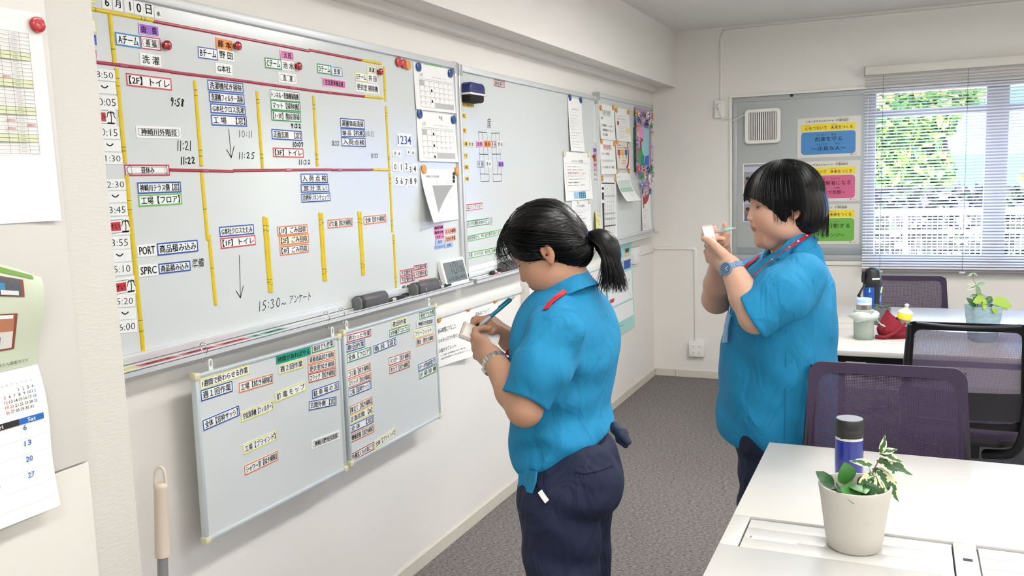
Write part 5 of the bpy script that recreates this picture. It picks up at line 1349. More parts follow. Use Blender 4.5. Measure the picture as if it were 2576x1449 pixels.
r1, y1_, z1_, w1_, h1_ = hanging_board('sb1', (-0.255, 0.29), 'first hanging whiteboard, nearer the pillar, holding the weekly tasks')
r2, y2_, z2_, w2_, h2_ = hanging_board('sb2', (-0.28, 0.27), 'second hanging whiteboard, beside the notice sheets, holding finished tasks')
zt = Z0B + 0.005
s_hook(y1_ - 0.255, zt, z1_ + h1_ / 2 + 0.026, 'steel S hook at the pillar end of the tray')
s_hook(y1_ + 0.29, zt, z1_ + h1_ / 2 + 0.026, 'steel S hook holding the far corner of the first hanging board')
s_hook(y2_ - 0.28, zt, z2_ + h2_ / 2 + 0.026, 'steel S hook holding the near corner of the second hanging board')
s_hook(y2_ + 0.27, zt, z2_ + h2_ / 2 + 0.026, 'steel S hook holding the far corner of the second hanging board')

# ================================================================ things lying on the trays
TX0, TX1 = -1.729, -1.694       # usable depth of the tray
TZT = Z0B - 0.008
tr = [('yellow', 1.465, 1.530, 'e3dc6e', 'yellow'), ('crimson', 1.535, 1.665, 'c03a52', 'crimson, nearest the yellow card'), ('crimson', 1.672, 1.80, 'c03a52', 'crimson, between its neighbours'), ('crimson', 1.81, 1.93, 'cf4a5e', 'crimson, next to the teal cards'), ('teal', 1.942, 1.985, '3fa08c', 'short teal'), ('teal', 1.99, 2.10, '46a591', 'long teal')]
for k, (nm, a, c, hx, en) in enumerate(tr):
    root = empty('label_card', (-1.711, (a + c) / 2, TZT + 0.001), label=f'{en} label card lying flat in the main tray', cat='card', group='label cards lying in the main tray')
    M_ = Matrix.Rotation(-PI / 2, 4, 'Z') @ Matrix.Identity(4)
    MB().box((-0.017, -(c - a) / 2, 0), (0.017, (c - a) / 2, 0.001)).obj('card_edge', PAPER, root)
    MB().box((-0.0145, -(c - a) / 2 + 0.003, 0.001), (0.0145, (c - a) / 2 - 0.003, 0.0014)).obj('card_face', mat('card_' + hx, hx, 0.35), root)
    if nm != 'yellow':
        m_ = MB(); put_text(m_, '清掃確認' if c - a > 0.06 else '窓', -(c - a) * 0.33, -0.008, (c - a) * 0.33, 0.008, 0.0016, M=Matrix.Rotation(PI / 2, 4, 'Z')); m_.obj('lettering', INKM, root)


def tray_eraser(y, ln, en):
    root = empty('board_eraser', (-1.711, y, TZT), label=en, cat='eraser', group='grey board erasers on the trays')
    pr_ = [(-0.021, 0.004), (-0.012, 0.0), (0.016, 0.0), (0.021, 0.006), (0.021, 0.033), (0.010, 0.046), (-0.010, 0.046), (-0.021, 0.034)]
    Mx = Matrix(((1, 0, 0, 0), (0, 0, 1, 0), (0, 1, 0, 0), (0, 0, 0, 1)))
    MB().prism(pr_, -ln / 2 + 0.028, ln / 2, Mx).obj('grip', GREYP, root, bevel=0.003, smooth=40)
    MB().prism([(x * 1.03, z * 1.02) for x, z in pr_], -ln / 2 + 0.010, -ln / 2 + 0.028, Mx).obj('collar', mat('dark_grey_plastic', '2e2d2c', 0.5), root, bevel=0.002)
    MB().prism([(x * 0.97, z * 0.98 + 0.0005) for x, z in pr_], -ln / 2, -ln / 2 + 0.010, Mx).obj('felt_pad', mat('felt_grey', '727674', 0.9), root, bevel=0.002)
    for s_ in (-1, 1):
        m_ = MB().lathe([(0.008, 0), (0.008, 0.0015)], 16, Matrix.Translation((0, -ln / 2, 0.023)) @ Matrix.Rotation(PI / 2, 4, 'X'))
    m_.obj('end_disc', mat('felt_grey', '727674', 0.9), root)
    return root


tray_eraser(2.565, 0.175, 'grey board eraser on the main tray above the gap between hanging boards')
tray_eraser(2.945, 0.18, 'grey board eraser on the main tray beside the irregular work labels')
tray_eraser(3.735, 0.155, 'grey board eraser on the middle tray')


def pen(name, y, ln, x, col, en, cat='marker', z=0.0, r=0.006):
    root = empty(name, (x, y, TZT + r + z), label=en, cat=cat, group='markers lying on the trays')
    Mx = Matrix.Rotation(-PI / 2, 4, 'X')
    MB().lathe([(r * 0.8, -ln / 2), (r, -ln / 2 + 0.003), (r, ln * 0.12), (r * 0.95, ln * 0.12)], 14, Mx).obj('barrel', col, root, smooth=40)
    MB().lathe([(r * 1.08, ln * 0.12), (r * 1.08, ln / 2 - 0.004), (r * 0.8, ln / 2)], 14, Mx).obj('cap', BLACKP, root, smooth=40)
    MB().box((-0.002, ln * 0.15, r), (0.002, ln * 0.42, r + 0.0025)).obj('clip', col, root)
    MB().lathe([(r * 1.02, -ln * 0.2), (r * 1.02, 0.0)], 14, Mx).obj('sleeve', mat('marker_white_sleeve', 'c8c8c8', 0.4), root, smooth=40)
    return root


pen('marker_pen', 2.715, 0.12, -1.703, BLACKP, 'black marker lying between the two main tray erasers, near the lip')
pen('marker_pen', 2.775, 0.12, -1.718, BLACKP, 'black marker lying between the two main tray erasers, near the board')
pen('marker_pen', 3.085, 0.13, -1.705, BLACKP, 'black marker lying between the eraser and the clock')
pen('marker_pen', 3.60, 0.10, -1.712, BLACKP, 'short black marker in front of the middle tray eraser', z=0.0, r=0.009)
pen('marker_pen', 3.615, 0.11, -1.698, mat('marker_red', 'b52a35', 0.4), 'red marker partly under the black one on the middle tray', r=0.004)
pen('marker_pen', 4.02, 0.15, -1.708, mat('marker_green', '1f8a5c', 0.4), 'green marker on the middle tray in front of the face')
pen('marker_pen', 4.55, 0.14, -1.708, mat('marker_green2', '2f8a7c', 0.4), 'teal marker on the middle tray hidden behind the head')

# digital clock leaning on the tray
ck = empty('digital_clock', (-1.699, 3.21, TZT), (0, 0, 0), label='white digital clock leaning in the tray of the main board', cat='clock')
Mc = Matrix.Rotation(math.radians(-14), 4, 'Y') @ WALLM @ Matrix.Rotation(0.0, 4, 'Z')
CW, CH = 0.205, 0.112
MB().prism([(x, y + CH / 2) for x, y in rrect(CW, CH, 0.008)], -0.022, 0, Mc).obj('case', mat('clock_white', 'f1f2f0', 0.35), ck, bevel=0.003, smooth=40)
MB().prism([(x, y + CH / 2) for x, y in rrect(CW - 0.028, CH - 0.026, 0.003)], 0, 0.0008, Mc).obj('screen', mat('lcd_grey', '7b837f', 0.45, spec=0.2), ck)
SEG = {'0': 'abcdef', '1': 'bc', '5': 'afgcd', '6': 'afgecd'}


def seg7(mb, ch, x, y, w_, h_, t, M):
    S_ = {'a': ((x, y + h_), (x + w_, y + h_)), 'b': ((x + w_, y + h_), (x + w_, y + h_ / 2)), 'c': ((x + w_, y + h_ / 2), (x + w_, y)), 'd': ((x, y), (x + w_, y)),
          'e': ((x, y), (x, y + h_ / 2)), 'f': ((x, y + h_ / 2), (x, y + h_)), 'g': ((x, y + h_ / 2), (x + w_, y + h_ / 2))}
    for s_ in SEG[ch]:
        a_, b_ = S_[s_]; dx, dy = b_[0] - a_[0], b_[1] - a_[1]; l = math.hypot(dx, dy); dx /= l; dy /= l
        g_ = t * 0.35; P = [(a_[0] + dx * g_, a_[1] + dy * g_), (b_[0] - dx * g_, b_[1] - dy * g_)]
        n_ = (-dy * t / 2, dx * t / 2)
        mb.add([M @ Vector((P[0][0] + n_[0], P[0][1] + n_[1], 0.0012)), M @ Vector((P[0][0] - n_[0], P[0][1] - n_[1], 0.0012)), M @ Vector((P[1][0] - n_[0], P[1][1] - n_[1], 0.0012)), M @ Vector((P[1][0] + n_[0], P[1][1] + n_[1], 0.0012))], [(0, 1, 2, 3)])


m_ = MB()
seg7(m_, '1', -0.045, 0.048, 0.014, 0.045, 0.004, Mc)
for q in (0.060, 0.078): m_.cbox((-0.020, q, 0.0011), (0.004, 0.004, 0.0004), Mc)
seg7(m_, '0', -0.010, 0.048, 0.022, 0.045, 0.004, Mc); seg7(m_, '1', 0.012, 0.048, 0.018, 0.045, 0.004, Mc)
seg7(m_, '0', 0.045, 0.050, 0.012, 0.024, 0.0028, Mc); seg7(m_, '6', 0.064, 0.050, 0.012, 0.024, 0.0028, Mc)
put_text(m_, '6-10 28.5 45%', -0.075, 0.020, 0.075, 0.036, 0.0012, M=Mc)
m_.obj('digits', mat('lcd_dark', '22282a', 0.4), ck)

# big navy eraser magnet at the top of the middle board
er = empty('board_eraser', label='navy and black eraser magnet at the top corner of the middle whiteboard', cat='eraser'); er.matrix_basis = wall_matrix(BX, 3.44, 1.924)
MB().prism([(-0.075, 0.0), (0.075, 0.0), (0.072, 0.034), (0.052, 0.044), (-0.055, 0.044), (-0.07, 0.036)], 0.004, 0.052).obj('grip', mat('navy_plastic', '23286b', 0.35), er, bevel=0.007, segs=3, smooth=50)
MB().box((-0.073, -0.008, 0.004), (0.073, 0.001, 0.053)).obj('white_band', WHITEP, er, bevel=0.002)
MB().prism([(-0.068, -0.006), (-0.066, -0.038), (0.05, -0.038), (0.066, -0.03), (0.068, -0.006)], 0.002, 0.048).obj('felt_pad', mat('black_felt', '1b1c1d', 0.95), er, bevel=0.004)

# ---- mop with a cream grip standing by the pillar
a = Vector((-1.60, 0, 0)); r_ = ray(403, 1165)
MX = -1.60
def at_x(px, py, x):
    r = ray(px, py); return EYE + r * ((x - EYE.x) / r.x)
tp = at_x(402, 1166, MX); lo = at_x(410, 1449, MX)
d_ = (lo - tp).normalized()
mp = empty('mop_handle', (lo + d_ * ((lo.z) / -d_.z)), label='grey mop handle with a cream grip and hanging loop by the pillar', cat='mop')
ax = (tp - mp.location).normalized(); Lm = (tp - mp.location).length
Mr = ax.to_track_quat('Z', 'Y').to_matrix().to_4x4()
gt = Lm - 0.050; gb = gt - 0.175
MB().lathe([(0.0125, 0.03), (0.0125, gb + 0.01)], 20, Mr).obj('pole', mat('grey_pole', '9a9b9d', 0.4, 0.3), mp, smooth=60)
MB().lathe([(0.0165, gb), (0.0172, gb + 0.006), (0.0150, gt - 0.012), (0.0165, gt - 0.008), (0.0165, gt - 0.002), (0.013, gt + 0.004)], 24, Mr).obj('grip', mat('cream_grip', 'e9dac8', 0.5), mp, smooth=50)
lp = [(math.cos(q) * 0.0115, 0, gt + 0.002 + 0.018 + math.sin(q) * 0.022) for q in [PI * k / 10 for k in range(11)]]
lp = [(0.0135, 0, gt - 0.002)] + lp + [(-0.0135, 0, gt - 0.002)]
side = Vector((CR.x, CR.y, 0)).normalized(); ang = math.atan2(side.y, side.x)
MB().tube([Mr @ (Matrix.Rotation(ang, 4, 'Z') @ Vector(p_)) for p_ in lp], 0.0036, 10).obj('hanging_loop', mat('cream_grip', 'e9dac8', 0.5), mp, smooth=60)
MB().box((-0.02, -0.14, 0.0), (0.03, 0.14, 0.03)).obj('mop_head', mat('mop_grey', '8c8f93', 0.8), mp, bevel=0.008)

# ================================================================ posters and photographs on the grey sash panel
PYF = YF - 0.001


def far_sheet(name, x0, x1, z0, z1, m, label, cat, off=0.0012):
    root = empty(name, ((x0 + x1) / 2, YF - off, (z0 + z1) / 2), label=label, cat=cat)
    MB().box((-(x1 - x0) / 2, -0.0006, -(z1 - z0) / 2), ((x1 - x0) / 2, 0.0006, (z1 - z0) / 2)).obj('paper', m, root)
    return root


def fprint(root, name, m, build):
    mb = MB(); build(mb)
    mb.v = [(v[0], -0.0012 - v[2], v[1]) for v in mb.v]
    return mb.obj(name, m, root)


POST = [(1.911, 1.636, 'blue', '3f86c6', ['やくそく', 'まも'], '約束を守る', ['しょうじき', 'ひと'], '〜正直な人〜'),
        (1.609, 1.327, 'pink', 'd0608a', ['なかま', 'りかいしゃ'], '仲間の理解者になる', ['', 'えがお'], '〜みんなが笑顔〜'),
        (1.308, 1.026, 'green', '6fb04a', ['かんが', 'こうどう'], '自ら考え行動する', ['', ''], '〜チャレンジ〜')]
lam = mat('laminated_paper', 'dfdcd2', 0.25)
for k, (zt_, zb_, cn, hx, f1, l1, f2, l2) in enumerate(POST):
    W_, H_ = 0.417, zt_ - zb_
    root = far_sheet('poster', -0.709, -0.292, zb_, zt_, lam, f'laminated conduct poster with a yellow band and a {cn} block', 'poster')
    fprint(root, 'yellow_band', mat('poster_yellow', 'f2d81e', 0.4), lambda mb: qd(mb, -W_ * 0.44, H_ * 0.17, W_ * 0.42, H_ * 0.34))
    def blk(mb): mb.prism([(x - W_ * 0.01, y - H_ * 0.14) for x, y in rrect(W_ * 0.86, H_ * 0.57, 0.022)], 0, 0.0002)
    fprint(root, 'colour_block', mat('poster_' + cn, hx, 0.4), blk)
    def tx(mb):
        z = 0.0006
        textrow(mb, 'シオノギスマイルハート', -W_ * 0.37, H_ * 0.385, W_ * 0.07, H_ * 0.44, 0.015, z)
        textrow(mb, '行動指針', W_ * 0.11, H_ * 0.385, W_ * 0.31, H_ * 0.445, 0.0, z)
        textrow(mb, 'こうどう ししん', W_ * 0.12, H_ * 0.453, W_ * 0.30, H_ * 0.475, 0.01, z)
        textrow(mb, '心をつないで', -W_ * 0.38, H_ * 0.195, -W_ * 0.03, H_ * 0.285, 0.004, z); textrow(mb, '未来をつくる', W_ * 0.03, H_ * 0.195, W_ * 0.37, H_ * 0.285, 0.004, z)
        textrow(mb, 'こころ', -W_ * 0.38, H_ * 0.295, -W_ * 0.31, H_ * 0.325, 0.0, z); textrow(mb, 'みらい', W_ * 0.04, H_ * 0.295, W_ * 0.13, H_ * 0.325, 0.0, z)
        wide = 0.21 if k == 0 else 0.36
        textrow(mb, l1, -W_ * wide - 0.004, -H_ * 0.10, W_ * wide * 0.98, H_ * 0.015, 0.004, z)
        textrow(mb, l2, -W_ * 0.27, -H_ * 0.33, W_ * 0.27, -H_ * 0.225, 0.004, z)
        textrow(mb, f1[0], -W_ * 0.19, H_ * 0.04, -W_ * 0.05, H_ * 0.085, 0.005, z); textrow(mb, f1[1], W_ * 0.04, H_ * 0.04, W_ * (0.12 if k == 0 else 0.18), H_ * 0.085, 0.005, z)
        if f2[0]: textrow(mb, f2[0], -W_ * 0.19, -H_ * 0.19, -W_ * 0.02, -H_ * 0.145, 0.005, z)
        if f2[1]: textrow(mb, f2[1], W_ * 0.09, -H_ * 0.19, W_ * 0.19, -H_ * 0.145, 0.005, z)
    fprint(root, 'lettering', INKM, tx)
    fprint(root, 'emblem', mat('emblem_crimson', 'b0284a', 0.5), lambda mb: (mb.prism([(W_ * 0.355 + 0.004 * math.cos(a), -H_ * 0.455 + 0.004 * math.sin(a)) for a in [i * PI / 5 for i in range(10)]], 0, 0.0002), textrow(mb, 'SHIONOGI', W_ * 0.375, -H_ * 0.465, W_ * 0.44, -H_ * 0.448, 0, 0.0004)))
ctm = mat('clear_tape', 'd4d6d2', 0.2, alpha=0.45)
for k, (zt_, zb_) in enumerate(((1.611, 1.392), (1.372, 1.189))):
    root = far_sheet('photo_print', -1.087, -0.79, zb_, zt_, PAPER, ('upper' if k == 0 else 'lower') + ' printed group photograph on the grey panel behind the dark hair', 'photograph', off=0.0012 + 0.001 * k)
    hw, hh = 0.1485, (zt_ - zb_) / 2
    fprint(root, 'picture', mat('photo_wall', '9a98a4', 0.5), lambda mb: qd(mb, -hw + 0.006, -hh + 0.006, hw - 0.006, hh - 0.006))
    fprint(root, 'picture', mat('photo_ceiling', 'c4c6d6', 0.5), lambda mb: qd(mb, -hw + 0.006, hh * 0.45, hw - 0.006, hh * 0.78, 0.0003))
    fprint(root, 'picture', mat('photo_cloth', '8a6a5c', 0.5), lambda mb: [mb.prism([(x + 0.028 * math.cos(a), -hh * 0.3 + 0.034 * math.sin(a)) for a in [i * PI / 5 for i in range(10)]], 0, 0.0004) for x in (-0.11, -0.05, 0.01, 0.07)])
    fprint(root, 'picture', mat('photo_denim', '3f5f9e', 0.5), lambda mb: [mb.add([(x - 0.02, -hh + 0.006, 0.0005), (x + 0.02, -hh + 0.006, 0.0005), (x + 0.012, -hh * 0.45, 0.0005), (x - 0.014, -hh * 0.45, 0.0005)], [(0, 1, 2, 3)]) for x in (-0.115, -0.06, -0.005, 0.06)])
    fprint(root, 'picture', mat('photo_hair', '3a2c28', 0.5), lambda mb: [mb.prism([(x + 0.016 * math.cos(a), hh * 0.02 + 0.014 * math.sin(a)) for a in [i * PI / 4 for i in range(8)]], 0.0003, 0.0006) for x in (-0.115, -0.06, 0.0, 0.06)])

# ================================================================ on the pillar: timetable, big magnet, calendar
CXP = PX + 0.008
root = empty('schedule_sheet', label='large white schedule sheet with a tinted table on the steel panel', cat='paper sheet')
root.matrix_basis = wall_matrix(CXP + 0.0012, 0.80, 1.675)
W_, H_ = 0.444, 0.335
MB().grid([[Vector((-W_ / 2 + W_ * i / 8, -H_ / 2 + H_ * j / 8, 0.002 * math.sin(i * 0.9) + 0.002 + (0.004 if i == 8 else 0) * (1 - j / 8))) for j in range(9)] for i in range(9)]).obj('paper', mat('paper_warm', 'ecebe8', 0.7, spec=0.2), root, smooth=60, solid=0.0003)
gx1 = 0.996 - 0.80; gx0 = -0.2; gy1 = 1.807 - 1.675; gy0 = 1.617 - 1.675
cols_ = [0.996, 0.979, 0.961, 0.945, 0.90, 0.87, 0.82, 0.78, 0.72, 0.66, 0.6]; zl = 0.0052
m_ = MB()
for k in range(32): qd(m_, gx0, gy1 - (gy1 - gy0) * k / 31 - 0.0003, gx1, gy1 - (gy1 - gy0) * k / 31 + 0.0003, zl)
for c in cols_: qd(m_, c - 0.80 - 0.0003, gy0, c - 0.80 + 0.0003, gy1, zl)
m_.obj('table_grid', GREYINK, root)
m_ = MB()
for k in (5, 6, 12, 13, 19, 20, 26, 27): qd(m_, gx0, gy1 - (gy1 - gy0) * (k + 1) / 31, gx1, gy1 - (gy1 - gy0) * k / 31, zl - 0.0006)
m_.obj('tinted_rows', mat('tint_olive', 'd5dbb4', 0.7), root)
m_ = MB()
for k in range(31): textrow(m_, f'{k + 1}(日)', 0.979 - 0.80 - 0.014, gy1 - (gy1 - gy0) * (k + 0.8) / 31, 0.979 - 0.80 - 0.005, gy1 - (gy1 - gy0) * (k + 0.25) / 31, 0, zl)
m_.obj('lettering', GREYINK, root)
m_ = MB()
for k, a in ((11, 0), (22, 0), (23, 1), (24, 0)): textrow(m_, '清掃担当日', 0.945 - 0.80 - 0.001 + 0.035 * a, gy1 - (gy1 - gy0) * (k + 0.9) / 31, 0.958 - 0.80 + 0.035 * a, gy1 - (gy1 - gy0) * (k + 0.2) / 31, 0.01, zl)
m_.obj('red_lettering', REDINK, root)
o = MB().lathe([(0.0145, 0), (0.0172, 0.001), (0.0175, 0.007), (0.0165, 0.010), (0.013, 0.0112), (0.006, 0.0108)], 32).obj('disc_magnet', mat('deep_red_magnet', 'b4141c', 0.25, coat=0.3), smooth=40)
o.matrix_basis = wall_matrix(CXP + 0.006, 1.012, 1.823) @ Matrix.Scale(0.72, 4); tag(o, 'large red disc magnet at the top corner of the schedule sheet', 'magnet')

cal = empty('wall_calendar', label='green photo wall calendar with a curling upper page over a white month page', cat='calendar')
cal.matrix_basis = wall_matrix(CXP + 0.001, 0.75, 1.04)
def up_lift(v, u):      # v height above the hinge 0..1, u across 0..1
    return 0.002 + 0.030 * math.sin(min(v, 1) * PI * 0.52) ** 2 * u ** 1.5 + 0.012 * math.sin(v * PI) * u
UX0, UX1, UZ0, UZ1 = -0.30, 0.205, 0.237, 0.42
nx, nz = 14, 12
def up_p(u, v, off=0.0):
    x = UX0 + (UX1 - UX0) * u; top = UZ0 + (UZ1 - UZ0) * v
    top -= 0.040 * (u ** 5) * v ** 3
    return Vector((x, top + 0.0 + (0.07 * (1 - u) * v), up_lift(v, u) + off))
MB().grid([[up_p(i / nx, j / nz) for j in range(nz + 1)] for i in range(nx + 1)]).obj('photo_page', mat('pale_green_page', 'cdd6bf', 0.35), cal, smooth=80, solid=0.0004)
def upq(name, m, u0, u1, v0, v1, off):
    k = 6; MB().grid([[up_p(u0 + (u1 - u0) * i / k, v0 + (v1 - v0) * j / k, off) for j in range(k + 1)] for i in range(k + 1)]).obj(name, m, cal, smooth=80)
upq('green_title_band', mat('title_green', '6f9a3e', 0.4), 0.3, 0.97, 0.90, 0.965, 0.0012)
upq('photo_frame', mat('photo_frame_brown', '8a4b3a', 0.4), 0.5, 0.935, 0.66, 0.86, 0.0012)
upq('photo', mat('photo_dark', '55585f', 0.3), 0.51, 0.925, 0.67, 0.85, 0.0018)
upq('photo', mat('photo_blue_shirt', '3f86b8', 0.4), 0.80, 0.875, 0.72, 0.79, 0.0024)
upq('photo', mat('photo_yellow_cup', 'e6b43c', 0.4), 0.78, 0.84, 0.70, 0.76, 0.0030)
upq('photo', mat('photo_sleeve', 'd8dbe0', 0.4), 0.86, 0.915, 0.675, 0.72, 0.0030)
upq('photo_frame', mat('photo_frame_brown', '8a4b3a', 0.4), 0.5, 0.915, 0.18, 0.50, 0.0012)
upq('photo', mat('photo_brick', 'b87a5c', 0.4), 0.51, 0.905, 0.34, 0.49, 0.0018)
upq('photo', mat('photo_white_wall', 'dcd8d2', 0.4), 0.51, 0.905, 0.195, 0.34, 0.0018)
upq('photo', mat('photo_window', 'eef0f2', 0.4), 0.70, 0.90, 0.455, 0.488, 0.0024)
upq('photo', mat('photo_person_navy', '34406e', 0.4), 0.80, 0.865, 0.205, 0.30, 0.0026)
m_ = MB()
for t, u0, u1, v0, v1 in (('木々の緑の園', 0.5, 0.85, 0.915, 0.95), ('※令和７年度の入園案内です', 0.80, 0.965, 0.045, 0.075), ('学校', 0.76, 0.80, 0.11, 0.14)):
    q = MB(); textrow(q, t, u0, v0, u1, v1, 0.0); m_.add([up_p(v[0], v[1], 0.003) for v in q.v], q.f)
m_.obj('lettering', mat('page_ink', '4a4f45', 0.6), cal)
m_ = MB(); q = MB(); textrow(q, '昭和の暦食', 0.72, 0.565, 0.855, 0.605, 0.02); m_.add([up_p(v[0], v[1], 0.003) for v in q.v], q.f); m_.obj('green_lettering', mat('title_green', '6f9a3e', 0.4), cal)
# month page, bulging out under the hinge
def mp_p(x, z, off=0.0):
    t = max(0.0, 1 - z / 0.235)
    b_ = 0.004 + 0.018 * max(0.0, math.sin(min(1, t * 1.15) * PI * 0.5)) ** 0.8 + 0.004 * math.sin(t * 7)
    return Vector((x, z, b_ + off))
MX0, MX1 = -0.30, 0.205
MB().grid([[mp_p(MX0 + (MX1 - MX0) * i / 10, 0.0 + 0.237 * j / 16) for j in range(17)] for i in range(11)]).obj('month_page', mat('calendar_white', 'f1f1f0', 0.5, spec=0.3), cal, smooth=80, solid=0.0004)
def mpr(name, m, build):
    q = MB(); build(q); w2 = MB(); w2.add([mp_p(v[0], v[1], 0.0016 + v[2]) for v in q.v], q.f); return w2.obj(name, m, cal)
O = 0.75
mini = [[0, 0, 0, 1, 2, 3, 4], [5, 6, 7, 8, 9, 10, 11], [12, 13, 14, 15, 16, 17, 18], [19, 20, 21, 22, 23, 24, 25], [26, 27, 28, 29, 30, 31, 0]]
def mx(c): return 0.935 - O - 0.0083 * (6 - c)
def mini_p(cond):
    def f(mb):
        for r_, row in enumerate(mini):
            for c, v in enumerate(row):
                if v and cond(c, v):
                    w2 = 0.0016 if v < 10 else 0.0029; z = 1.246 - 1.04 - 0.0078 * r_
                    textrow(mb, str(v), mx(c) - w2, z - 0.0024, mx(c) + w2, z + 0.0026, 0.008)
    return f
mpr('small_month', mat('calendar_ink', '2e2b30', 0.6), mini_p(lambda c, v: 0 < c < 6 and v != 20))
mpr('small_month', mat('calendar_blue', '2f6fb8', 0.6), mini_p(lambda c, v: c == 6))
mpr('small_month', REDINK, mini_p(lambda c, v: c == 0 or v == 20))
mpr('weekday_letters', GREYINK, lambda mb: [textrow(mb, 'SMTWTFS'[c], mx(c) - 0.0016, 1.2535 - 1.04, mx(c) + 0.0016, 1.2575 - 1.04, 0) for c in range(7)])
mpr('banner_blue', mat('calendar_banner_blue', '1f66b4', 0.5), lambda mb: qd(mb, 0.902 - O, 1.1905 - 1.04, 0.945 - O, 1.2005 - 1.04, n=2))
mpr('banner_black', mat('calendar_banner_black', '25211f', 0.5), lambda mb: [qd(mb, 0.902 - O - 0.06 * (k + 1), 1.1905 - 1.04, 0.902 - O - 0.06 * k - 0.0005, 1.2005 - 1.04, n=2) for k in range(5)])
mpr('banner_lettering', PAPER, lambda mb: (textrow(mb, 'Sat', 0.916 - O, 1.1925 - 1.04, 0.930 - O, 1.1988 - 1.04, 0.01, 0.0006), textrow(mb, 'Fri', 0.862 - O, 1.1925 - 1.04, 0.874 - O, 1.1988 - 1.04, 0.01, 0.0006)))
def days(first, x):
    def f(mb):
        for k in range(4):
            v = first + 7 * k; w2 = 0.006 if v > 9 else 0.003
            textrow(mb, str(v), x - O, 1.180 - 0.0262 * k - 1.04, x - O + 2 * w2, 1.1915 - 0.0262 * k - 0.0025 - 1.04, 0.01)
    return f
mpr('saturday_numbers', mat('calendar_blue', '2f6fb8', 0.6), days(6, 0.9075))
mpr('friday_numbers', mat('calendar_ink', '2e2b30', 0.6), days(5, 0.848))
mpr('ruled_lines', LGREY, lambda mb: ([qd(mb, MX0 + 0.01, 1.192 - 1.04 - 0.0262 * k, 0.952 - O, 1.1924 - 1.04 - 0.0262 * k) for k in range(1, 6)], [qd(mb, 0.902 - O - 0.06 * k, 0.02, 0.9023 - O - 0.06 * k, 0.15, n=8) for k in range(5)]))

# ================================================================ desks
DZ = 0.72
deskw = mat('desk_laminate', 'cdcbc6', 0.28, bump=0.01, scale=700, spec=0.4)
deske = mat('desk_edge', 'f4f3f0', 0.4)
steelk = mat('black_steel', '121214', 0.4, 0.2)


def make_desk(y0, label):
    d = empty('office_desk', (0.565, y0 + 0.71, 0), label=label, cat='desk', group='white back-to-back office desks')
    a, b_ = -0.935, 0.935; h = 0.71
    for s_, ya, yb in ((0, -h, -0.092), (1, 0.092, h)):
        MB().box((a, ya, DZ - 0.025), (b_, yb, DZ)).obj('desk_top', deskw, d, bevel=0.002)
    # strip between the tops with lids over the cable trough
    xs = [(-0.935, -0.893), (-0.455, -0.409), (0.03, 0.076), (0.515, 0.561), (0.89, 0.935)]
    for xa, xb in xs:
        MB().box((xa + 0.0005, -0.0905, DZ - 0.02), (xb - 0.0005, 0.0905, DZ - 0.0003)).obj('bridge', deskw, d, bevel=0.001)
    lx = [(-0.893, -0.455), (-0.409, 0.03), (0.076, 0.515), (0.561, 0.89)]
    for xa, xb in lx:
        for ya, yb in ((-0.088, -0.028), (-0.027, 0.026), (0.027, 0.078)):
            MB().box((xa + 0.003, ya, DZ - 0.012), (xb - 0.003, yb, DZ - 0.002)).obj('cable_lid', deskw, d, bevel=0.0012)
        MB().box((xa + 0.001, -0.090, DZ - 0.03), (xb - 0.001, 0.090, DZ - 0.018)).obj('cable_trough', mat('trough_grey', '8f8a90', 0.5), d)
        MB().box((xa + 0.001, 0.078, DZ - 0.018), (xb - 0.001, 0.090, DZ - 0.006)).obj('trough_lip', mat('trough_grey', '8f8a90', 0.5), d)
    MB().box((-0.4385, -0.006, DZ - 0.001), (-0.4205, 0.006, DZ + 0.0004)).obj('cord_slot', BLACKP, d)
    # frame
    for x in (-0.90, 0.90):
        for y in (-0.62, 0.62):
            MB().box((x - 0.022, y - 0.022, 0.012), (x + 0.022, y + 0.022, DZ - 0.06)).obj('leg', steelk, d, bevel=0.003)
            MB().lathe([(0.02, 0), (0.02, 0.008), (0.008, 0.014)], 14, Matrix.Translation((x, y, 0))).obj('foot', BLACKP, d)
        MB().box((x - 0.02, -0.64, DZ - 0.085), (x + 0.02, 0.64, DZ - 0.026)).obj('cross_beam', steelk, d, bevel=0.002)
    for y in (-0.55, 0.55):
        MB().box((-0.9, y - 0.02, DZ - 0.08), (0.9, y + 0.02, DZ - 0.026)).obj('rail', steelk, d, bevel=0.002)
    return d


d1 = make_desk(1.283, 'white office desk in front, with the plant pot and blue bottle on it')
d2 = make_desk(4.225, 'white office desk near the window, with bottles and crochet pouch on it')
# maker's sticker on the near lid
st = empty('sticker', (-0.27, 1.965, DZ - 0.0018), label='small faint printed sticker on the cable lid of the front desk', cat='sticker')
MB().box((-0.046, -0.010, 0), (0.062, 0.010, 0.0003)).obj('film', mat('sticker_film', 'e4e2de', 0.4), st)
m_ = MB(); 
for k in range(3): textrow(m_, '取扱注意 耐荷重に注意してください', -0.024, 0.004 - 0.006 * k - 0.0015, 0.055 - 0.008 * k, 0.004 - 0.006 * k + 0.0015, 0, 0.0005)
qd(m_, -0.042, -0.006, -0.036, 0.006, 0.0005); m_.obj('lettering', GREYINK, st)
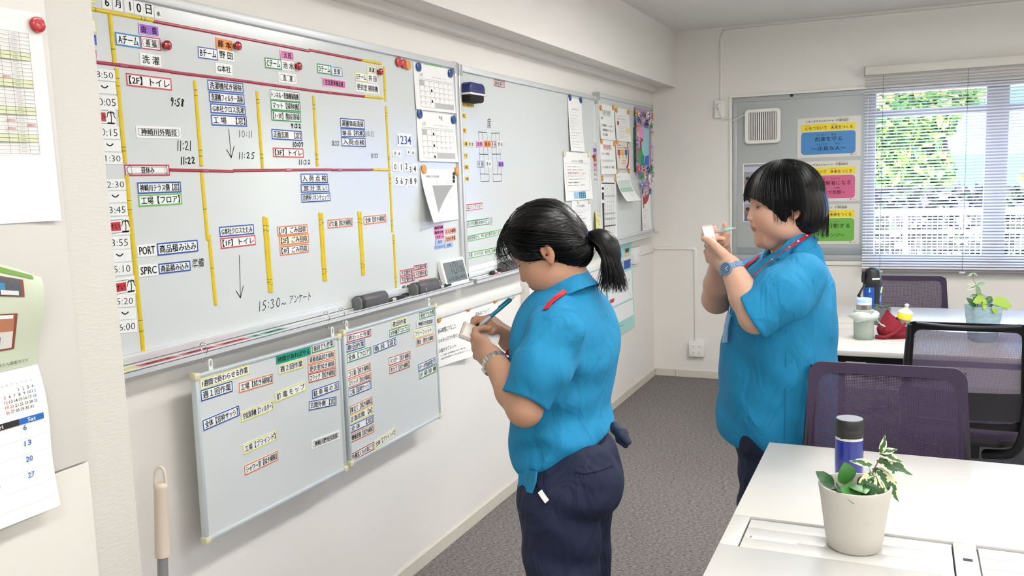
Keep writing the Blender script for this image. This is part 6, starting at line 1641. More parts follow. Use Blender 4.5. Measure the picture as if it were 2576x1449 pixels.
# pedestal under the far desk
pd = empty('drawer_pedestal', (0.80, 4.72, 0), label='grey drawer pedestal under the window-side desk', cat='drawer unit')
MB().box((-0.2, -0.28, 0.03), (0.2, 0.28, 0.60)).obj('body', mat('pedestal_grey', '6a6b6f', 0.5), pd, bevel=0.004)
for k in range(3):
    q = MB().box((-0.195, -0.295, 0.05 + k * 0.185), (0.195, -0.281, 0.225 + k * 0.185)).obj('drawer', mat('pedestal_grey', '6a6b6f', 0.5), pd, bevel=0.003)
    MB().box((-0.06, -0.303, 0.19 + k * 0.185), (0.06, -0.295, 0.20 + k * 0.185)).obj('handle', mat('pedestal_handle', '9b9ca0', 0.4, 0.5), q)
for x in (-0.16, 0.16):
    for y in (-0.22, 0.22): MB().lathe([(0.015, 0), (0.015, 0.03)], 12, Matrix.Translation((x, y, 0))).obj('foot', BLACKP, pd)

# ================================================================ chairs
def mesh_fabric(name, col, pitch, fill, rough=0.75):
    m = bpy.data.materials.new(name); m.use_nodes = True; n = m.node_tree; b = n.nodes['Principled BSDF']
    b.inputs['Base Color'].default_value = lin(col) + (1,); b.inputs['Roughness'].default_value = rough; b.inputs['Sheen Weight'].default_value = 0.15
    tc = n.nodes.new('ShaderNodeTexCoord'); sx = n.nodes.new('ShaderNodeSeparateXYZ'); n.links.new(tc.outputs['Object'], sx.inputs[0])
    outs = []
    for ax_ in ('X', 'Z'):
        a = n.nodes.new('ShaderNodeMath'); a.operation = 'MULTIPLY'; a.inputs[1].default_value = 1 / pitch; n.links.new(sx.outputs[ax_], a.inputs[0])
        f = n.nodes.new('ShaderNodeMath'); f.operation = 'FRACT'; n.links.new(a.outputs[0], f.inputs[0])
        g = n.nodes.new('ShaderNodeMath'); g.operation = 'LESS_THAN'; g.inputs[1].default_value = fill; n.links.new(f.outputs[0], g.inputs[0]); outs.append(g)
    mx_ = n.nodes.new('ShaderNodeMath'); mx_.operation = 'MAXIMUM'; n.links.new(outs[0].outputs[0], mx_.inputs[0]); n.links.new(outs[1].outputs[0], mx_.inputs[1])
    n.links.new(mx_.outputs[0], b.inputs['Alpha'])
    return m


PURPLE = mat('purple_fabric', '32243f', 0.8, bump=0.3, scale=900, sheen=0.2)
PMESH = mesh_fabric('purple_mesh', '3a2a48', 0.0046, 0.62)
PBACK = mesh_fabric('mauve_mesh', '6f6480', 0.003, 0.55)


def make_chair(label, loc, rz, backcolor, zt=0.95):
    c = empty('office_chair', loc, (0, 0, rz), label=label, cat='chair')
    W_ = 0.228; zb = 0.47
    def bp_(u, v, off=0.0):   # u -1..1, v 0..1 ; chair faces +y, backrest at y = -0.22
        x = u * W_ * (1.04 - 0.07 * v + 0.02 * math.sin(v * PI)); z = zb + (zt - zb) * v
        y = -0.215 - 0.075 * v + 0.028 * math.cos(u * PI / 2) * -1 + 0.03 * math.sin(v * PI) * 0.6 + off
        return Vector((x, y, z - 0.012 * (1 - u * u) * v * (0 if backcolor == 'purple' else 1)))
    # padded purple rim round the mesh
    rim = MB(); N = 44; outp = rrect(2, 2, 0.16, 10)
    n = len(outp)
    inn = [(x * 0.86, y * 0.86) for x, y in outp]
    vs = []; 
    for L, o_ in ((outp, 0.006), (inn, 0.004), (inn, -0.004), (outp, -0.006)):
        vs += [bp_(x, (y + 1) / 2, o_) for x, y in L]
    fs = []
    for a in range(4):
        for i in range(n):
            j = (i + 1) % n; p_, q_ = a * n, ((a + 1) % 4) * n
            fs.append((p_ + i, p_ + j, q_ + j, q_ + i))
    rim.add(vs, fs)
    rim.obj('backrest_rim', PURPLE if backcolor == 'purple' else BLACKP, c, smooth=50)
    MB().grid([[bp_(-0.87 + 1.74 * i / 16, 0.065 + 0.87 * j / 12, 0.001) for j in range(13)] for i in range(17)]).obj('backrest_mesh', PMESH if backcolor == 'purple' else PBACK, c, smooth=80)
    # carrying frame behind: two swept arms meeting under the seat
    for s_ in (-1, 1):
        P = [bp_(s_ * 0.95, 0.97, -0.014), bp_(s_ * 0.95, 0.7, -0.018), bp_(s_ * 0.96, 0.35, -0.022), Vector((s_ * 0.215, -0.25, 0.46)), Vector((s_ * 0.19, -0.22, 0.37)), Vector((s_ * 0.09, -0.12, 0.335))]
        Q = []
        for a, b2 in zip(P[:-1], P[1:]):
            for k in range(4): Q.append(a.lerp(b2, k / 4))
        Q.append(P[-1])
        for _ in range(3): Q = [Q[0]] + [(Q[i - 1] + Q[i] * 2 + Q[i + 1]) / 4 for i in range(1, len(Q) - 1)] + [Q[-1]]
        MB().tube(Q, [0.012 + 0.010 * min(1, i / 12) for i in range(len(Q))], 10, flat=0.8).obj('back_frame', BLACKP, c, smooth=60)
    if backcolor != 'purple': MB().tube([bp_(-0.84 + 1.68 * i / 14, 0.985, -0.004) for i in range(15)], 0.0095, 10).obj('top_rail', BLACKP, c, smooth=60)
    # lumbar pad
    MB().grid([[bp_(-0.9 + 1.8 * i / 10, 0.10 + 0.26 * j / 4, -0.020) for j in range(5)] for i in range(11)]).obj('lumbar_band', mat('lumbar_charcoal', '26252c', 0.6), c, smooth=80, solid=0.006)
    # seat
    sp = [(x * 0.245, y * 0.235 + 0.02) for x, y in rrect(2, 2, 0.55, 8)]
    sm_ = MB()
    rings = [(0.94, 0.415), (1.0, 0.428), (1.0, 0.450), (0.95, 0.466), (0.7, 0.474), (0.3, 0.470)]
    vs = [Vector((x * k_, (y - 0.02) * k_ + 0.02, z)) for k_, z in rings for x, y in sp]; n = len(sp)
    fs = [tuple(range(n))[::-1], tuple(range((len(rings) - 1) * n, len(rings) * n))]
    for a in range(len(rings) - 1):
        for i in range(n): fs.append((a * n + i, a * n + (i + 1) % n, (a + 1) * n + (i + 1) % n, (a + 1) * n + i))
    sm_.add(vs, fs).obj('seat', PURPLE, c, smooth=50)
    MB().prism([(x * 0.9, y * 0.9) for x, y in sp], 0.385, 0.414).obj('seat_pan', BLACKP, c, bevel=0.006)
    MB().box((-0.07, -0.13, 0.31), (0.07, 0.10, 0.385)).obj('tilt_mechanism', BLACKP, c, bevel=0.01)
    MB().lathe([(0.028, 0.10), (0.028, 0.22), (0.018, 0.225), (0.018, 0.32)], 20).obj('gas_column', BLACKP, c, smooth=40)
    base = MB().lathe([(0.05, 0.07), (0.055, 0.09), (0.04, 0.11)], 20).obj('base_hub', BLACKP, c, smooth=40)
    for k in range(5):
        a = 2 * PI * k / 5 + 0.3; e = Vector((0.28 * math.cos(a), 0.28 * math.sin(a), 0.068))
        MB().tube([(0.04 * math.cos(a), 0.04 * math.sin(a), 0.092), e * 0.6 + Vector((0, 0, 0.033)), e], [0.022, 0.018, 0.013], 8, flat=0.7).obj('leg', BLACKP, c, smooth=60)
        MB().tube([e + Vector((-math.sin(a) * 0.018, math.cos(a) * 0.018, -0.040)), e + Vector((math.sin(a) * 0.018, -math.cos(a) * 0.018, -0.040))], 0.0275, 16).obj('caster', BLACKP, c, smooth=40)
    return c


# near chair: pushed under the far side of the front desk, facing the camera
_a, _b = at_y(2050, 905, 2.85), at_y(2418, 935, 2.85)
ch1 = make_chair('purple mesh office chair behind the front desk, facing it', ((_a.x + _b.x) / 2, 2.85 - 0.285, 0), PI, 'purple')
_a, _b = at_y(2303, 815, 3.90), at_y(2570, 822, 3.90)
ch2 = make_chair('black framed office chair seen from behind at the window-side desk', ((_a.x + _b.x) / 2, 3.90 + 0.285, 0), 0.0, 'black', 0.925)
_b = at_y(2387, 700, 5.98)
ch3 = make_chair('purple mesh office chair below the blind at the far side of the desk', (_b.x - 0.235, 5.98 - 0.285, 0), PI, 'purple', 0.87)

# ================================================================ things on the desks


def leaf_mesh(name, L, W_, mats, fold=0.25, droop=0.3, varieg=False, n=8, tip=1.0, base=0.8):
    "a leaf along +y with a folded midrib; two materials when variegated"
    mb = MB(); P = []
    us = [-1, -.86, -.7, -.54, -.38, -.2, 0, .2, .38, .54, .7, .86, 1] if varieg else [-1, -0.5, 0, 0.5, 1]
    for i in range(n + 1):
        t = i / n; wd = W_ / 2 * max(0.0, math.sin(PI * t ** base)) ** tip if 0 < t < 1 else 0.0005
        P.append([Vector((u * wd, t * L, abs(u) * wd * fold - droop * L * t * t)) for u in us])
    k = len(mb.v); m = len(us)
    mb.v = [tuple(p) for r in P for p in r]
    rg = random.Random(hash(name) % 1000)
    for i in range(n):
        for j in range(m - 1):
            mb.f.append((i * m + j, i * m + j + 1, (i + 1) * m + j + 1, (i + 1) * m + j))
            uc = (us[j] + us[j + 1]) / 2; th_ = 0.62 + 0.26 * math.sin(i * 0.9 + (3 if uc > 0 else 0.5)) + 0.1 * math.sin(i * 2.3)
            mb.m.append(1 if varieg and abs(uc) > th_ else 0)
    return mb.mesh(name, mats, smooth=80)


LG = mat('leaf_green', '3f7a36', 0.4, var=0.2, scale=80); LD = mat('leaf_deep_green', '2f5a33', 0.4, var=0.2, scale=80)
LC = mat('leaf_cream', 'dde0b4', 0.45); LY = mat('leaf_lime', '7f9a2a', 0.55, var=0.1, scale=60); LGG = mat('leaf_grey_green', '6f8a6a', 0.5)
SOIL = mat('potting_soil', '2c201a', 0.95, bump=1.0, scale=300); STEM = mat('plant_stem', '6a4a34', 0.6)


def put_leaf(parent, me, base, direction, up=(0, 0, 1), s_=1.0, roll=0.0):
    y = Vector(direction).normalized(); u = Vector(up); x = y.cross(u)
    x = x.normalized() if x.length > 1e-4 else Vector((1, 0, 0)); z = x.cross(y)
    M_ = Matrix(((x.x, y.x, z.x, 0), (x.y, y.y, z.y, 0), (x.z, y.z, z.z, 0), (0, 0, 0, 1)))
    o = link('leaf', me, parent); o.matrix_basis = Matrix.Translation(base) @ M_ @ Matrix.Rotation(roll, 4, 'Y') @ Matrix.Scale(s_, 4); return o


# camera aligned helper for plants: sx to the photo's right, up is z, toward the camera is negative depth
RX = Vector((CR.x, CR.y, 0)).normalized(); FX_ = Vector((-RX.y, RX.x, 0))
def V3(a, b, c): return RX * a + FX_ * b + Vector((0, 0, c))


# near pot
pb = at_z(2148, 1372, DZ); pt = empty('potted_plant', (pb.x, pb.y, DZ - 0.0015), label='matte white round pot with variegated and dark green leaves on the front desk', cat='potted plant')
potm = mat('matte_white_ceramic', 'c2bfb7', 0.6, bump=0.06, scale=120, var=0.04)
MB().lathe([(0.030, 0.0), (0.052, 0.0), (0.057, 0.004), (0.0625, 0.04), (0.072, 0.115), (0.0765, 0.140), (0.0755, 0.1435), (0.072, 0.1435), (0.070, 0.140), (0.066, 0.105), (0.0, 0.105)], 48, cap0=True, cap1=False).obj('pot', potm, pt, smooth=50)
MB().lathe([(0.0, 0.112), (0.03, 0.116), (0.066, 0.110)], 24, cap0=False, cap1=False).obj('soil', SOIL, pt, smooth=80)
rl = leaf_mesh('round_leaf', 0.034, 0.032, [LG, LC], fold=0.12, droop=0.15, tip=0.7)
rd = leaf_mesh('dark_leaf', 0.032, 0.024, [LD, LC], fold=0.2, droop=0.2, tip=0.8)
vl = leaf_mesh('variegated_leaf', 0.060, 0.028, [LD, LC], fold=0.25, droop=0.12, varieg=True, n=14)
vs_ = leaf_mesh('small_variegated_leaf', 0.034, 0.013, [LD, LC], fold=0.3, droop=0.2, varieg=True)
for a, b_, c, dx, dy, dz, me, s_ in ((-0.022, -0.010, 0.140, -0.1, -0.35, 0.75, rl, 1.15), (-0.010, -0.030, 0.142, 0.1, -1, -0.12, rl, 1.05), (-0.040, -0.028, 0.135, -0.3, -1, 0.1, rd, 0.95), (-0.028, -0.038, 0.143, 0.0, -0.9, -0.5, rl, 1.05),
        (-0.045, 0.0, 0.135, -0.8, -0.2, 0.35, rd, 1.0), (-0.050, 0.02, 0.132, -0.6, 0.3, 0.5, rd, 0.9), (-0.005, -0.045, 0.130, 0.9, -0.3, 0.2, rd, 1.0), (0.000, -0.02, 0.136, 0.7, -0.4, 0.4, vs_, 1.0), (-0.015, 0.02, 0.135, 0.2, 0.5, 0.6, rd, 1.0),
        (-0.030, 0.0, 0.138, 0.9, 0.0, 0.5, rl, 0.7), (0.005, 0.0, 0.128, 0.3, -0.8, 0.3, rd, 1.1), (-0.058, 0.01, 0.150, -0.9, -0.1, 0.25, rd, 0.6), (-0.005, -0.05, 0.126, 0.3, -0.5, 0.1, rd, 1.0), (0.012, -0.035, 0.128, -0.2, -0.6, 0.3, rd, 1.0)):
    put_leaf(pt, me, V3(a, b_ * 0.8, c + 0.008), V3(dx, dy * 0.75, dz + 0.18), up=V3(0.1, -0.75, 0.6), s_=s_ * 1.3)
stemP = [V3(0.030, -0.005, 0.112), V3(0.030, -0.006, 0.150), V3(0.038, -0.008, 0.178), V3(0.052, -0.008, 0.205)]
MB().tube(stemP, [0.0022, 0.002, 0.0016, 0.001], 7).obj('stem', STEM, pt, smooth=60)
MB().tube([V3(-0.035, 0, 0.11), V3(-0.042, 0.002, 0.135), V3(-0.060, 0.01, 0.152)], 0.0009, 6).obj('stem', LD, pt, smooth=60)
for a, b_, c, dx, dy, dz, me, s_ in ((0.028, -0.014, 0.165, -0.35, -0.45, -0.85, vl, 0.98), (0.034, -0.018, 0.160, 0.15, -0.5, -0.9, vl, 0.9), (0.042, -0.012, 0.168, 0.5, -0.35, -0.85, vl, 1.05), (0.036, -0.004, 0.170, 0.75, -0.1, -0.8, vl, 1.0), (0.030, -0.01, 0.166, -0.1, -0.55, -0.75, vl, 0.7),
        (0.036, -0.006, 0.178, -0.95, -0.2, 0.15, vs_, 1.15), (0.044, -0.006, 0.188, 0.85, -0.3, -0.45, vl, 1.05), (0.050, -0.008, 0.204, 0.7, -0.3, -0.35, vs_, 1.15), (0.052, -0.008, 0.204, 0.2, -0.2, 0.7, vs_, 0.95), (0.052, -0.01, 0.206, 0.95, -0.1, 0.1, vs_, 0.85),
        (0.048, 0.0, 0.160, 0.9, 0.0, -0.6, vs_, 1.3), (0.035, 0.01, 0.165, 0.3, 0.7, -0.5, vl, 0.8)):
    put_leaf(pt, me, V3(a, b_ * 0.8, c + 0.008), V3(dx, dy * 0.75, dz + 0.18), up=V3(0.1, -0.75, 0.6), s_=s_ * 1.3)

# blue vacuum bottle
bb = at_z(2135, 1206, DZ); top = at_y(2135, 1052, bb.y).z
bt = empty('vacuum_bottle', (bb.x, bb.y, DZ), label='royal blue vacuum bottle with a black lid and steel ring on the front desk', cat='bottle')
H_ = top - DZ
MB().lathe([(0.030, 0), (0.0335, 0.002), (0.0350, 0.006), (0.0362, 0.04), (0.0362, H_ - 0.058), (0.035, H_ - 0.054)], 40).obj('body', mat('royal_blue_lacquer', '1c2c86', 0.22, coat=0.5), bt, smooth=40)
MB().lathe([(0.0355, H_ - 0.055), (0.0362, H_ - 0.054), (0.0362, H_ - 0.048), (0.035, H_ - 0.047)], 40).obj('steel_ring', CHROME, bt, smooth=40)
MB().lathe([(0.0355, H_ - 0.048), (0.0366, H_ - 0.046), (0.0366, H_ - 0.027), (0.0362, H_ - 0.0263), (0.0366, H_ - 0.0256), (0.0366, H_ - 0.003), (0.0345, H_)], 40).obj('lid', mat('matte_black_lid', '202022', 0.5), bt, smooth=40)
MB().lathe([(0.0335, H_ - 0.0005), (0.033, H_ + 0.0006)], 40).obj('lid_disc', mat('lid_grey_disc', '8a8d92', 0.35), bt)

# bottle with a grey knitted sleeve in a plastic bag
gb_ = at_z(2172, 852, DZ); tp = at_y(2172, 750, gb_.y).z; H_ = tp - DZ
kb = empty('water_bottle', (gb_.x, gb_.y, DZ), label='steel bottle with pale blue lid, grey knitted sleeve and plastic bag', cat='bottle')
knit = mat('grey_knit', '9aa79c', 0.9, bump=1.0, scale=220, var=0.5)
MB().lathe([(0.040, 0), (0.045, 0.004), (0.046, 0.04), (0.048, 0.10), (0.050, 0.13), (0.046, 0.145)], 32).obj('knitted_sleeve', knit, kb, smooth=60)
MB().lathe([(0.034, 0.10), (0.0345, H_ - 0.030)], 32).obj('steel_body', mat('brushed_steel', 'a9a49c', 0.3, 0.9), kb, smooth=40)
MB().lathe([(0.0350, H_ - 0.030), (0.0355, H_ - 0.018), (0.034, H_ - 0.018)], 32).obj('clear_collar', mat('clear_collar_plastic', 'e2ecf4', 0.25), kb, smooth=40)
MB().lathe([(0.0350, H_ - 0.018), (0.0358, H_ - 0.003), (0.034, H_)], 32).obj('lid', mat('pale_blue_lid', 'a9cdee', 0.35), kb, smooth=40)
bagm = mat('plastic_bag_film', 'e6ebe8', 0.35, alpha=0.55)
G = []
for i in range(33):
    a = 2 * PI * i / 32; row = []
    for j, (r, z) in enumerate(((0.037, 0.205), (0.052, 0.198), (0.066, 0.180), (0.068, 0.160), (0.060, 0.145), (0.050, 0.138))):
        rr_ = r * (1 + 0.10 * math.sin(a * 5 + j * 1.3) + 0.06 * math.sin(a * 11 + j)) if i not in () else r
        row.append(Vector((rr_ * math.cos(a), rr_ * math.sin(a), z * H_ / 0.29 * 0.98 + 0.006 * math.sin(a * 3 + j))))
    G.append(row)
MB().grid(G).obj('plastic_bag', bagm, kb, smooth=80)
MB().tube([V3(0.035, -0.03, 0.14), V3(0.048, -0.032, 0.10), V3(0.07, -0.03, 0.075), V3(0.095, -0.02, 0.062)], [0.004, 0.006, 0.007, 0.006], 8, flat=0.5).obj('strap', knit, kb, smooth=60)

# crochet pouch with a yellow-lidded jar in it
cp = at_z(2255, 848, DZ); pc = empty('crochet_pouch', (cp.x, cp.y, DZ), label='dark red crochet pouch slumped open on the window-side desk', cat='pouch')
wine = mat('wine_red_yarn', '7a1426', 0.9, bump=1.0, scale=160, var=0.35)
G = []
for i in range(41):
    a = 2 * PI * i / 40; row = []
    hgt = 0.085 + 0.055 * max(0, math.cos(a - PI * 0.95)) + 0.02 * max(0, math.cos(a - 0.2))
    for j in range(13):
        t = j / 12
        r = (0.093 if t < 0.3 else 0.093 - (t - 0.3) * 0.065) * (0.86 + 0.14 * math.sin(min(1, t * 3) * PI / 2)) * (1 + 0.05 * math.sin(a * 4 + t * 5)) + 0.0025 * math.sin(i * 3.1) * math.sin(j * 2.2)
        row.append(V3(r * math.cos(a), r * 0.62 * math.sin(a), 0.002 + hgt * t))
    G.append(row)
MB().grid(G).obj('pouch_body', wine, pc, smooth=60, solid=0.005)
MB().prism([tuple((V3(0.088 * math.cos(a), 0.055 * math.sin(a), 0))[:2]) for a in [2 * PI * k / 24 for k in range(24)]], 0.001, 0.006).obj('pouch_base', wine, pc)
MB().tube([V3(-0.115, -0.03, 0.012), V3(-0.08, -0.055, 0.010), V3(-0.03, -0.06, 0.035), V3(0.0, -0.058, 0.062), V3(0.02, -0.055, 0.078)], [0.010, 0.009, 0.008, 0.007, 0.006], 8).obj('drawstring', wine, pc, smooth=60)
jr = empty('jar', cp + V3(0.022, 0.0, 0.012), (0.12, 0.16, 0), label='clear jar with a bright yellow lid standing in the crochet pouch', cat='jar')
MB().lathe([(0.028, 0), (0.030, 0.004), (0.030, 0.085)], 24).obj('glass', mat('jar_glass', 'd9dfdf', 0.08, trans=0.6), jr, smooth=40)
MB().lathe([(0.034, 0.085), (0.034, 0.112), (0.030, 0.117)], 24).obj('lid', mat('yellow_lid', 'edd23f', 0.4), jr, smooth=40)
MB().lathe([(0.034, 0.117), (0.024, 0.128), (0.010, 0.135), (0.008, 0.146), (0.012, 0.154), (0.005, 0.160)], 16).obj('film_wrap', bagm, jr, smooth=80)

# small grey pot with sprigs
gp = at_z(2218, 816, DZ); sp_ = empty('potted_plant', (gp.x, gp.y, DZ), label='small dark grey pot with sparse green sprigs behind the steel bottle', cat='potted plant')
MB().lathe([(0.030, 0), (0.036, 0.003), (0.044, 0.09), (0.042, 0.092), (0.039, 0.08), (0.0, 0.08)], 32, cap1=False).obj('pot', mat('dark_grey_ceramic', '63656a', 0.55), sp_, smooth=50)
MB().lathe([(0.0, 0.084), (0.038, 0.083)], 20, cap0=False, cap1=False).obj('soil', SOIL, sp_)
sl = leaf_mesh('sprig_leaf', 0.028, 0.010, [mat('sprig_green', '55774e', 0.5)], droop=0.3)
rg = random.Random(5)
for k in range(16):
    a = 2 * PI * k / 16 + rg.uniform(-0.2, 0.2); r = rg.uniform(0.008, 0.028)
    put_leaf(sp_, sl, Vector((r * math.cos(a), r * math.sin(a), 0.086 + rg.uniform(0, 0.012))), (math.cos(a), math.sin(a), rg.uniform(0.1, 0.9)), s_=rg.uniform(0.8, 1.3))

# big sports flask with straps
tb = at_z(2193, 792, DZ); tt = at_y(2190, 673, tb.y).z; H_ = tt - DZ
tf = empty('sports_flask', (tb.x, tb.y, DZ), label='blue patterned sports flask with black spout cap and carrying strap', cat='flask')
flb = mat('flask_blue', '1c4fa6', 0.4, var=0.4, scale=16, stretch=(1, 1, 2))
MB().lathe([(0.044, 0), (0.047, 0.004), (0.048, H_ * 0.62)], 32).obj('body', flb, tf, smooth=40)
MB().lathe([(0.049, H_ * 0.60), (0.050, H_ * 0.66), (0.048, H_ * 0.80), (0.044, H_ * 0.84), (0.044, H_ * 0.90), (0.036, H_ * 0.965), (0.016, H_)], 32).obj('cap', BLACKP, tf, smooth=40)
MB().tube([V3(-0.052, -0.01, H_ * 0.93), V3(-0.056, -0.01, H_ * 0.80), V3(-0.055, -0.01, H_ * 0.70)], 0.010, 8).obj('latch', BLACKP, tf, smooth=60)
MB().tube([V3(-0.02, -0.045, H_ * 0.775), V3(0.02, -0.047, H_ * 0.775)], 0.0055, 8).obj('name_tag', WHITEP, tf, smooth=60)
MB().tube([V3(0.006, -0.050, H_ * 0.70), V3(0.008, -0.051, H_ * 0.35), V3(0.006, -0.050, 0.01)], 0.014, 8, flat=0.2, up=FX_).obj('strap', BLACKP, tf, smooth=60)
MB().tube([V3(-0.045, -0.01, H_ * 0.66), V3(-0.072, -0.02, H_ * 0.52), V3(-0.085, -0.02, H_ * 0.42), V3(-0.072, -0.02, H_ * 0.38), V3(-0.058, -0.02, H_ * 0.30)], [0.008, 0.008, 0.012, 0.010, 0.006], 8, flat=0.5).obj('strap', BLACKP, tf, smooth=60)
MB().tube([V3(-0.05, -0.05, 0.03), V3(-0.09, -0.07, 0.012), V3(-0.12, -0.09, 0.006), V3(-0.15, -0.10, 0.012), V3(-0.155, -0.11, 0.006)], [0.008, 0.010, 0.010, 0.010, 0.006], 8, flat=0.35).obj('strap', BLACKP, tf, smooth=60)
for k, (a, z, c) in enumerate(((-0.030, 0.50, '7fd0d8'), (0.036, 0.48, 'cfe6a0'), (0.030, 0.30, '5aa0e0'), (-0.022, 0.36, '3c6fd0'))):
    m_ = MB(); m_.add([V3(a - 0.006, -0.050 + abs(a) * 0.35, H_ * z), V3(a + 0.003, -0.050 + abs(a) * 0.35, H_ * z), V3(a + 0.008, -0.049 + abs(a) * 0.35, H_ * z + 0.035), V3(a + 0.001, -0.049 + abs(a) * 0.35, H_ * z + 0.035)], [(0, 1, 2, 3)]); m_.obj('print', mat('flask_print_' + c, c, 0.4), tf)

# marbled square pot with lime and grey green leaves
sp2 = at_y(2473, 826, 4.62)
sq = empty('potted_plant', (at_y(2473, 800, 4.62).x, 4.62, DZ), (0, 0, 0), label='marbled blue-grey tapered pot with lime and grey-green leaves', cat='potted plant')
zr = at_y(2473, 768, 4.62).z - DZ; wr = (at_y(2511, 770, 4.62).x - at_y(2434, 770, 4.62).x) / 2; wb_ = wr * 0.74
mb = MB(); o1 = rrect(2, 2, 0.18, 4); n = len(o1)
RM = Matrix.Rotation(math.atan2(RX.y, RX.x), 4, 'Z')
lv = [(wb_, 0), (wr, zr), (wr * 0.93, zr), (wr * 0.9, zr - 0.02)]
mb.add([RM @ Vector((x * k_, y * k_, z)) for k_, z in lv for x, y in o1], [tuple(range(n))[::-1]] + [(a * n + i, a * n + (i + 1) % n, (a + 1) * n + (i + 1) % n, (a + 1) * n + i) for a in range(3) for i in range(n)])
mm = mat('marbled_blue_grey', '8fa9b3', 0.45, var=0.55, scale=22, stretch=(1, 1, 3))
mb.obj('pot', mm, sq, smooth=40)
MB().prism([tuple((RM @ Vector((x * wr * 0.91, y * wr * 0.91, 0)))[:2]) for x, y in o1], zr - 0.03, zr - 0.02).obj('soil', SOIL, sq)
ll = leaf_mesh('lime_leaf', 0.074, 0.052, [LY], fold=0.15, droop=0.25, tip=0.75)
gl_ = leaf_mesh('grey_leaf', 0.048, 0.022, [LGG], fold=0.25, droop=0.15); gv = leaf_mesh('grey_variegated_leaf', 0.050, 0.012, [LGG, LC], fold=0.2, droop=0.1, varieg=True)
gd = leaf_mesh('deep_leaf', 0.04, 0.03, [LD], droop=0.2, tip=0.8)
for a, b_, c, dx, dy, dz, me, s_ in ((0.0, -0.02, 0.05, -1.0, -0.5, 0.05, ll, 0.85), (0.025, -0.03, 0.045, 0.9, -0.5, -0.15, ll, 1.0), (0.055, -0.01, 0.045, 0.8, 0.0, -0.5, ll, 0.95), (0.015, -0.055, 0.02, 0.1, -0.6, -0.8, ll, 0.5), (-0.02, -0.04, 0.03, -0.3, -0.8, -0.3, ll, 0.5),
        (-0.05, -0.03, 0.01, -0.9, -0.2, 0.5, gd, 0.9), (-0.03, -0.04, 0.01, -0.2, -0.6, 0.6, gd, 0.9), (0.0, 0.02, 0.02, 0.3, 0.3, 0.9, gd, 1.0), (-0.04, 0.02, 0.015, -0.5, 0.2, 0.8, gd, 0.9), (0.03, 0.03, 0.02, 0.6, 0.2, 0.6, gd, 1.0)):
    put_leaf(sq, me, V3(a, b_, zr - 0.01 + c * 0.8), V3(dx, dy, dz), up=V3(0.1, -0.75, 0.6), s_=s_ * 1.15)
SPP = [V3(-0.025, 0, zr - 0.02), V3(-0.035, 0, zr + 0.05), V3(-0.036, 0, zr + 0.095), V3(-0.052, 0, zr + 0.125), V3(-0.056, 0, zr + 0.155)]
MB().tube(SPP, [0.002, 0.002, 0.0015, 0.001, 0.0008], 6).obj('stem', mat('green_stem', '5d7350', 0.6), sq, smooth=60)
for i_, dx, dz, me, s_ in ((4, -1, -0.5, gv, 0.55), (4, 0.6, -0.3, gl_, 0.5), (2, -0.95, -0.3, gv, 0.95), (2, -0.9, 0.25, gv, 0.9), (2, 0.9, 0.35, gl_, 0.8), (2, 0.15, -0.9, gl_, 1.15), (1, -0.9, -0.1, gl_, 0.7), (1, -0.4, -0.6, gl_, 0.8), (1, 0.8, -0.1, gl_, 0.9), (1, 0.5, -0.7, gl_, 1.0)):
    put_leaf(sq, me, SPP[i_], V3(dx, -0.3, dz), up=V3(0.1, -0.75, 0.6), s_=s_ * 1.15)

# ================================================================ outdoors, seen through the blind
struct('ground', MB().box((-30, YF + 0.17, -0.35), (40, 60, -0.25)), mat('pale_pavement', 'd9d6cf', 0.85, bump=0.2, scale=8))
fn = empty('mesh_fence', (1.5, 10.0, -0.25), label='white wire mesh fence beyond the window', cat='fence')
FWm = mat('white_fence_paint', 'e9ebef', 0.5)
for k in range(9):
    MB().box((-6 + 1.5 * k - 0.025, -0.025, 0), (-6 + 1.5 * k + 0.025, 0.025, 1.36)).obj('post', FWm, fn)
m_ = MB()
for k in range(15): m_.box((-6, -0.004, 0.1 + 0.085 * k), (6, 0.004, 0.112 + 0.085 * k))
for k in range(240): m_.box((-6 + 0.05 * k, -0.003, 0.06), (-6 + 0.05 * k + 0.006, 0.003, 1.33))
o = m_.obj('mesh_panel', FWm, fn); o['kind'] = 'stuff'
MB().box((-6, -0.02, 1.31), (6, 0.02, 1.36)).obj('top_rail', FWm, fn)
bd_ = empty('building', (6, 34, -0.25), label='pale blue building with window bands far beyond the trees', cat='building')
MB().box((-10, 0, 0), (16, 8, 12)).obj('facade', mat('facade_blue', '4a86d8', 0.6), bd_)
for k in range(4):
    MB().box((-9.9, -0.1, 1.0 + k * 2.9), (15.9, 0.0, 2.1 + k * 2.9)).obj('window_band', mat('facade_band_blue', '3463ac', 0.3), bd_)
    for j in range(12): MB().box((-9.5 + j * 2.1, -0.16, 1.0 + k * 2.9), (-9.35 + j * 2.1, -0.08, 2.1 + k * 2.9)).obj('window_post', FWm, bd_)


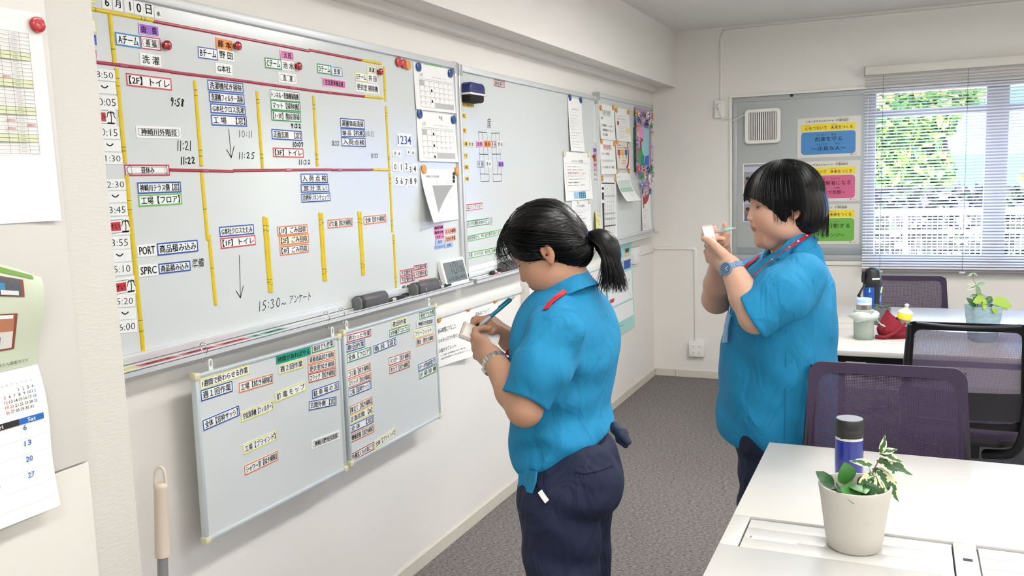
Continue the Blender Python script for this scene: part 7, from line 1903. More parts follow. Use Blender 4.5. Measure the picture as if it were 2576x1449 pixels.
def crown(name, root, c, R_, n, mats, seed, size=0.10):
    rg = np.random.RandomState(seed)
    d = rg.normal(size=(n, 3)); d /= np.linalg.norm(d, axis=1)[:, None]; r = rg.uniform(0.55, 1.0, n) ** 0.5
    ph = 0.12 * np.sin(d[:, 0] * 7 + seed) + 0.12 * np.sin(d[:, 2] * 9 + seed * 2)
    P = np.array(c) + d * (r * (1 + ph))[:, None] * np.array(R_)
    a = rg.normal(size=(n, 3)); a /= np.linalg.norm(a, axis=1)[:, None]; b_ = np.cross(a, rg.normal(size=(n, 3))); b_ /= np.linalg.norm(b_, axis=1)[:, None]
    s_ = size * rg.uniform(0.6, 1.3, n)[:, None]
    V = np.stack([P - a * s_, P + b_ * s_ * 0.5, P + a * s_, P - b_ * s_ * 0.5], 1).reshape(-1, 3)
    me = bpy.data.meshes.new(name); me.from_pydata(V.tolist(), [], [(4 * i, 4 * i + 1, 4 * i + 2, 4 * i + 3) for i in range(n)])
    for m in mats: me.materials.append(m)
    me.polygons.foreach_set('material_index', rg.randint(0, len(mats), n).tolist())
    return link(name, me, root)


lm = [mat('tree_leaf_green', '5f9a3c', 0.6), mat('tree_leaf_deep', '3c6b34', 0.6), mat('tree_leaf_bright', 'a7c24a', 0.6)]
tm = mat('bark', '3a2f2a', 0.9)
for k, (x, y, h, R_, n, lab) in enumerate(((-0.35, 14.5, 2.3, (1.0, 0.9, 1.35), 15000, 'broad green tree filling the window beside the grey panel'), (0.42, 14.2, 3.15, (0.62, 0.6, 0.5), 6000, 'higher green tree reaching the window transom'),
        (2.1, 13.5, 1.35, (0.8, 0.7, 0.55), 2500, 'low yellow-green bush beyond the right-hand pane'))):
    tr_ = empty('tree' if k < 2 else 'bush', (x, y, -0.25), label=lab, cat='tree' if k < 2 else 'bush')
    fo_ = crown('foliage', tr_, (0, 0, h), R_, n, lm if k < 2 else lm[::2], 3 + k, 0.10)
    fo_['kind'] = 'stuff'
    MB().tube([(0, 0, 0), (0.05, 0, h * 0.5), (0, 0, h)], [0.14, 0.10, 0.05], 10).obj('trunk', tm, tr_, smooth=60)
hg = empty('hedge', (1.0, 12.2, -0.25), label='dark hedge running behind the white mesh fence', cat='hedge')
f_ = crown('foliage', hg, (0, 0, 0.8), (6.5, 0.5, 0.62), 7000, [mat('hedge_dark', '33402f', 0.7), mat('hedge_dusk', '4a4658', 0.7)], 21, 0.13); f_['kind'] = 'stuff'

# ================================================================ people: smooth bodies from blended distance fields
F32 = np.float32


def cap(P, a, b, ra, rb):
    a = np.array(a, F32); b = np.array(b, F32); ab = b - a; t = np.clip(((P - a) @ ab) / max(float(ab @ ab), 1e-9), 0, 1)
    return np.linalg.norm(P - a - t[:, None] * ab, axis=1) - (ra + t * (rb - ra))


def ell(P, c, r, R=None):
    q = P - np.array(c, F32)
    if R is not None: q = q @ np.array(R, F32)
    r = np.array(r, F32); k0 = np.linalg.norm(q / r, axis=1); k1 = np.linalg.norm(q / (r * r), axis=1)
    return k0 * (k0 - 1) / np.maximum(k1, 1e-6)


def smin(a, b, k):
    h = np.clip(0.5 + 0.5 * (b - a) / k, 0, 1); return b * (1 - h) + a * h - k * h * (1 - h)


def smax(a, b, k): return -smin(-a, -b, k)


def chain(P, pts, rs, k=0.01):
    d = None
    for i in range(len(pts) - 1):
        e = cap(P, pts[i], pts[i + 1], rs[i], rs[i + 1]); d = e if d is None else smin(d, e, k)
    return d


def culled(P, c, R_, f):
    "evaluate f only near a part; far away the distance to its bounding ball is enough"
    q = np.linalg.norm(P - np.array(c, F32), axis=1) - R_
    m = q < 0.03; out = q + 0.02
    if m.any(): out[m] = f(P[m])
    return out


def field_mesh(name, f, lo, hi, h, mats, color=None, S=6, slack=1.0):
    lo = np.array(lo, F32); n = np.ceil((np.array(hi) - lo) / (h * S)).astype(int) + 1
    H = h * S
    ax = [lo[i] + H * (np.arange(n[i]) + 0.5) - h * 0.5 for i in range(3)]
    C = np.stack(np.meshgrid(*ax, indexing='ij'), -1).reshape(-1, 3).astype(F32)
    d = np.concatenate([f(c) for c in np.array_split(C, max(1, len(C) // 200000))]).reshape(n)
    act = np.abs(d) < H * 0.9 * slack + 0.004
    Fd = np.repeat(np.repeat(np.repeat(d, S, 0), S, 1), S, 2).astype(F32)
    idx = np.argwhere(act); o = np.stack(np.meshgrid(*[np.arange(S)] * 3, indexing='ij'), -1).reshape(-1, 3)
    for blk in np.array_split(idx, max(1, len(idx) * S ** 3 // 400000)):
        I = (blk[:, None, :] * S + o[None]).reshape(-1, 3)
        Fd[I[:, 0], I[:, 1], I[:, 2]] = f((lo + I * h).astype(F32))
    ins = Fd < 0
    m = ins[:-1, :-1, :-1].astype(np.int8)
    tot = np.zeros(m.shape, np.int8)
    for a in (0, 1):
        for b in (0, 1):
            for c in (0, 1):
                tot += ins[a:ins.shape[0] - 1 + a, b:ins.shape[1] - 1 + b, c:ins.shape[2] - 1 + c]
    cells = np.argwhere((tot > 0) & (tot < 8)); vid = np.full(m.shape, -1, np.int32); vid[tuple(cells.T)] = np.arange(len(cells))
    acc = np.zeros((len(cells), 3)); cnt = np.zeros(len(cells))
    for e in range(3):
        for a in (0, 1):
            for b in (0, 1):
                s0 = np.zeros(3, int); u, v = [q for q in range(3) if q != e]; s0[u] = a; s0[v] = b; s1 = s0.copy(); s1[e] = 1
                p = cells + s0; q_ = cells + s1; va = Fd[tuple(p.T)]; vb = Fd[tuple(q_.T)]; x = (va < 0) != (vb < 0)
                t = va / np.where(x, va - vb, 1); pt = np.tile(s0.astype(float), (len(cells), 1)); pt[:, e] = t
                acc[x] += pt[x]; cnt[x] += 1
    V = lo + (cells + acc / np.maximum(cnt, 1)[:, None]) * h
    quads = []
    for e in range(3):
        u, v = [q for q in range(3) if q != e]
        A = [slice(None)] * 3; B = [slice(None)] * 3; A[e] = slice(0, -1); B[e] = slice(1, None)
        x = np.argwhere(ins[tuple(A)] != ins[tuple(B)]); x = x[(x[:, u] > 0) & (x[:, v] > 0) & (x[:, u] < m.shape[u]) & (x[:, v] < m.shape[v])]
        du = np.zeros(3, int); du[u] = 1; dv = np.zeros(3, int); dv[v] = 1
        q4 = [vid[tuple((x - w_).T)] for w_ in (du * 0, du, du + dv, dv)]
        Q = np.stack(q4, 1); fl = ins[tuple(x.T)]
        if e == 1: fl = ~fl
        Q[~fl] = Q[~fl][:, ::-1]; Q = Q[(Q >= 0).all(1)]; quads.append(Q[:, ::-1])
    Q = np.concatenate(quads)
    me = bpy.data.meshes.new(name); me.vertices.add(len(V)); me.vertices.foreach_set('co', V.astype(F32).ravel())
    me.loops.add(Q.size); me.loops.foreach_set('vertex_index', Q.ravel().astype(np.int32))
    me.polygons.add(len(Q)); me.polygons.foreach_set('loop_start', np.arange(0, Q.size, 4, dtype=np.int32))
    me.polygons.foreach_set('use_smooth', np.ones(len(Q), bool))
    me.update(calc_edges=True)
    if color is not None:
        at = me.color_attributes.new('tint', 'FLOAT_COLOR', 'POINT'); at.data.foreach_set('color', color(V.astype(F32)).astype(F32).ravel())
    for mm_ in (mats if isinstance(mats, (list, tuple)) else [mats]): me.materials.append(mm_)
    return me


def frame(f, u):
    "columns forward, left, up"
    f = Vector(f).normalized(); u = Vector(u); l = u.cross(f).normalized(); u = f.cross(l).normalized()
    return np.array([f, l, u], F32).T


# skin whose small natural colour changes (lips, cheeks, brows) ride on a colour attribute
def skin_mat(name, hx):
    m = mat(name, hx, 0.5, spec=0.35, sss=0.12, bump=0.05, scale=700); n = m.node_tree; b = n.nodes['Principled BSDF']
    a = n.nodes.new('ShaderNodeAttribute'); a.attribute_name = 'tint'; mx_ = n.nodes.new('ShaderNodeMix'); mx_.data_type = 'RGBA'; mx_.blend_type = 'MULTIPLY'
    mx_.inputs['Factor'].default_value = 1.0; mx_.inputs['A'].default_value = lin(hx) + (1,); n.links.new(a.outputs['Color'], mx_.inputs['B']); n.links.new(mx_.outputs['Result'], b.inputs['Base Color'])
    return m


def head_field(Hc, R, s=1.0, fat=0.0):
    "Hc between the ears; R columns forward, left, up"
    Hc = np.array(Hc, F32)

    def f(P):
        q = (P - Hc) @ R / s
        a = q.copy(); a[:, 1] = np.abs(a[:, 1])
        d = ell(a, (-0.003, 0, 0.045), (0.088, 0.075, 0.083))
        d = smin(d, ell(a, (0.045, 0, -0.022), (0.056 + fat * .3, 0.058 + fat, 0.080)), 0.035)
        d = smin(d, ell(a, (0.052, 0.034 + fat * 0.5, -0.028), (0.036, 0.030 + fat, 0.042 + fat * .5)), 0.025)       # cheeks
        d = smin(d, ell(a, (0.020, 0.038 + fat * 0.6, -0.060), (0.044, 0.026 + fat, 0.028 + fat * .6)), 0.03)        # jaw
        d = smin(d, cap(a, (0.078, 0, -0.092), (0.062, 0.018, -0.090), 0.017 + fat * .4, 0.018 + fat), 0.02)         # chin
        d = smin(d, cap(a, (0.086, 0, 0.040), (0.080, 0.030, 0.038), 0.014, 0.012), 0.018)                              # brow
        d = smax(d, -ell(a, (0.107, 0.033, 0.016), (0.020, 0.019, 0.012)), 0.012)                                       # eye sockets
        d = smin(d, cap(a, (0.095, 0, 0.018), (0.108, 0, -0.018), 0.0060, 0.0095), 0.010)                               # nose
        d = smin(d, ell(a, (0.101, 0.0085, -0.021), (0.010, 0.0075, 0.0065)), 0.005)
        d = smin(d, ell(a, (0.098, 0.0, -0.045), (0.009, 0.021, 0.006)), 0.006)                                         # lips
        d = smin(d, ell(a, (0.0955, 0.0, -0.054), (0.009, 0.018, 0.0065)), 0.005)
        d = smax(d, -cap(a, (0.108, 0, -0.0497), (0.092, 0.026, -0.0525), 0.0012, 0.0012), 0.003)
        # ear: a tilted disc with a hollow and a lobe
        e = ell(a, (-0.008, 0.079 + fat * .3, 0.002), (0.0165, 0.008, 0.029)); e = smax(e, -ell(a, (-0.005, 0.087 + fat * .3, 0.006), (0.0085, 0.0065, 0.017)), 0.003); e = smax(e, -cap(a, (-0.004, 0.090, -0.004), (-0.001, 0.075, -0.006), 0.005, 0.003), 0.003)
        e = smin(e, ell(a, (-0.002, 0.078 + fat * .3, -0.024), (0.008, 0.006, 0.009)), 0.006)
        return smin(d, e, 0.006) * s
    return f


def head_tint(Hc, R, s, V):
    q = (V - np.array(Hc, F32)) @ R / s; n = len(V); c = np.ones((n, 4), F32)
    a = np.abs(q[:, 1])
    def blend(w_, col):
        w_ = np.clip(w_, 0, 1)[:, None]; c[:, :3] = c[:, :3] * (1 - w_) + np.array(col, F32) * c[:, :3] * w_
    hd = (np.linalg.norm(q, axis=1) < 0.16)
    blend(hd * np.exp(-((q[:, 0] - .07) / .05) ** 2 - ((a - .045) / .022) ** 2 - ((q[:, 2] + .03) / .022) ** 2) * 0.8, (1.0, 0.80, 0.78))
    blend(hd * (q[:, 0] > .08) * (np.clip(1 - ((q[:, 2] + .0500) / .0105) ** 2 - (a / .0235) ** 2, 0, 1) > .05) * 0.9, (0.80, 0.50, 0.50))
    blend(hd * (q[:, 0] > .085) * np.exp(-((q[:, 2] + .02) / .010) ** 2 - (a / .014) ** 2) * 0.5, (1.0, 0.80, 0.78))
    br = np.abs(q[:, 2] - 0.047 + (a - 0.032) ** 2 * 6) < 0.0038
    blend(hd * (q[:, 0] > .06) * br * (a > .012) * (a < .052) * 0.85, (0.22, 0.17, 0.15))
    blend(hd * (a > .074) * np.exp(-(q[:, 0] / .03) ** 2 - (q[:, 2] / .04) ** 2) * 0.6, (1.0, 0.72, 0.66))
    return c


def eyes(root, Hc, R, s, look=-0.25):
    for sd in (1, -1):
        c = Vector(Hc) + Vector((R @ np.array([0.0805, 0.0315 * sd, 0.0165], F32)).tolist()) * s
        f = Vector((R @ np.array([1, 0.12 * sd, look], F32)).tolist()).normalized(); u_ = Vector((R @ np.array([0, 0, 1], F32)).tolist()); u_ = (u_ - f * u_.dot(f)).normalized(); x_ = u_.cross(f)
        M_ = Matrix(((x_.x, u_.x, f.x, c.x), (x_.y, u_.y, f.y, c.y), (x_.z, u_.z, f.z, c.z), (0, 0, 0, 1)))
        e = MB().sphere((0, 0, 0), 0.0112 * s, 18, 12, M_).obj('eyeball', mat('eye_white', 'e6e0da', 0.15), root, smooth=80)
        MB().lathe([(0.0, 0.0117), (0.0035, 0.0112), (0.0056, 0.0100)], 18, Matrix(M_) @ Matrix.Scale(s, 4), cap0=False, cap1=False).obj('iris', mat('dark_iris', '241712', 0.1), e, smooth=80)
        # lids with lashes: a narrow almond opening
        m_ = MB(); l = MB()
        def on(u, v, r): return M_ @ Vector((math.sin(u) * math.cos(v) * r, math.sin(v) * r, math.cos(u) * math.cos(v) * r))
        for up_, v0, v1 in ((1, 0.24, 1.3), (-1, -0.20, -1.3)):
            sg = 1
            G = []
            for i in range(13):
                u = -1.15 + 2.3 * i / 12; open_ = v0 * max(0.0, 1 - (u / 0.95) ** 2)
                G.append([on(u, sg * (open_ + (v1 - open_) * j / 4), 0.0128 * s) for j in range(5)])
                if i and up_ == 1: l.tube([on(-1.15 + 2.3 * (i - 1) / 12, sg * v0 * max(0.0, 1 - ((-1.15 + 2.3 * (i - 1) / 12) / 0.95) ** 2), 0.0132 * s), on(u, sg * open_, 0.0132 * s)], 0.0009 * s, 5)
            m_.grid(G)
        m_.obj('eyelid', LIDM, root, smooth=80, solid=0.0006)
        l.obj('eyelashes', HAIRM, root)


SKIN_OF = {}
LIDM = mat('eyelid_skin', 'bd9079', 0.5, spec=0.3)
HAIRM = mat('black_hair', '050507', 0.36, spec=0.32, bump=0.12, scale=90, stretch=(6, 6, 0.6))


def hand_bones(Wp, Kp, n, side, curl, spread=0.0, thumb=None, s=1.0, fl=(0.078, 0.086, 0.081, 0.066)):
    """returns a list of (points, radii) chains and the palm; n = direction the palm faces; side=+1 when the thumb lies along d x n
    curl: per finger (3 bend angles)"""
    Wp, Kp, n = Vector(Wp), Vector(Kp), Vector(n).normalized(); d = (Kp - Wp).normalized(); n = (n - d * n.dot(d)).normalized(); t = d.cross(n) * side
    ch = []; L = (Kp - Wp).length
    for i in range(4):
        off = (0.029, 0.010, -0.009, -0.027)[i] * s; b = Wp + d * (L * (0.98, 1.0, 0.97, 0.90)[i]) + t * off
        a = 0.0; p = b; pts = [Wp + d * L * 0.35 + t * off * 0.6, b]; r = [0.0105 * s, 0.0098 * s]
        dd = (d + t * spread * (1.5 - i)).normalized()
        for j, (q, c_) in enumerate(zip((0.46, 0.31, 0.23), curl[i])):
            a += c_; v = dd * math.cos(a) + n * math.sin(a); p = p + v * fl[i] * q * s; pts.append(p.copy()); r.append((0.0090, 0.0082, 0.0070)[j] * s * (0.88 if i == 3 else 1))
        ch.append((pts, r))
    if thumb: ch.append(([Vector(p) for p in thumb], [0.016 * s, 0.0125 * s, 0.0112 * s, 0.0090 * s][:len(thumb)]))
    return ch, (Wp, Kp, n, t, s)


def hand_field(hb):
    ch, (Wp, Kp, n, t, s) = hb
    d = (Kp - Wp).normalized(); c = Wp.lerp(Kp, 0.52); R = np.array([d, t, n], F32).T; L = (Kp - Wp).length

    def f(P):
        e = ell(P, c, (L * 0.60, 0.041 * s, 0.0175 * s), R)
        e = smin(e, cap(P, Wp, Wp + d * 0.02, 0.023 * s, 0.022 * s), 0.02)
        for pts, r in ch: e = smin(e, chain(P, pts, r, 0.004), 0.005)
        return e
    return culled_f(c, 0.155, f)


def culled_f(c, R_, f): return lambda P: culled(P, c, R_, f)


def union(parts, k=0.02):
    def f(P):
        d = None
        for g in parts:
            e = g(P); d = e if d is None else smin(d, e, k)
        return d
    return f


def limb(pts, rs, k=0.02, fl=None):
    return lambda P: chain(P, pts, rs, k)


def W(px, py, y): return at_y(px, py, y)


def tube_hair(name, root, curves, r, m, n=5, kind='stuff', taper=True):
    mb = MB()
    for P in curves:
        k = len(P); mb.tube(P, [r * (1 - 0.75 * (i / (k - 1)) ** 2) if taper else r for i in range(k)], n)
    o = mb.obj(name, m, root, smooth=80)
    if kind: o['kind'] = kind
    return o


def bez(p0, p1, p2, p3, n=10):
    p0, p1, p2, p3 = map(Vector, (p0, p1, p2, p3)); o = []
    for i in range(n + 1):
        t = i / n; o.append(p0 * (1 - t) ** 3 + p1 * 3 * t * (1 - t) ** 2 + p2 * 3 * t * t * (1 - t) + p3 * t ** 3)
    return o


# polo shirt fabric: the turquoise blue of both shirts
POLO = mat('turquoise_pique', '0880b0', 0.8, bump=0.35, scale=1500, wrinkle=0.55)
POLO_B = mat('turquoise_pique_dark', '076c9a', 0.8, bump=0.35, scale=1500)
NAVY = mat('navy_twill', '0f1938', 0.8, bump=0.25, scale=1200, wrinkle=0.7)
LANY = mat('red_lanyard', 'c01f2e', 0.5)
SHOEM = mat('dark_shoe', '1c1d22', 0.5)


def band(pts, wd, th, up):
    "flat strap along points; up = face direction(s)"
    pts = [Vector(p) for p in pts]; vs = []; n = len(pts)
    for i, p in enumerate(pts):
        t = (pts[min(i + 1, n - 1)] - pts[max(i - 1, 0)]).normalized(); u = Vector(up[i] if hasattr(up[0], '__len__') else up); u = (u - t * u.dot(t)).normalized(); s_ = t.cross(u) * wd / 2
        vs += [p + s_, p - s_, p - s_ + u * th, p + s_ + u * th]
    return MB().add(vs, [(0, 1, 2, 3), (4 * n - 1, 4 * n - 2, 4 * n - 3, 4 * n - 4)] + [(4 * i + k, 4 * i + 4 + k, 4 * i + 4 + (k + 1) % 4, 4 * i + (k + 1) % 4) for i in range(n - 1) for k in range(4)])


def project(pts, f, off):
    "where the sight lines through pts meet a field's surface"
    E_ = np.array(EYE, F32); P = np.array(pts, F32); D = P - E_; T = np.linalg.norm(D, axis=1); D /= T[:, None]; T = T - 0.4
    for _ in range(80): T = T + np.clip(f(E_ + D * T[:, None]) - off, -0.02, 0.05) * 0.7
    P = E_ + D * T[:, None]
    for _ in range(1):
        e = 0.002; g = np.stack([(f(P + np.eye(3, dtype=F32)[i] * e) - f(P - np.eye(3, dtype=F32)[i] * e)) / (2 * e) for i in range(3)], 1)
        g /= np.maximum(np.linalg.norm(g, axis=1), 1e-6)[:, None]
    return [Vector(p.tolist()) for p in P], [Vector(v.tolist()) for v in g]


def spiral_pad(label, c, u, v, n, w_, l_, th):
    "small notepad: u across, v down the page, n out of the page"
    u, v, n = Vector(u).normalized(), Vector(v).normalized(), Vector(n).normalized()
    v = (v - u * v.dot(u)).normalized(); n2 = u.cross(v).normalized()
    if n2.dot(n) < 0: n2 = -n2
    M_ = Matrix(((u.x, v.x, n2.x, c[0]), (u.y, v.y, n2.y, c[1]), (u.z, v.z, n2.z, c[2]), (0, 0, 0, 1)))
    o = empty('notepad', label=label, cat='notepad'); o.matrix_basis = M_
    MB().box((-w_ / 2, -l_ / 2, -th / 2), (w_ / 2, l_ / 2, th / 2)).obj('pages', mat('notepad_paper', 'e4e2dd', 0.6), o, bevel=0.0008)
    MB().box((-w_ / 2, -l_ / 2, -th / 2 - 0.001), (w_ / 2, l_ / 2, -th / 2)).obj('back_cover', mat('notepad_cover', '9b9a96', 0.5), o)
    for k in range(12):
        x = -w_ / 2 + w_ * (k + 0.5) / 12
        MB().tube([(x, -l_ / 2 + 0.003 + 0.004 * math.cos(a), 0.0045 * math.sin(a) * (th / 0.008 + 0.3)) for a in [2 * PI * j / 10 for j in range(11)]], 0.0005, 5, cap=False).obj('spiral_ring', mat('spiral_wire', 'b08f6a', 0.3, 0.8), o, smooth=80)
    return o


def biro(label, tip, end, body, clipc, r=0.0052):
    tip, end = Vector(tip), Vector(end); L = (end - tip).length
    o = empty('pen', label=label, cat='pen'); o.matrix_basis = Matrix.Translation(tip) @ (end - tip).to_track_quat('Z', 'Y').to_matrix().to_4x4()
    MB().lathe([(0.0006, 0), (0.0012, 0.003), (0.0035, 0.012), (r, 0.016), (r, 0.045)], 16).obj('grip', mat('clear_grip', 'b9c3c8', 0.2, 0.3), o, smooth=40)
    MB().lathe([(r * 0.98, 0.045), (r * 1.02, L * 0.6), (r * 0.98, L - 0.014), (r * 0.6, L - 0.010)], 16).obj('barrel', body, o, smooth=40)
    MB().lathe([(r * 0.45, L - 0.010), (r * 0.45, L)], 10).obj('push_button', clipc, o)
    MB().box((-0.002, r, L - 0.050), (0.002, r + 0.0022, L - 0.012)).obj('clip', body, o, bevel=0.0006)
    return o

# ================================================================ person by the main board (back and side view)
A = empty('person', W(1430, 1449, 2.03) * 1, label='person with a black ponytail in a turquoise polo and navy trousers, writing on a notepad', cat='person')
A.location = (A.location.x, 2.03, 0)
bpy.context.view_layer.update()
AM = Matrix.Translation(A.location)
SKA = skin_mat('skin_a', 'b88d74'); SKIN_OF[A.name] = SKA


def addm(root, name, me, loc=None):
    me.transform(Matrix.Translation(-(loc or root.location))); return link(name, me, root)


class Sub:
    "parts collected in world coordinates under a figure"
    def __init__(s, root): s.root = root; s.name = root.name


YA = 2.02
HcA = W(1391, 632, YA); RA = frame((-0.84, -0.10, -0.53), (-0.53, -0.06, 0.85))
hfA = head_field(HcA, RA, 0.95, 0.004)
neckB = W(1434, 742, YA + 0.01)
shL, shR = W(1395, 850, 1.86), W(1440, 795, 2.20)         # shoulder joints: left is nearer the camera
shL = W(1393, 838, 1.875); shR = W(1395, 815, 2.19)
elL = W(1320, 1028, 1.80); wrL = W(1240, 903, 1.90); knL = W(1196, 868, 1.945)
elR = W(1372, 935, 2.20); wrR = W(1283, 858, 2.07); knR = W(1232, 800, 2.045)
hL = hand_bones(wrL, knL, (0.15, 1.0, 0.35), 1, [(0.5, 1.2, 0.8)] * 4, thumb=[W(1228, 880, 1.925), W(1218, 858, 1.935), W(1195, 850, 1.945), W(1176, 848, 1.955)], s=1.08)
hR = hand_bones(wrR, knR, (-0.75, -0.35, -0.55), 1, [(0.75, 1.15, 0.5), (0.95, 1.2, 0.7), (1.1, 1.3, 0.8), (1.2, 1.3, 0.8)], thumb=[W(1272, 838, 2.045), W(1252, 826, 2.02), W(1232, 812, 2.005), W(1212, 808, 2.0)], s=1.02)
hfl, hfr = hand_field(hL), hand_field(hR)
pelvA = W(1435, 1150, YA + 0.01)
_k = W(1418, 1449, 1.94); _j = W(1450, 1449, 2.12)
KL, AL = Vector((_k.x, 1.94, 0.45)), Vector((_k.x + 0.03, 1.95, 0.06)); KR, AR = Vector((_j.x, 2.12, 0.45)), Vector((_j.x + 0.03, 2.13, 0.06))
bodyA = union([
    culled_f(HcA, 0.19, hfA),
    limb([HcA + Vector((0.025, 0, -0.01)), neckB], [0.050, 0.056]),
    limb([neckB, W(1415, 960, YA + 0.02), pelvA], [0.045, 0.05, 0.06]),
    limb([neckB + Vector((0, 0, -0.06)), shL, elL, elL.lerp(wrL, 0.35), wrL], [0.03, 0.036, 0.041, 0.042, 0.0265], 0.012),
    limb([neckB + Vector((0, 0, -0.06)), shR, elR, elR.lerp(wrR, 0.35), wrR], [0.03, 0.036, 0.040, 0.040, 0.0265], 0.012),
    hfl, hfr,
    limb([pelvA, W(1408, 1262, 1.94), KL, AL], [0.05, 0.06, 0.045, 0.035]),
    limb([pelvA, W(1450, 1262, 2.11), KR, AR], [0.05, 0.06, 0.045, 0.035])], 0.018)


def tintA(V):
    c = head_tint(HcA, RA, 0.95, V)
    for hb in (hL, hR):
        for pts, r in hb[0]:
            for j in (1, 2, 3):
                if j < len(pts):
                    q = np.linalg.norm(V - np.array(pts[j], F32), axis=1); w_ = np.exp(-(q / 0.011) ** 2)[:, None] * 0.35; c[:, :3] *= (1 - w_ * np.array([0.05, 0.30, 0.30], F32))
    return c


lo_ = [min(p[i] for p in (wrL, knL, HcA, pelvA, elL)) - 0.22 for i in range(3)]
meA = field_mesh('body', bodyA, (-1.40, 1.70, -0.02), (-0.42, 2.42, 1.56), 0.0032, SKA, tintA)
addm(A, 'body', meA)
_n0 = len(bpy.data.objects)
class _R: pass
eyeroot = empty('eye_carrier'); SKIN_OF[eyeroot.name] = SKA
eyes(eyeroot, HcA, RA, 0.95, look=-0.45)


def adopt(src, root):
    "move parts built in world coordinates under the figure"
    for ch in list(src.children):
        ch.parent = root; ch.matrix_basis = Matrix.Translation(-root.location)
    bpy.data.objects.remove(src)


adopt(eyeroot, A)

# shirt ------------------------------------------------------------
def q_(a, b): return (Vector(b) - Vector(a))
chestA = W(1395, 900, YA); bellyA = W(1395, 1060, YA + 0.02); hipA = W(1420, 1150, YA + 0.02)
backF = frame((-0.93, 0.30, 0.0), (0, 0, 1))              # torso faces the wall and a little away
sleeveL_end = W(1290, 968, 1.80); sleeveR_end = W(1345, 880, 2.20)


def fold(P, amp, fr, dirv, ph, c, R_):
    q = P - np.array(c, F32); w_ = np.exp(-(np.linalg.norm(q, axis=1) / R_) ** 2); return amp * w_ * np.sin(q @ np.array(dirv, F32) * fr + ph)


def shirtA(P):
    d = ell(P, W(1424, 868, YA + 0.02), (0.115, 0.174, 0.172), backF)
    d = smin(d, ell(P, W(1410, 990, YA + 0.02), (0.106, 0.154, 0.19), backF), 0.05)
    d = smin(d, ell(P, W(1418, 1115, YA + 0.02), (0.124, 0.162, 0.120), backF), 0.05)
    d = smin(d, cap(P, W(1450, 752, YA + 0.015), W(1438, 800, YA + 0.02), 0.050, 0.078), 0.04)
    d = smin(d, cap(P, neckB + Vector((0.0, -0.05, -0.055)), shL + Vector((0.02, 0, 0.0)), 0.050, 0.058), 0.05)
    d = smin(d, cap(P, neckB + Vector((0.0, 0.05, -0.055)), shR + Vector((0.01, 0, 0.0)), 0.045, 0.056), 0.04)
    # sleeves
    sl = chain(P, [shL, W(1360, 922, 1.825), W(1318, 1005, 1.80)], [0.060, 0.066, 0.056], 0.02)
    a_ = np.array((elL - shL).normalized(), F32); sl = smax(sl, (P - np.array(W(1316, 1003, 1.80), F32)) @ a_, 0.004)
    sl = smax(sl, -cap(P, elL + Vector(a_.tolist()) * 0.04, W(1345, 955, 1.82), 0.050, 0.044), 0.003)
    d = smin(d, sl, 0.035)
    sr = chain(P, [shR, W(1370, 880, 2.20), W(1350, 910, 2.20)], [0.056, 0.060, 0.058], 0.03)
    b_ = np.array((elR - shR).normalized(), F32); sr = smax(sr, (P - np.array(W(1362, 905, 2.20), F32)) @ b_, 0.004)
    d = smin(d, sr, 0.02)
    # folds: fan from the shoulder blade, gathers above the waist
    d = d + fold(P, 0.008, 58, (0.80, -0.3, 0.40), 0.4, W(1490, 900, 1.92), 0.17) + fold(P, 0.011, 62, (0.25, 0, 0.97), 0.6, W(1440, 1110, 1.86), 0.13)
    d = d + fold(P, 0.009, 75, (-0.35, 0, 0.95), 1.4, W(1335, 1140, 1.88), 0.07) + fold(P, 0.005, 80, (0.9, 0, -0.4), 0.2, W(1380, 900, 1.83), 0.08)
    q = P - np.array(W(1440, 950, YA), F32); d = d + 0.0014 * np.sin(q[:, 2] * 38 + 9 * np.sin(q[:, 0] * 9) + q[:, 1] * 14) * np.sin(q[:, 0] * 21 - q[:, 2] * 12 + 1.3)
    # hem: cut by a sloping plane, lower in front, and a hollow beneath
    hn = np.array(Vector((0.40, 0.16, -0.90)).normalized(), F32); hp = np.array(W(1400, 1186, 1.9), F32)
    hemd = (P - hp) @ hn
    d = smax(d, hemd, 0.010)
    d = smax(d, -ell(P, W(1420, 1205, YA + 0.02), (0.092, 0.132, 0.07), backF), 0.006)
    d = smax(d, -cap(P, HcA, neckB + Vector((-0.005, 0, 0.01)), 0.060, 0.055), 0.004)
    return d


shA = field_mesh('shirt', shirtA, (-1.15, 1.66, 0.70), (-0.45, 2.44, 1.40), 0.0045, POLO)
sA = addm(A, 'shirt', shA)
# collar: a standing band folded over, open at the front
def collar_pts(c, R_, r0, r1, z0, z1, a0, a1, n, flare):
    rows = []
    for j, (r, z) in enumerate(((r0, z0), (r0 * 0.98, z0 + (z1 - z0) * 0.5), (r0 * 0.95, z1), (r0 * 1.04 + 0.004, z1 + 0.002), (r1 * 1.08, z0 + (z1 - z0) * 0.35), (r1 * 1.22, z0 - flare))):
        row = []
        for i in range(n + 1):
            a = a0 + (a1 - a0) * i / n; x = math.cos(a) * r * 1.0; y = math.sin(a) * r * 0.98
            fr = max(0.0, math.cos(a)); zz = z - fr * 0.030 * (1 if j < 4 else 1.3)
            q = R_ @ np.array([x + fr * 0.012 * (j > 3), y, zz], F32); row.append(Vector(c) + Vector(q.tolist()))
        rows.append(row)
    return rows


colR = frame((-0.80, 0.30, -0.42), (-0.42, 0.08, 0.90))
rows_ = collar_pts(neckB + Vector((-0.012, 0.0, 0.010)), colR, 0.064, 0.070, -0.008, 0.036, 0.42, 2 * PI - 0.42, 40, 0.012)
ck_ = MB().grid(rows_).obj('collar', POLO, None, smooth=80, solid=0.003); ck_.parent = sA; ck_.matrix_basis = Matrix.Translation(-A.location)
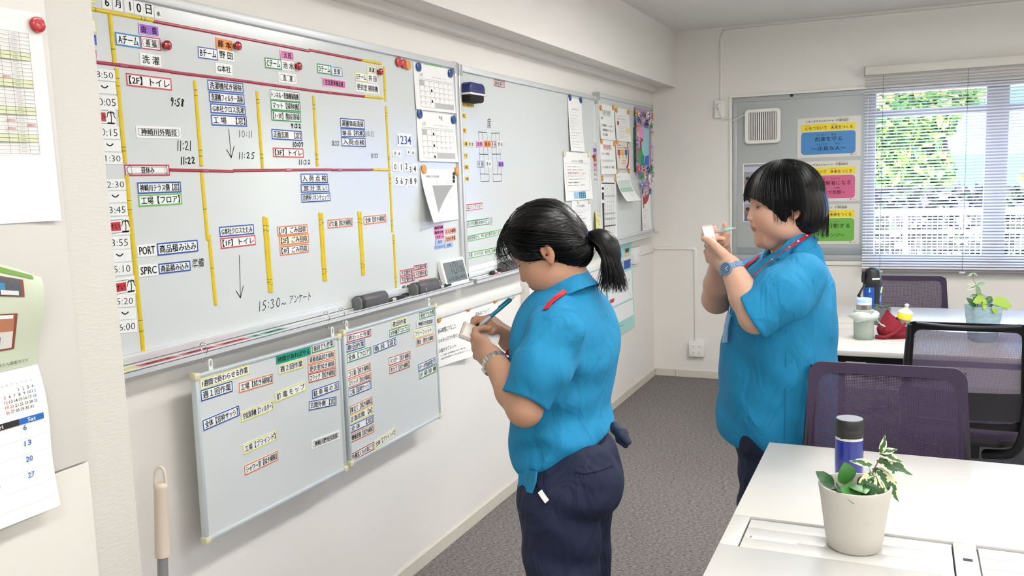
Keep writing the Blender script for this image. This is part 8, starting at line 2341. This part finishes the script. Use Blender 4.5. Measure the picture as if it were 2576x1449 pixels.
# side slit tab at the front hem
tab = MB(); T0 = [W(1308, 1180, 1.91), W(1352, 1186, 1.845), W(1350, 1212, 1.84), W(1340, 1241, 1.842), W(1307, 1232, 1.90)]
tab.add(T0, [(0, 1, 2, 3, 4)]); o = tab.obj('hem_tab', POLO, None, solid=0.004); o.parent = sA; o.matrix_basis = Matrix.Translation(-A.location)

# trousers -----------------------------------------------------------
def trouA(P):
    d = ell(P, W(1425, 1190, YA + 0.02), (0.098, 0.142, 0.10), backF)
    d = smin(d, ell(P, W(1462, 1150, YA + 0.02), (0.080, 0.115, 0.080), backF), 0.04)
    d = smin(d, ell(P, W(1475, 1212, 1.95), (0.094, 0.088, 0.090)), 0.04)
    d = smin(d, ell(P, W(1482, 1205, 2.11), (0.092, 0.085, 0.090)), 0.04)
    lL = chain(P, [W(1408, 1262, 1.94), W(1413, 1400, 1.94), KL, AL], [0.108, 0.086, 0.078, 0.062], 0.05)
    lR = chain(P, [W(1450, 1262, 2.11), W(1452, 1400, 2.12), KR, AR], [0.100, 0.080, 0.076, 0.062], 0.05)
    d = smin(d, lL, 0.03); d = smin(d, lR, 0.025)
    d = d + fold(P, 0.009, 66, (0.45, 0, 0.9), 0.5, W(1460, 1330, 1.88), 0.10) + fold(P, 0.006, 80, (0.3, 0, 0.95), 0.2, W(1420, 1420, 1.90), 0.10) + fold(P, 0.0035, 60, (-0.2, 0, 0.98), 0.2, Vector((-0.73, 1.94, 0.25)), 0.2)
    return smax(d, 0.035 - P[:, 2], 0.005)


trA = addm(A, 'trousers', field_mesh('trousers', trouA, (-1.05, 1.70, 0.0), (-0.40, 2.36, 1.02), 0.005, NAVY))
def pk(name, m, mb): o = mb.obj(name, m, None, smooth=60); o.parent = trA; o.matrix_basis = Matrix.Translation(-A.location); return o
# pocket welt, seam, apron string and knotted cloth at the back
pp, nn = project([W(x, y, 1.82) for x, y in ((1448, 1180), (1470, 1184), (1495, 1180), (1520, 1172), (1535, 1165))], trouA, 0.0005)
pk('pocket_welt', NAVY, band(pp, 0.016, 0.004, nn))
pp, nn = project([W(x, y, 1.82) for x, y in ((1362, 1190), (1358, 1215), (1366, 1240), (1378, 1262))], trouA, 0.0)
pk('side_pocket', NAVY, band(pp, 0.012, 0.005, nn))
pp, nn = project([W(x, y, 1.83) for x, y in ((1359, 1236), (1368, 1250), (1377, 1262))], trouA, 0.004)
pk('pocket_lining', PAPER, band(pp, 0.012, 0.003, nn))
def knotA(P):
    d = ell(P, W(1549, 1078, 1.99), (0.016, 0.014, 0.017)); d = smin(d, chain(P, [W(1552, 1080, 1.985), W(1566, 1090, 1.975), W(1582, 1112, 1.97)], [0.008, 0.011, 0.008], 0.01), 0.012)
    d = smin(d, chain(P, [W(1552, 1084, 1.99), W(1560, 1104, 1.985), W(1572, 1119, 1.98)], [0.007, 0.011, 0.008], 0.01), 0.008)
    return d + 0.0015 * np.sin(P @ np.array((180, 60, 120), F32))
o = addm(A, 'knotted_cloth', field_mesh('knotted_cloth', knotA, W(1530, 1135, 2.0) - Vector((0.02, 0.08, 0.01)), W(1605, 1050, 2.0) + Vector((0.02, 0.08, 0.02)), 0.0025, mat('navy_cloth', '14233c', 0.7)))
for x, y in ((AL.x, AL.y), (AR.x, AR.y)):
    sh = MB().sphere((x - 0.05, y, 0.035), 1.0, 24, 12, sc=(0.135, 0.048, 0.045)).obj('shoe', SHOEM, None, smooth=80); sh.parent = A; sh.matrix_basis = Matrix.Translation(-A.location)
# lanyard round the neck and the badge case
lp, ln = project([W(1488, 694, 1.98), W(1472, 702, 1.95), W(1455, 712, 1.93), W(1437, 723, 1.92), W(1418, 735, 1.915), W(1400, 748, 1.92), W(1384, 762, 1.93), W(1372, 778, 1.94)], shirtA, 0.0035)
o = band(lp, 0.014, 0.0015, ln).obj('lanyard', LANY, None); o.parent = A; o.matrix_basis = Matrix.Translation(-A.location)
o = band([W(1310, 850, 1.99), W(1300, 862, 1.97), W(1288, 878, 1.96), W(1280, 888, 1.96), W(1278, 894, 1.96)], 0.016, 0.0015, (0.2, -1, 0.2)).obj('lanyard', LANY, None); o.parent = A; o.matrix_basis = Matrix.Translation(-A.location)
bc = [W(1272, 905, 1.95), W(1290, 888, 1.95), W(1294, 895, 1.99), W(1277, 912, 1.99)]
o = MB().add(bc, [(0, 1, 2, 3)]).obj('badge_case', BLACKP, None, solid=0.008); o.parent = A; o.matrix_basis = Matrix.Translation(-A.location)

# wristwatch with steel links round the left wrist
def bracelet(root, c, axis, r1_, r2_, n, wd, m, name, th=0.0035, flat=None):
    ax_ = Vector(axis).normalized(); e1 = ax_.cross(Vector((0, 0, 1))).normalized(); e2 = ax_.cross(e1).normalized()
    for k in range(n):
        a = 2 * PI * k / n; rad = e1 * math.cos(a) * r1_ + e2 * math.sin(a) * r2_; tn = (e1 * -math.sin(a) * r1_ + e2 * math.cos(a) * r2_).normalized(); nr = tn.cross(ax_)
        M_ = Matrix(((ax_.x, tn.x, nr.x, c.x + rad.x), (ax_.y, tn.y, nr.y, c.y + rad.y), (ax_.z, tn.z, nr.z, c.z + rad.z), (0, 0, 0, 1)))
        l = PI * (r1_ + r2_) / n * (0.92 if n > 16 else 1.05)
        MB().cbox((0, 0, 0), (wd, l, th), M_).obj(name, m, root, bevel=0.0006, segs=1)
    return e1, e2


wa = empty('wristwatch', label='steel link wristwatch on the near wrist of the ponytailed person', cat='watch')
ax_ = (elL - wrL).normalized(); wc = wrL + ax_ * 0.014
bracelet(wa, wc, ax_, 0.0305, 0.0305, 22, 0.015, mat('watch_steel', 'c9cac8', 0.25, 0.9), 'link')
wf_ = (W(1228, 930, 1.885) - wc); wf_ = (wf_ - ax_ * wf_.dot(ax_)).normalized()
MB().lathe([(0.0, -0.004), (0.0125, -0.004), (0.0125, 0.002), (0.0115, 0.0035), (0.0, 0.0036)], 24, Matrix.Translation(wc + wf_ * 0.033) @ wf_.to_track_quat('Z', 'Y').to_matrix().to_4x4(), cap0=False, cap1=False).obj('case', mat('watch_steel', 'c9cac8', 0.25, 0.9), wa, smooth=40)

# notepad and pen
cpad = W(1207, 846, 1.97)
spiral_pad('small spiral notepad held by the person with the ponytail', cpad, (-0.25, 0.9, 0.35), W(1250, 866, 1.98) - W(1165, 822, 1.96), (0.2, -0.45, 0.85), 0.062, 0.100, 0.012)
biro('teal ballpoint pen writing in the hand of the ponytailed person', W(1200, 825, 1.975), W(1294, 746, 2.03), mat('teal_pen', '0d7c9c', 0.25), mat('pen_button', 'cfd6d8', 0.3, 0.4))

# hair ---------------------------------------------------------------
def hairA(P):
    q = (P - np.array(HcA, F32)) @ RA / 0.96
    d = ell(q, (0.000, 0, 0.052), (0.100, 0.086, 0.091))
    d = smin(d, ell(q, (-0.046, 0, -0.006), (0.055, 0.072, 0.070)), 0.03)
    d = smin(d, ell(q, (0.030, 0.060, 0.040), (0.050, 0.030, 0.036)), 0.02); d = smin(d, ell(q, (0.030, -0.060, 0.040), (0.050, 0.030, 0.036)), 0.02)
    d = smax(d, -ell(q, (0.100, 0, -0.025), (0.066, 0.095, 0.085)), 0.012)
    a = q.copy(); a[:, 1] = np.abs(a[:, 1])
    d = smax(d, -ell(a, (-0.004, 0.095, -0.014), (0.027, 0.035, 0.042)), 0.006)     # around the ears
    d = smax(d, -((q[:, 2] + 0.040) + 0.35 * (q[:, 0] + 0.06)) * 0 if False else (-0.088 + 0.8 * np.maximum(q[:, 0] + 0.05, 0) - q[:, 2]), 0.012)
    th = np.arctan2(q[:, 1], q[:, 2] - 0.02); d = d + 0.0005 * np.sin(th * 42 + q[:, 0] * 30) + 0.0003 * np.sin(th * 97 + q[:, 0] * 30)
    return d * 1.0


hrA = addm(A, 'hair', field_mesh('hair', hairA, [v - 0.17 for v in HcA], [v + 0.17 for v in HcA], 0.003, HAIRM))
def hl(x, y, z): return HcA + Vector((RA @ np.array([x, y, z], F32)).tolist()) * 0.97
tieP = W(1477, 603, YA + 0.01)
o = MB().lathe([(0.012, -0.011), (0.019, -0.008), (0.021, 0), (0.019, 0.008), (0.012, 0.011)], 20, Matrix.Translation(tieP) @ Vector((0.9, 0, 0.15)).to_track_quat('Z', 'Y').to_matrix().to_4x4()).obj('hair_tie', mat('navy_scrunchie', '1c2450', 0.8, bump=1, scale=300), None, smooth=60)
o.parent = A; o.matrix_basis = Matrix.Translation(-A.location)
rg = random.Random(4)
cur = []
for k in range(420):      # ponytail
    a = rg.uniform(0, 2 * PI); r = math.sqrt(rg.random()); dy, dz = r * math.cos(a), r * math.sin(a)
    L_ = rg.uniform(0.80, 1.0)
    p0 = tieP + Vector((-0.02, dy * 0.012, dz * 0.012)); p1 = tieP + Vector((0.035, dy * 0.03, 0.022 + dz * 0.012)); p2 = tieP + Vector((0.072 + dz * 0.016, dy * 0.034, -0.035))
    p3 = tieP + Vector((0.062 + dz * 0.036 + rg.uniform(-.01, .012), dy * 0.03, -0.125 * L_ - rg.uniform(0, 0.010)))
    cur.append(bez(p0, p1, p2, p3, 9))
cl = [[W(x, y, YA + 0.02) for x, y in ((1474, 601), (1498, 600), (1517, 625), (1525, 660), (1524, 695))]]
o = MB().tube(bez(tieP, tieP + Vector((0.045, 0, 0.022)), tieP + Vector((0.078, 0, -0.035)), tieP + Vector((0.052, 0, -0.100)), 12), [0.012, 0.018, 0.023, 0.026, 0.028, 0.029, 0.029, 0.028, 0.026, 0.023, 0.018, 0.012, 0.006], 14).obj('ponytail', HAIRM, None, smooth=80)
o.parent = A; o.matrix_basis = Matrix.Translation(-A.location)
hs_ = empty('strand_carrier')
tube_hair('ponytail_strands', hs_, cur, 0.0011, HAIRM, 4)
cur = []
for k in range(150):      # fringe falling forward over the brow
    y = rg.uniform(-0.07, 0.075); x0 = rg.uniform(0.04, 0.085)
    z0 = 0.052 + 0.094 * math.sqrt(max(0.0, 1 - ((x0 + 0.012) / 0.108) ** 2 - (y / 0.095) ** 2))
    p0 = hl(x0, y, z0); p1 = hl(x0 + 0.035, y * 1.05, z0 + 0.004); p2 = hl(0.128 + rg.uniform(-0.012, 0.010), y * 1.1, 0.075); p3 = hl(0.112 + rg.uniform(-0.02, 0.008), y * 1.12, rg.uniform(0.008, 0.048))
    cur.append(bez(p0, p1, p2, p3, 9))
EC, ER = np.array([0.003, 0, 0.050]), np.array([0.101, 0.090, 0.095])
td = ((np.array(tieP - HcA) @ RA) / 0.96 - EC) / ER; td /= np.linalg.norm(td)
for k in range(1100):      # strands combed back over the scalp towards the tie
    ph = rg.uniform(-PI, PI); cz = math.cos(ph); sd_ = np.array([0.80 - 0.25 * (1 - cz), math.sin(ph) * 1.0, 0.10 + 0.55 * cz - (0.75 if abs(ph) > 1.6 else 0)]) if abs(ph) < 2.2 else np.array([-0.25, math.sin(ph) * 1.2, -0.95])
    sd_ = sd_ + np.array([rg.uniform(-.15, .1), rg.uniform(-.1, .1), rg.uniform(-.1, .15)]); sd_ /= np.linalg.norm(sd_)
    om = math.acos(max(-1, min(1, float(sd_ @ td)))); off = rg.choice([0.0, 0.004, 0.008, 0.012, 0.03, 0.07] if k % 12 == 0 else [0.006, 0.016, 0.03]); P = []
    for j in range(10):
        t = j / 9; v = (math.sin((1 - t) * om) * sd_ + math.sin(t * om) * td) / max(math.sin(om), 1e-3); v = v / np.linalg.norm(v)
        P.append(HcA + Vector((RA @ (EC + ER * v * (1 + off * math.sin(t * PI) + 0.004)).astype(F32)).tolist()) * 0.96)
    Q = np.array([tuple(p) for p in P], F32); dr = Q - np.array(HcA + Vector((RA @ np.array([0, 0, 0.03], F32)).tolist()), F32); dr /= np.linalg.norm(dr, axis=1)[:, None]
    for _ in range(4): Q = Q + dr * np.clip(0.0008 + off * 0.12 - hairA(Q), -0.01, 0.02)[:, None]
    cur.append([Vector(v.tolist()) for v in Q[rg.randint(0, 2):]])
tube_hair('loose_strands', hs_, cur, 0.0005, HAIRM, 4)
adopt(hs_, A)

# ================================================================ person behind the front desk (side view, facing the boards)
YB_ = 3.05
B = empty('person', (W(1955, 1000, YB_).x, YB_, 0), label='person with a short black bob and turquoise polo standing behind the front desk', cat='person')
SKB = skin_mat('skin_b', 'c9a08a'); SKIN_OF[B.name] = SKB
HcB = W(1973, 524, YB_); RB = frame((-0.90, -0.42, -0.08), (-0.08, -0.03, 1.0)); sB = 1.09
hfB = head_field(HcB, RB, sB, 0.013)
neckBb = W(1990, 640, YB_ + 0.01)
tF = frame((-0.95, -0.30, 0), (0, 0, 1))
shLb, shRb = W(2010, 705, 2.86), W(1935, 690, 3.26)
elLb, wrLb, knLb = W(1902, 796, 2.74), W(1838, 672, 2.80), W(1788, 634, 2.83)
elRb, wrRb, knRb = W(1803, 752, 3.12), W(1812, 658, 2.96), W(1810, 600, 2.93)
hLb = hand_bones(wrLb, knLb, (0.25, 0.85, 0.45), 1, [(0.6, 1.2, 0.8)] * 4, thumb=[W(1818, 640, 2.79), W(1802, 622, 2.79), W(1786, 608, 2.80), W(1771, 600, 2.81)], s=1.12)
hRb = hand_bones(wrRb, knRb, (-0.35, -0.9, 0.0), -1, [(0.25, 1.2, 0.9), (0.35, 1.3, 0.9), (0.5, 1.4, 0.9), (0.7, 1.4, 0.9)], thumb=[W(1822, 636, 2.93), W(1826, 612, 2.91), W(1827, 588, 2.90), W(1824, 566, 2.90)], s=1.05)
pelB = W(1965, 1040, YB_)
_k = W(1925, 1200, 2.96)
LB = [Vector((_k.x, 2.96, 0.68)), Vector((_k.x, 2.96, 0.42)), Vector((_k.x + 0.02, 2.96, 0.07))]; RBl = [p + Vector((0.05, 0.19, 0)) for p in LB]
bodyB = union([culled_f(HcB, 0.21, hfB), limb([HcB + Vector((0.02, 0, -0.01)), neckBb], [0.060, 0.062]), limb([neckBb, pelB], [0.06, 0.09]),
               limb([neckBb + Vector((0, 0, -0.08)), shLb, elLb, elLb.lerp(wrLb, 0.4), wrLb], [0.04, 0.050, 0.053, 0.051, 0.034], 0.012),
               limb([neckBb + Vector((0, 0, -0.08)), shRb, elRb, elRb.lerp(wrRb, 0.4), wrRb], [0.04, 0.050, 0.052, 0.050, 0.033], 0.012),
               hand_field(hLb), hand_field(hRb), limb([pelB] + LB, [0.1, 0.06, 0.05, 0.04]), limb([pelB] + RBl, [0.1, 0.06, 0.05, 0.04])], 0.018)


def tintB(V):
    c = head_tint(HcB, RB, sB, V)
    for hb in (hLb, hRb):
        for pts, r in hb[0]:
            for p in pts[1:4]: c[:, :3] *= (1 - np.exp(-(np.linalg.norm(V - np.array(p, F32), axis=1) / 0.012) ** 2)[:, None] * 0.3 * np.array([0.05, 0.3, 0.3], F32))
    return c


addm(B, 'body', field_mesh('body', bodyB, (-0.95, 2.58, -0.02), (-0.05, 3.50, 1.66), 0.0036, SKB, tintB))
er_ = empty('eye_carrier'); SKIN_OF[er_.name] = SKB; eyes(er_, HcB, RB, sB, look=-0.20); adopt(er_, B)


def shirtB(P):
    d = ell(P, W(1968, 790, YB_), (0.172, 0.212, 0.205), tF)
    d = smin(d, ell(P, W(1955, 930, YB_), (0.196, 0.205, 0.24), tF), 0.08)
    d = smin(d, ell(P, W(1948, 1060, YB_), (0.198, 0.195, 0.18), tF), 0.08)
    d = smin(d, cap(P, W(2015, 650, YB_), W(2010, 700, YB_), 0.070, 0.105), 0.06)
    d = smin(d, cap(P, neckBb + Vector((0, -0.06, -0.06)), shLb, 0.06, 0.080), 0.05)
    d = smin(d, cap(P, neckBb + Vector((0, 0.06, -0.06)), shRb, 0.06, 0.080), 0.05)
    a_ = np.array((elLb - shLb).normalized(), F32)
    sl = chain(P, [shLb, W(1965, 742, 2.79), W(1893, 794, 2.745)], [0.085, 0.090, 0.076], 0.02)
    sl = smax(sl, (P - np.array(W(1893, 793, 2.745), F32)) @ np.array(Vector((-0.85, -0.1, -0.48)).normalized(), F32), 0.004)
    sl = smax(sl, -cap(P, W(1870, 806, 2.74), W(1915, 780, 2.76), 0.068, 0.055), 0.003)
    d = smin(d, sl, 0.02)
    b_ = np.array((elRb - shRb).normalized(), F32)
    sr = smax(chain(P, [shRb, W(1870, 715, 3.20)], [0.082, 0.078]), (P - np.array(W(1872, 715, 3.20), F32)) @ b_, 0.004)
    d = smin(d, sr, 0.02)
    d = d + fold(P, 0.007, 34, (0.8, -0.2, 0.5), 0.4, W(2060, 900, 2.90), 0.14) + fold(P, 0.006, 42, (0.95, 0, 0.25), 0.2, W(1850, 900, 2.90), 0.17) + fold(P, 0.005, 60, (0.75, 0, 0.65), 0.5, W(1905, 745, 2.76), 0.06)
    d = d + fold(P, 0.006, 36, (0.9, 0, 0.43), 1.2, W(1960, 1060, 2.85), 0.16) + fold(P, 0.005, 70, (0.6, 0, 0.8), 0.4, W(1915, 690, 2.95), 0.10) + fold(P, 0.004, 50, (0.5, 0, 0.86), 1, W(2040, 720, 2.88), 0.10)
    q = P - np.array(W(1955, 930, YB_), F32); d = d + 0.003 * np.sin(q[:, 0] * 34 + 7 * np.sin(q[:, 2] * 6) + 2) * np.sin(q[:, 2] * 14 + q[:, 0] * 10 + 1.3)
    hn = np.array(Vector((-0.30, 0.0, -0.95)).normalized(), F32); d = smax(d, (P - np.array(W(1860, 1118, 2.95), F32)) @ hn, 0.010)
    d = smax(d, P[:, 2] * -1 + 0.575, 0.01)
    d = smax(d, -ell(P, W(1955, 1150, YB_), (0.165, 0.185, 0.075), tF), 0.006)
    return smax(d, -cap(P, HcB, neckBb + Vector((-0.01, 0, 0.02)), 0.070, 0.062), 0.004)


shB = addm(B, 'shirt', field_mesh('shirt', shirtB, (-0.85, 2.60, 0.52), (-0.08, 3.46, 1.40), 0.005, POLO))
def on_b(o, parent=None): o.parent = parent or B; o.matrix_basis = Matrix.Translation(-B.location); return o
cR = frame((-0.90, -0.36, -0.55), (-0.52, -0.2, 0.83))
on_b(MB().grid(collar_pts(neckBb + Vector((-0.012, 0.0, 0.018)), cR, 0.078, 0.084, -0.006, 0.040, 0.34, 2 * PI - 0.34, 40, 0.014)).obj('collar', POLO, None, smooth=80, solid=0.003), shB)
pp, nn = project([W(x, y, 2.84) for x, y in ((1977, 828), (1977, 900), (1976, 980), (1974, 1060), (1972, 1130))], shirtB, 0.0)
on_b(band(pp, 0.003, 0.0016, nn).obj('side_seam', POLO_B, None), shB)
pp, nn = project([W(x, y, 2.82) for x, y in ((2026, 672), (2045, 705), (2050, 740), (2040, 775))], shirtB, 0.0)
on_b(band(pp, 0.003, 0.0014, nn).obj('sleeve_seam', POLO_B, None, smooth=60), shB)
pp, nn = project([W(x, y, 2.90) for x, y in ((1838, 770), (1838, 800), (1843, 818), (1860, 820), (1868, 812))], shirtB, 0.0)
on_b(band(pp, 0.003, 0.002, nn).obj('chest_pocket', POLO_B, None, smooth=60), shB)


def trouB(P):
    d = chain(P, [W(1960, 1080, 3.0)] + LB, [0.14, 0.098, 0.082, 0.066], 0.04)
    d = smin(d, chain(P, [W(1965, 1080, 3.12)] + RBl, [0.14, 0.094, 0.080, 0.066], 0.04), 0.02)
    return smax(d + fold(P, 0.004, 60, (0.3, 0, 0.95), 0, LB[1], 0.25), 0.035 - P[:, 2], 0.005)


addm(B, 'trousers', field_mesh('trousers', trouB, (-0.85, 2.78, 0.0), (-0.12, 3.36, 0.86), 0.006, NAVY))
for p in (LB[2], RBl[2]): on_b(MB().sphere((p.x - 0.05, p.y, 0.035), 1.0, 24, 12, sc=(0.14, 0.052, 0.048)).obj('shoe', SHOEM, None, smooth=80))
# lanyard, tag holder
l0, n0 = project([W(2038, 588, 2.96), W(2020, 600, 2.93), W(1996, 616, 2.91), W(1975, 630, 2.9)], shirtB, 0.022)
lp, ln = project([W(1955, 645, 2.88), W(1930, 664, 2.86), W(1900, 690, 2.85), W(1880, 705, 2.86)], shirtB, 0.009); lp = l0 + lp; ln = n0 + ln
on_b(band(lp, 0.013, 0.0015, ln).obj('lanyard', LANY, None, smooth=60))
for k in range(len(lp) - 1):
    q = lp[k].lerp(lp[k + 1], 0.5) + ln[k] * 0.0022; t_ = (lp[k + 1] - lp[k]).normalized()
    on_b(band([q - t_ * 0.003, q + t_ * 0.003], 0.005, 0.0006, ln[k]).obj('lanyard_print', PAPER, None))
lp, ln = project([W(1912, 640, 3.0), W(1895, 655, 2.98), W(1878, 668, 2.96), W(1866, 682, 2.95)], shirtB, 0.006)
on_b(band(lp, 0.013, 0.0015, ln).obj('lanyard', LANY, None, smooth=60))
pp, nn = project([W(1838, 772, 2.9), W(1835, 790, 2.9), W(1828, 820, 2.9), W(1824, 862, 2.9)], shirtB, 0.010)
on_b(MB().tube(pp[:2], 0.003, 8).obj('badge_clip', CHROME, None)); on_b(band(pp[1:], 0.030, 0.003, nn[1:]).obj('badge_case', mat('badge_clear', '6f9fc8', 0.15, spec=0.6), None))

# blue-grey wristwatch
wb_ = empty('wristwatch', label='blue-grey wristwatch with a round dial on the bobbed person', cat='watch')
ax_ = (elLb - wrLb).normalized(); wc = wrLb + ax_ * 0.010; wm = mat('watch_blue_grey', '6f8db8', 0.4)
bracelet(wb_, wc, ax_, 0.0385, 0.0385, 36, 0.018, wm, 'strap_segment', 0.003)
wf_ = (EYE - wc); wf_ = (wf_ + Vector((-0.9, 0, -0.4))); wf_ = (wf_ - ax_ * wf_.dot(ax_)).normalized()
M_ = Matrix.Translation(wc + wf_ * 0.036) @ wf_.to_track_quat('Z', 'Y').to_matrix().to_4x4()
MB().lathe([(0.019, -0.002), (0.0205, 0.001), (0.0205, 0.007), (0.0175, 0.0085)], 32, M_).obj('case', mat('watch_case_blue', '6a8aa6', 0.35), wb_, smooth=40)
MB().lathe([(0.0172, 0.0086), (0.0170, 0.0089)], 32, M_).obj('dial', mat('watch_dial', '4a6480', 0.3), wb_)
h_ = MB()
for a in (2.3, 0.9): ribbon(h_, [(0, 0), (0.011 * math.sin(a), 0.011 * math.cos(a))], 0.0012, 0.0094)
h_.v = [tuple(M_ @ Vector(v)) for v in h_.v]; h_.obj('hands', PAPER, wb_)

spiral_pad('small white spiral notepad held up by the bobbed person', W(1784, 592, 2.835), W(1788, 567, 2.85) - W(1764, 570, 2.83), W(1785, 610, 2.82) - W(1776, 568, 2.84), (0.25, -0.95, 0.2), 0.036, 0.070, 0.008)
biro('pale mint pen held behind the notepad by the bobbed person', W(1796, 586, 2.865), W(1850, 573, 2.84), mat('mint_pen', '9fd6cf', 0.3), mat('pen_button', 'cfd6d8', 0.3, 0.4), 0.0058)


def hairB(P):
    q = (P - np.array(HcB, F32)) @ RB / sB
    d = ell(q, (-0.004, 0, 0.034), (0.119, 0.106, 0.112))
    d = smin(d, ell(q, (-0.055, 0, -0.018), (0.072, 0.092, 0.076)), 0.03)
    a = q.copy(); a[:, 1] = np.abs(a[:, 1])
    d = smin(d, ell(a, (0.030, 0.070, -0.004), (0.020, 0.026, 0.036)), 0.015)
    d = smax(d, -ell(q, (0.112, 0, -0.074), (0.098, 0.125, 0.119)), 0.010)
    d = smax(d, -ell(a, (0.000, 0.108, -0.030), (0.026, 0.040, 0.034)), 0.006)
    d = smax(d, -0.088 - q[:, 2], 0.012)
    th = np.arctan2(q[:, 1], q[:, 0]) + 0; d = d + 0.0007 * np.sin(th * 44 + q[:, 2] * 20) + 0.0004 * np.sin(th * 91 - q[:, 2] * 30)
    return d


addm(B, 'hair', field_mesh('hair', hairB, [v - 0.20 for v in HcB], [v + 0.20 for v in HcB], 0.0034, HAIRM))
hc_ = empty('strand_carrier'); cur = []
def hb_(x, y, z): return HcB + Vector((RB @ np.array([x, y, z], F32)).tolist()) * sB
for k in range(950):
    az = rg.uniform(-PI, PI); top_ = Vector((-0.03, 0.0, 0.144)); ca, sa_ = math.cos(az), math.sin(az)
    zend = 0.044 if ca > 0.55 else (-0.030 if ca > 0.1 else (-0.01 if ca > -0.25 else -0.085))
    zend += rg.uniform(-0.016, 0.010); o_ = rg.uniform(0.0, 0.004)
    P = []
    for j in range(11):
        t = j / 10; z = 0.034 + (0.113 + o_) * math.cos(t * 1.45 + 0.12); rr_ = math.sin(t * 1.45 + 0.12)
        if j > 8: z = z + (zend - z) * (j - 8) / 2; rr_ = rr_ * (1 + (-0.06 if zend < -0.05 else 0.004) * (j - 8))
        P.append(hb_(-0.004 + (0.120 + o_) * rr_ * ca - (0.012 if zend < -0.05 and j > 8 else 0), (0.107 + o_) * rr_ * sa_, z))
    a0 = rg.randint(0, 6); cur.append(P[a0:])
tube_hair('hair_strands', hc_, cur, 0.0009, HAIRM, 4)
adopt(hc_, B)
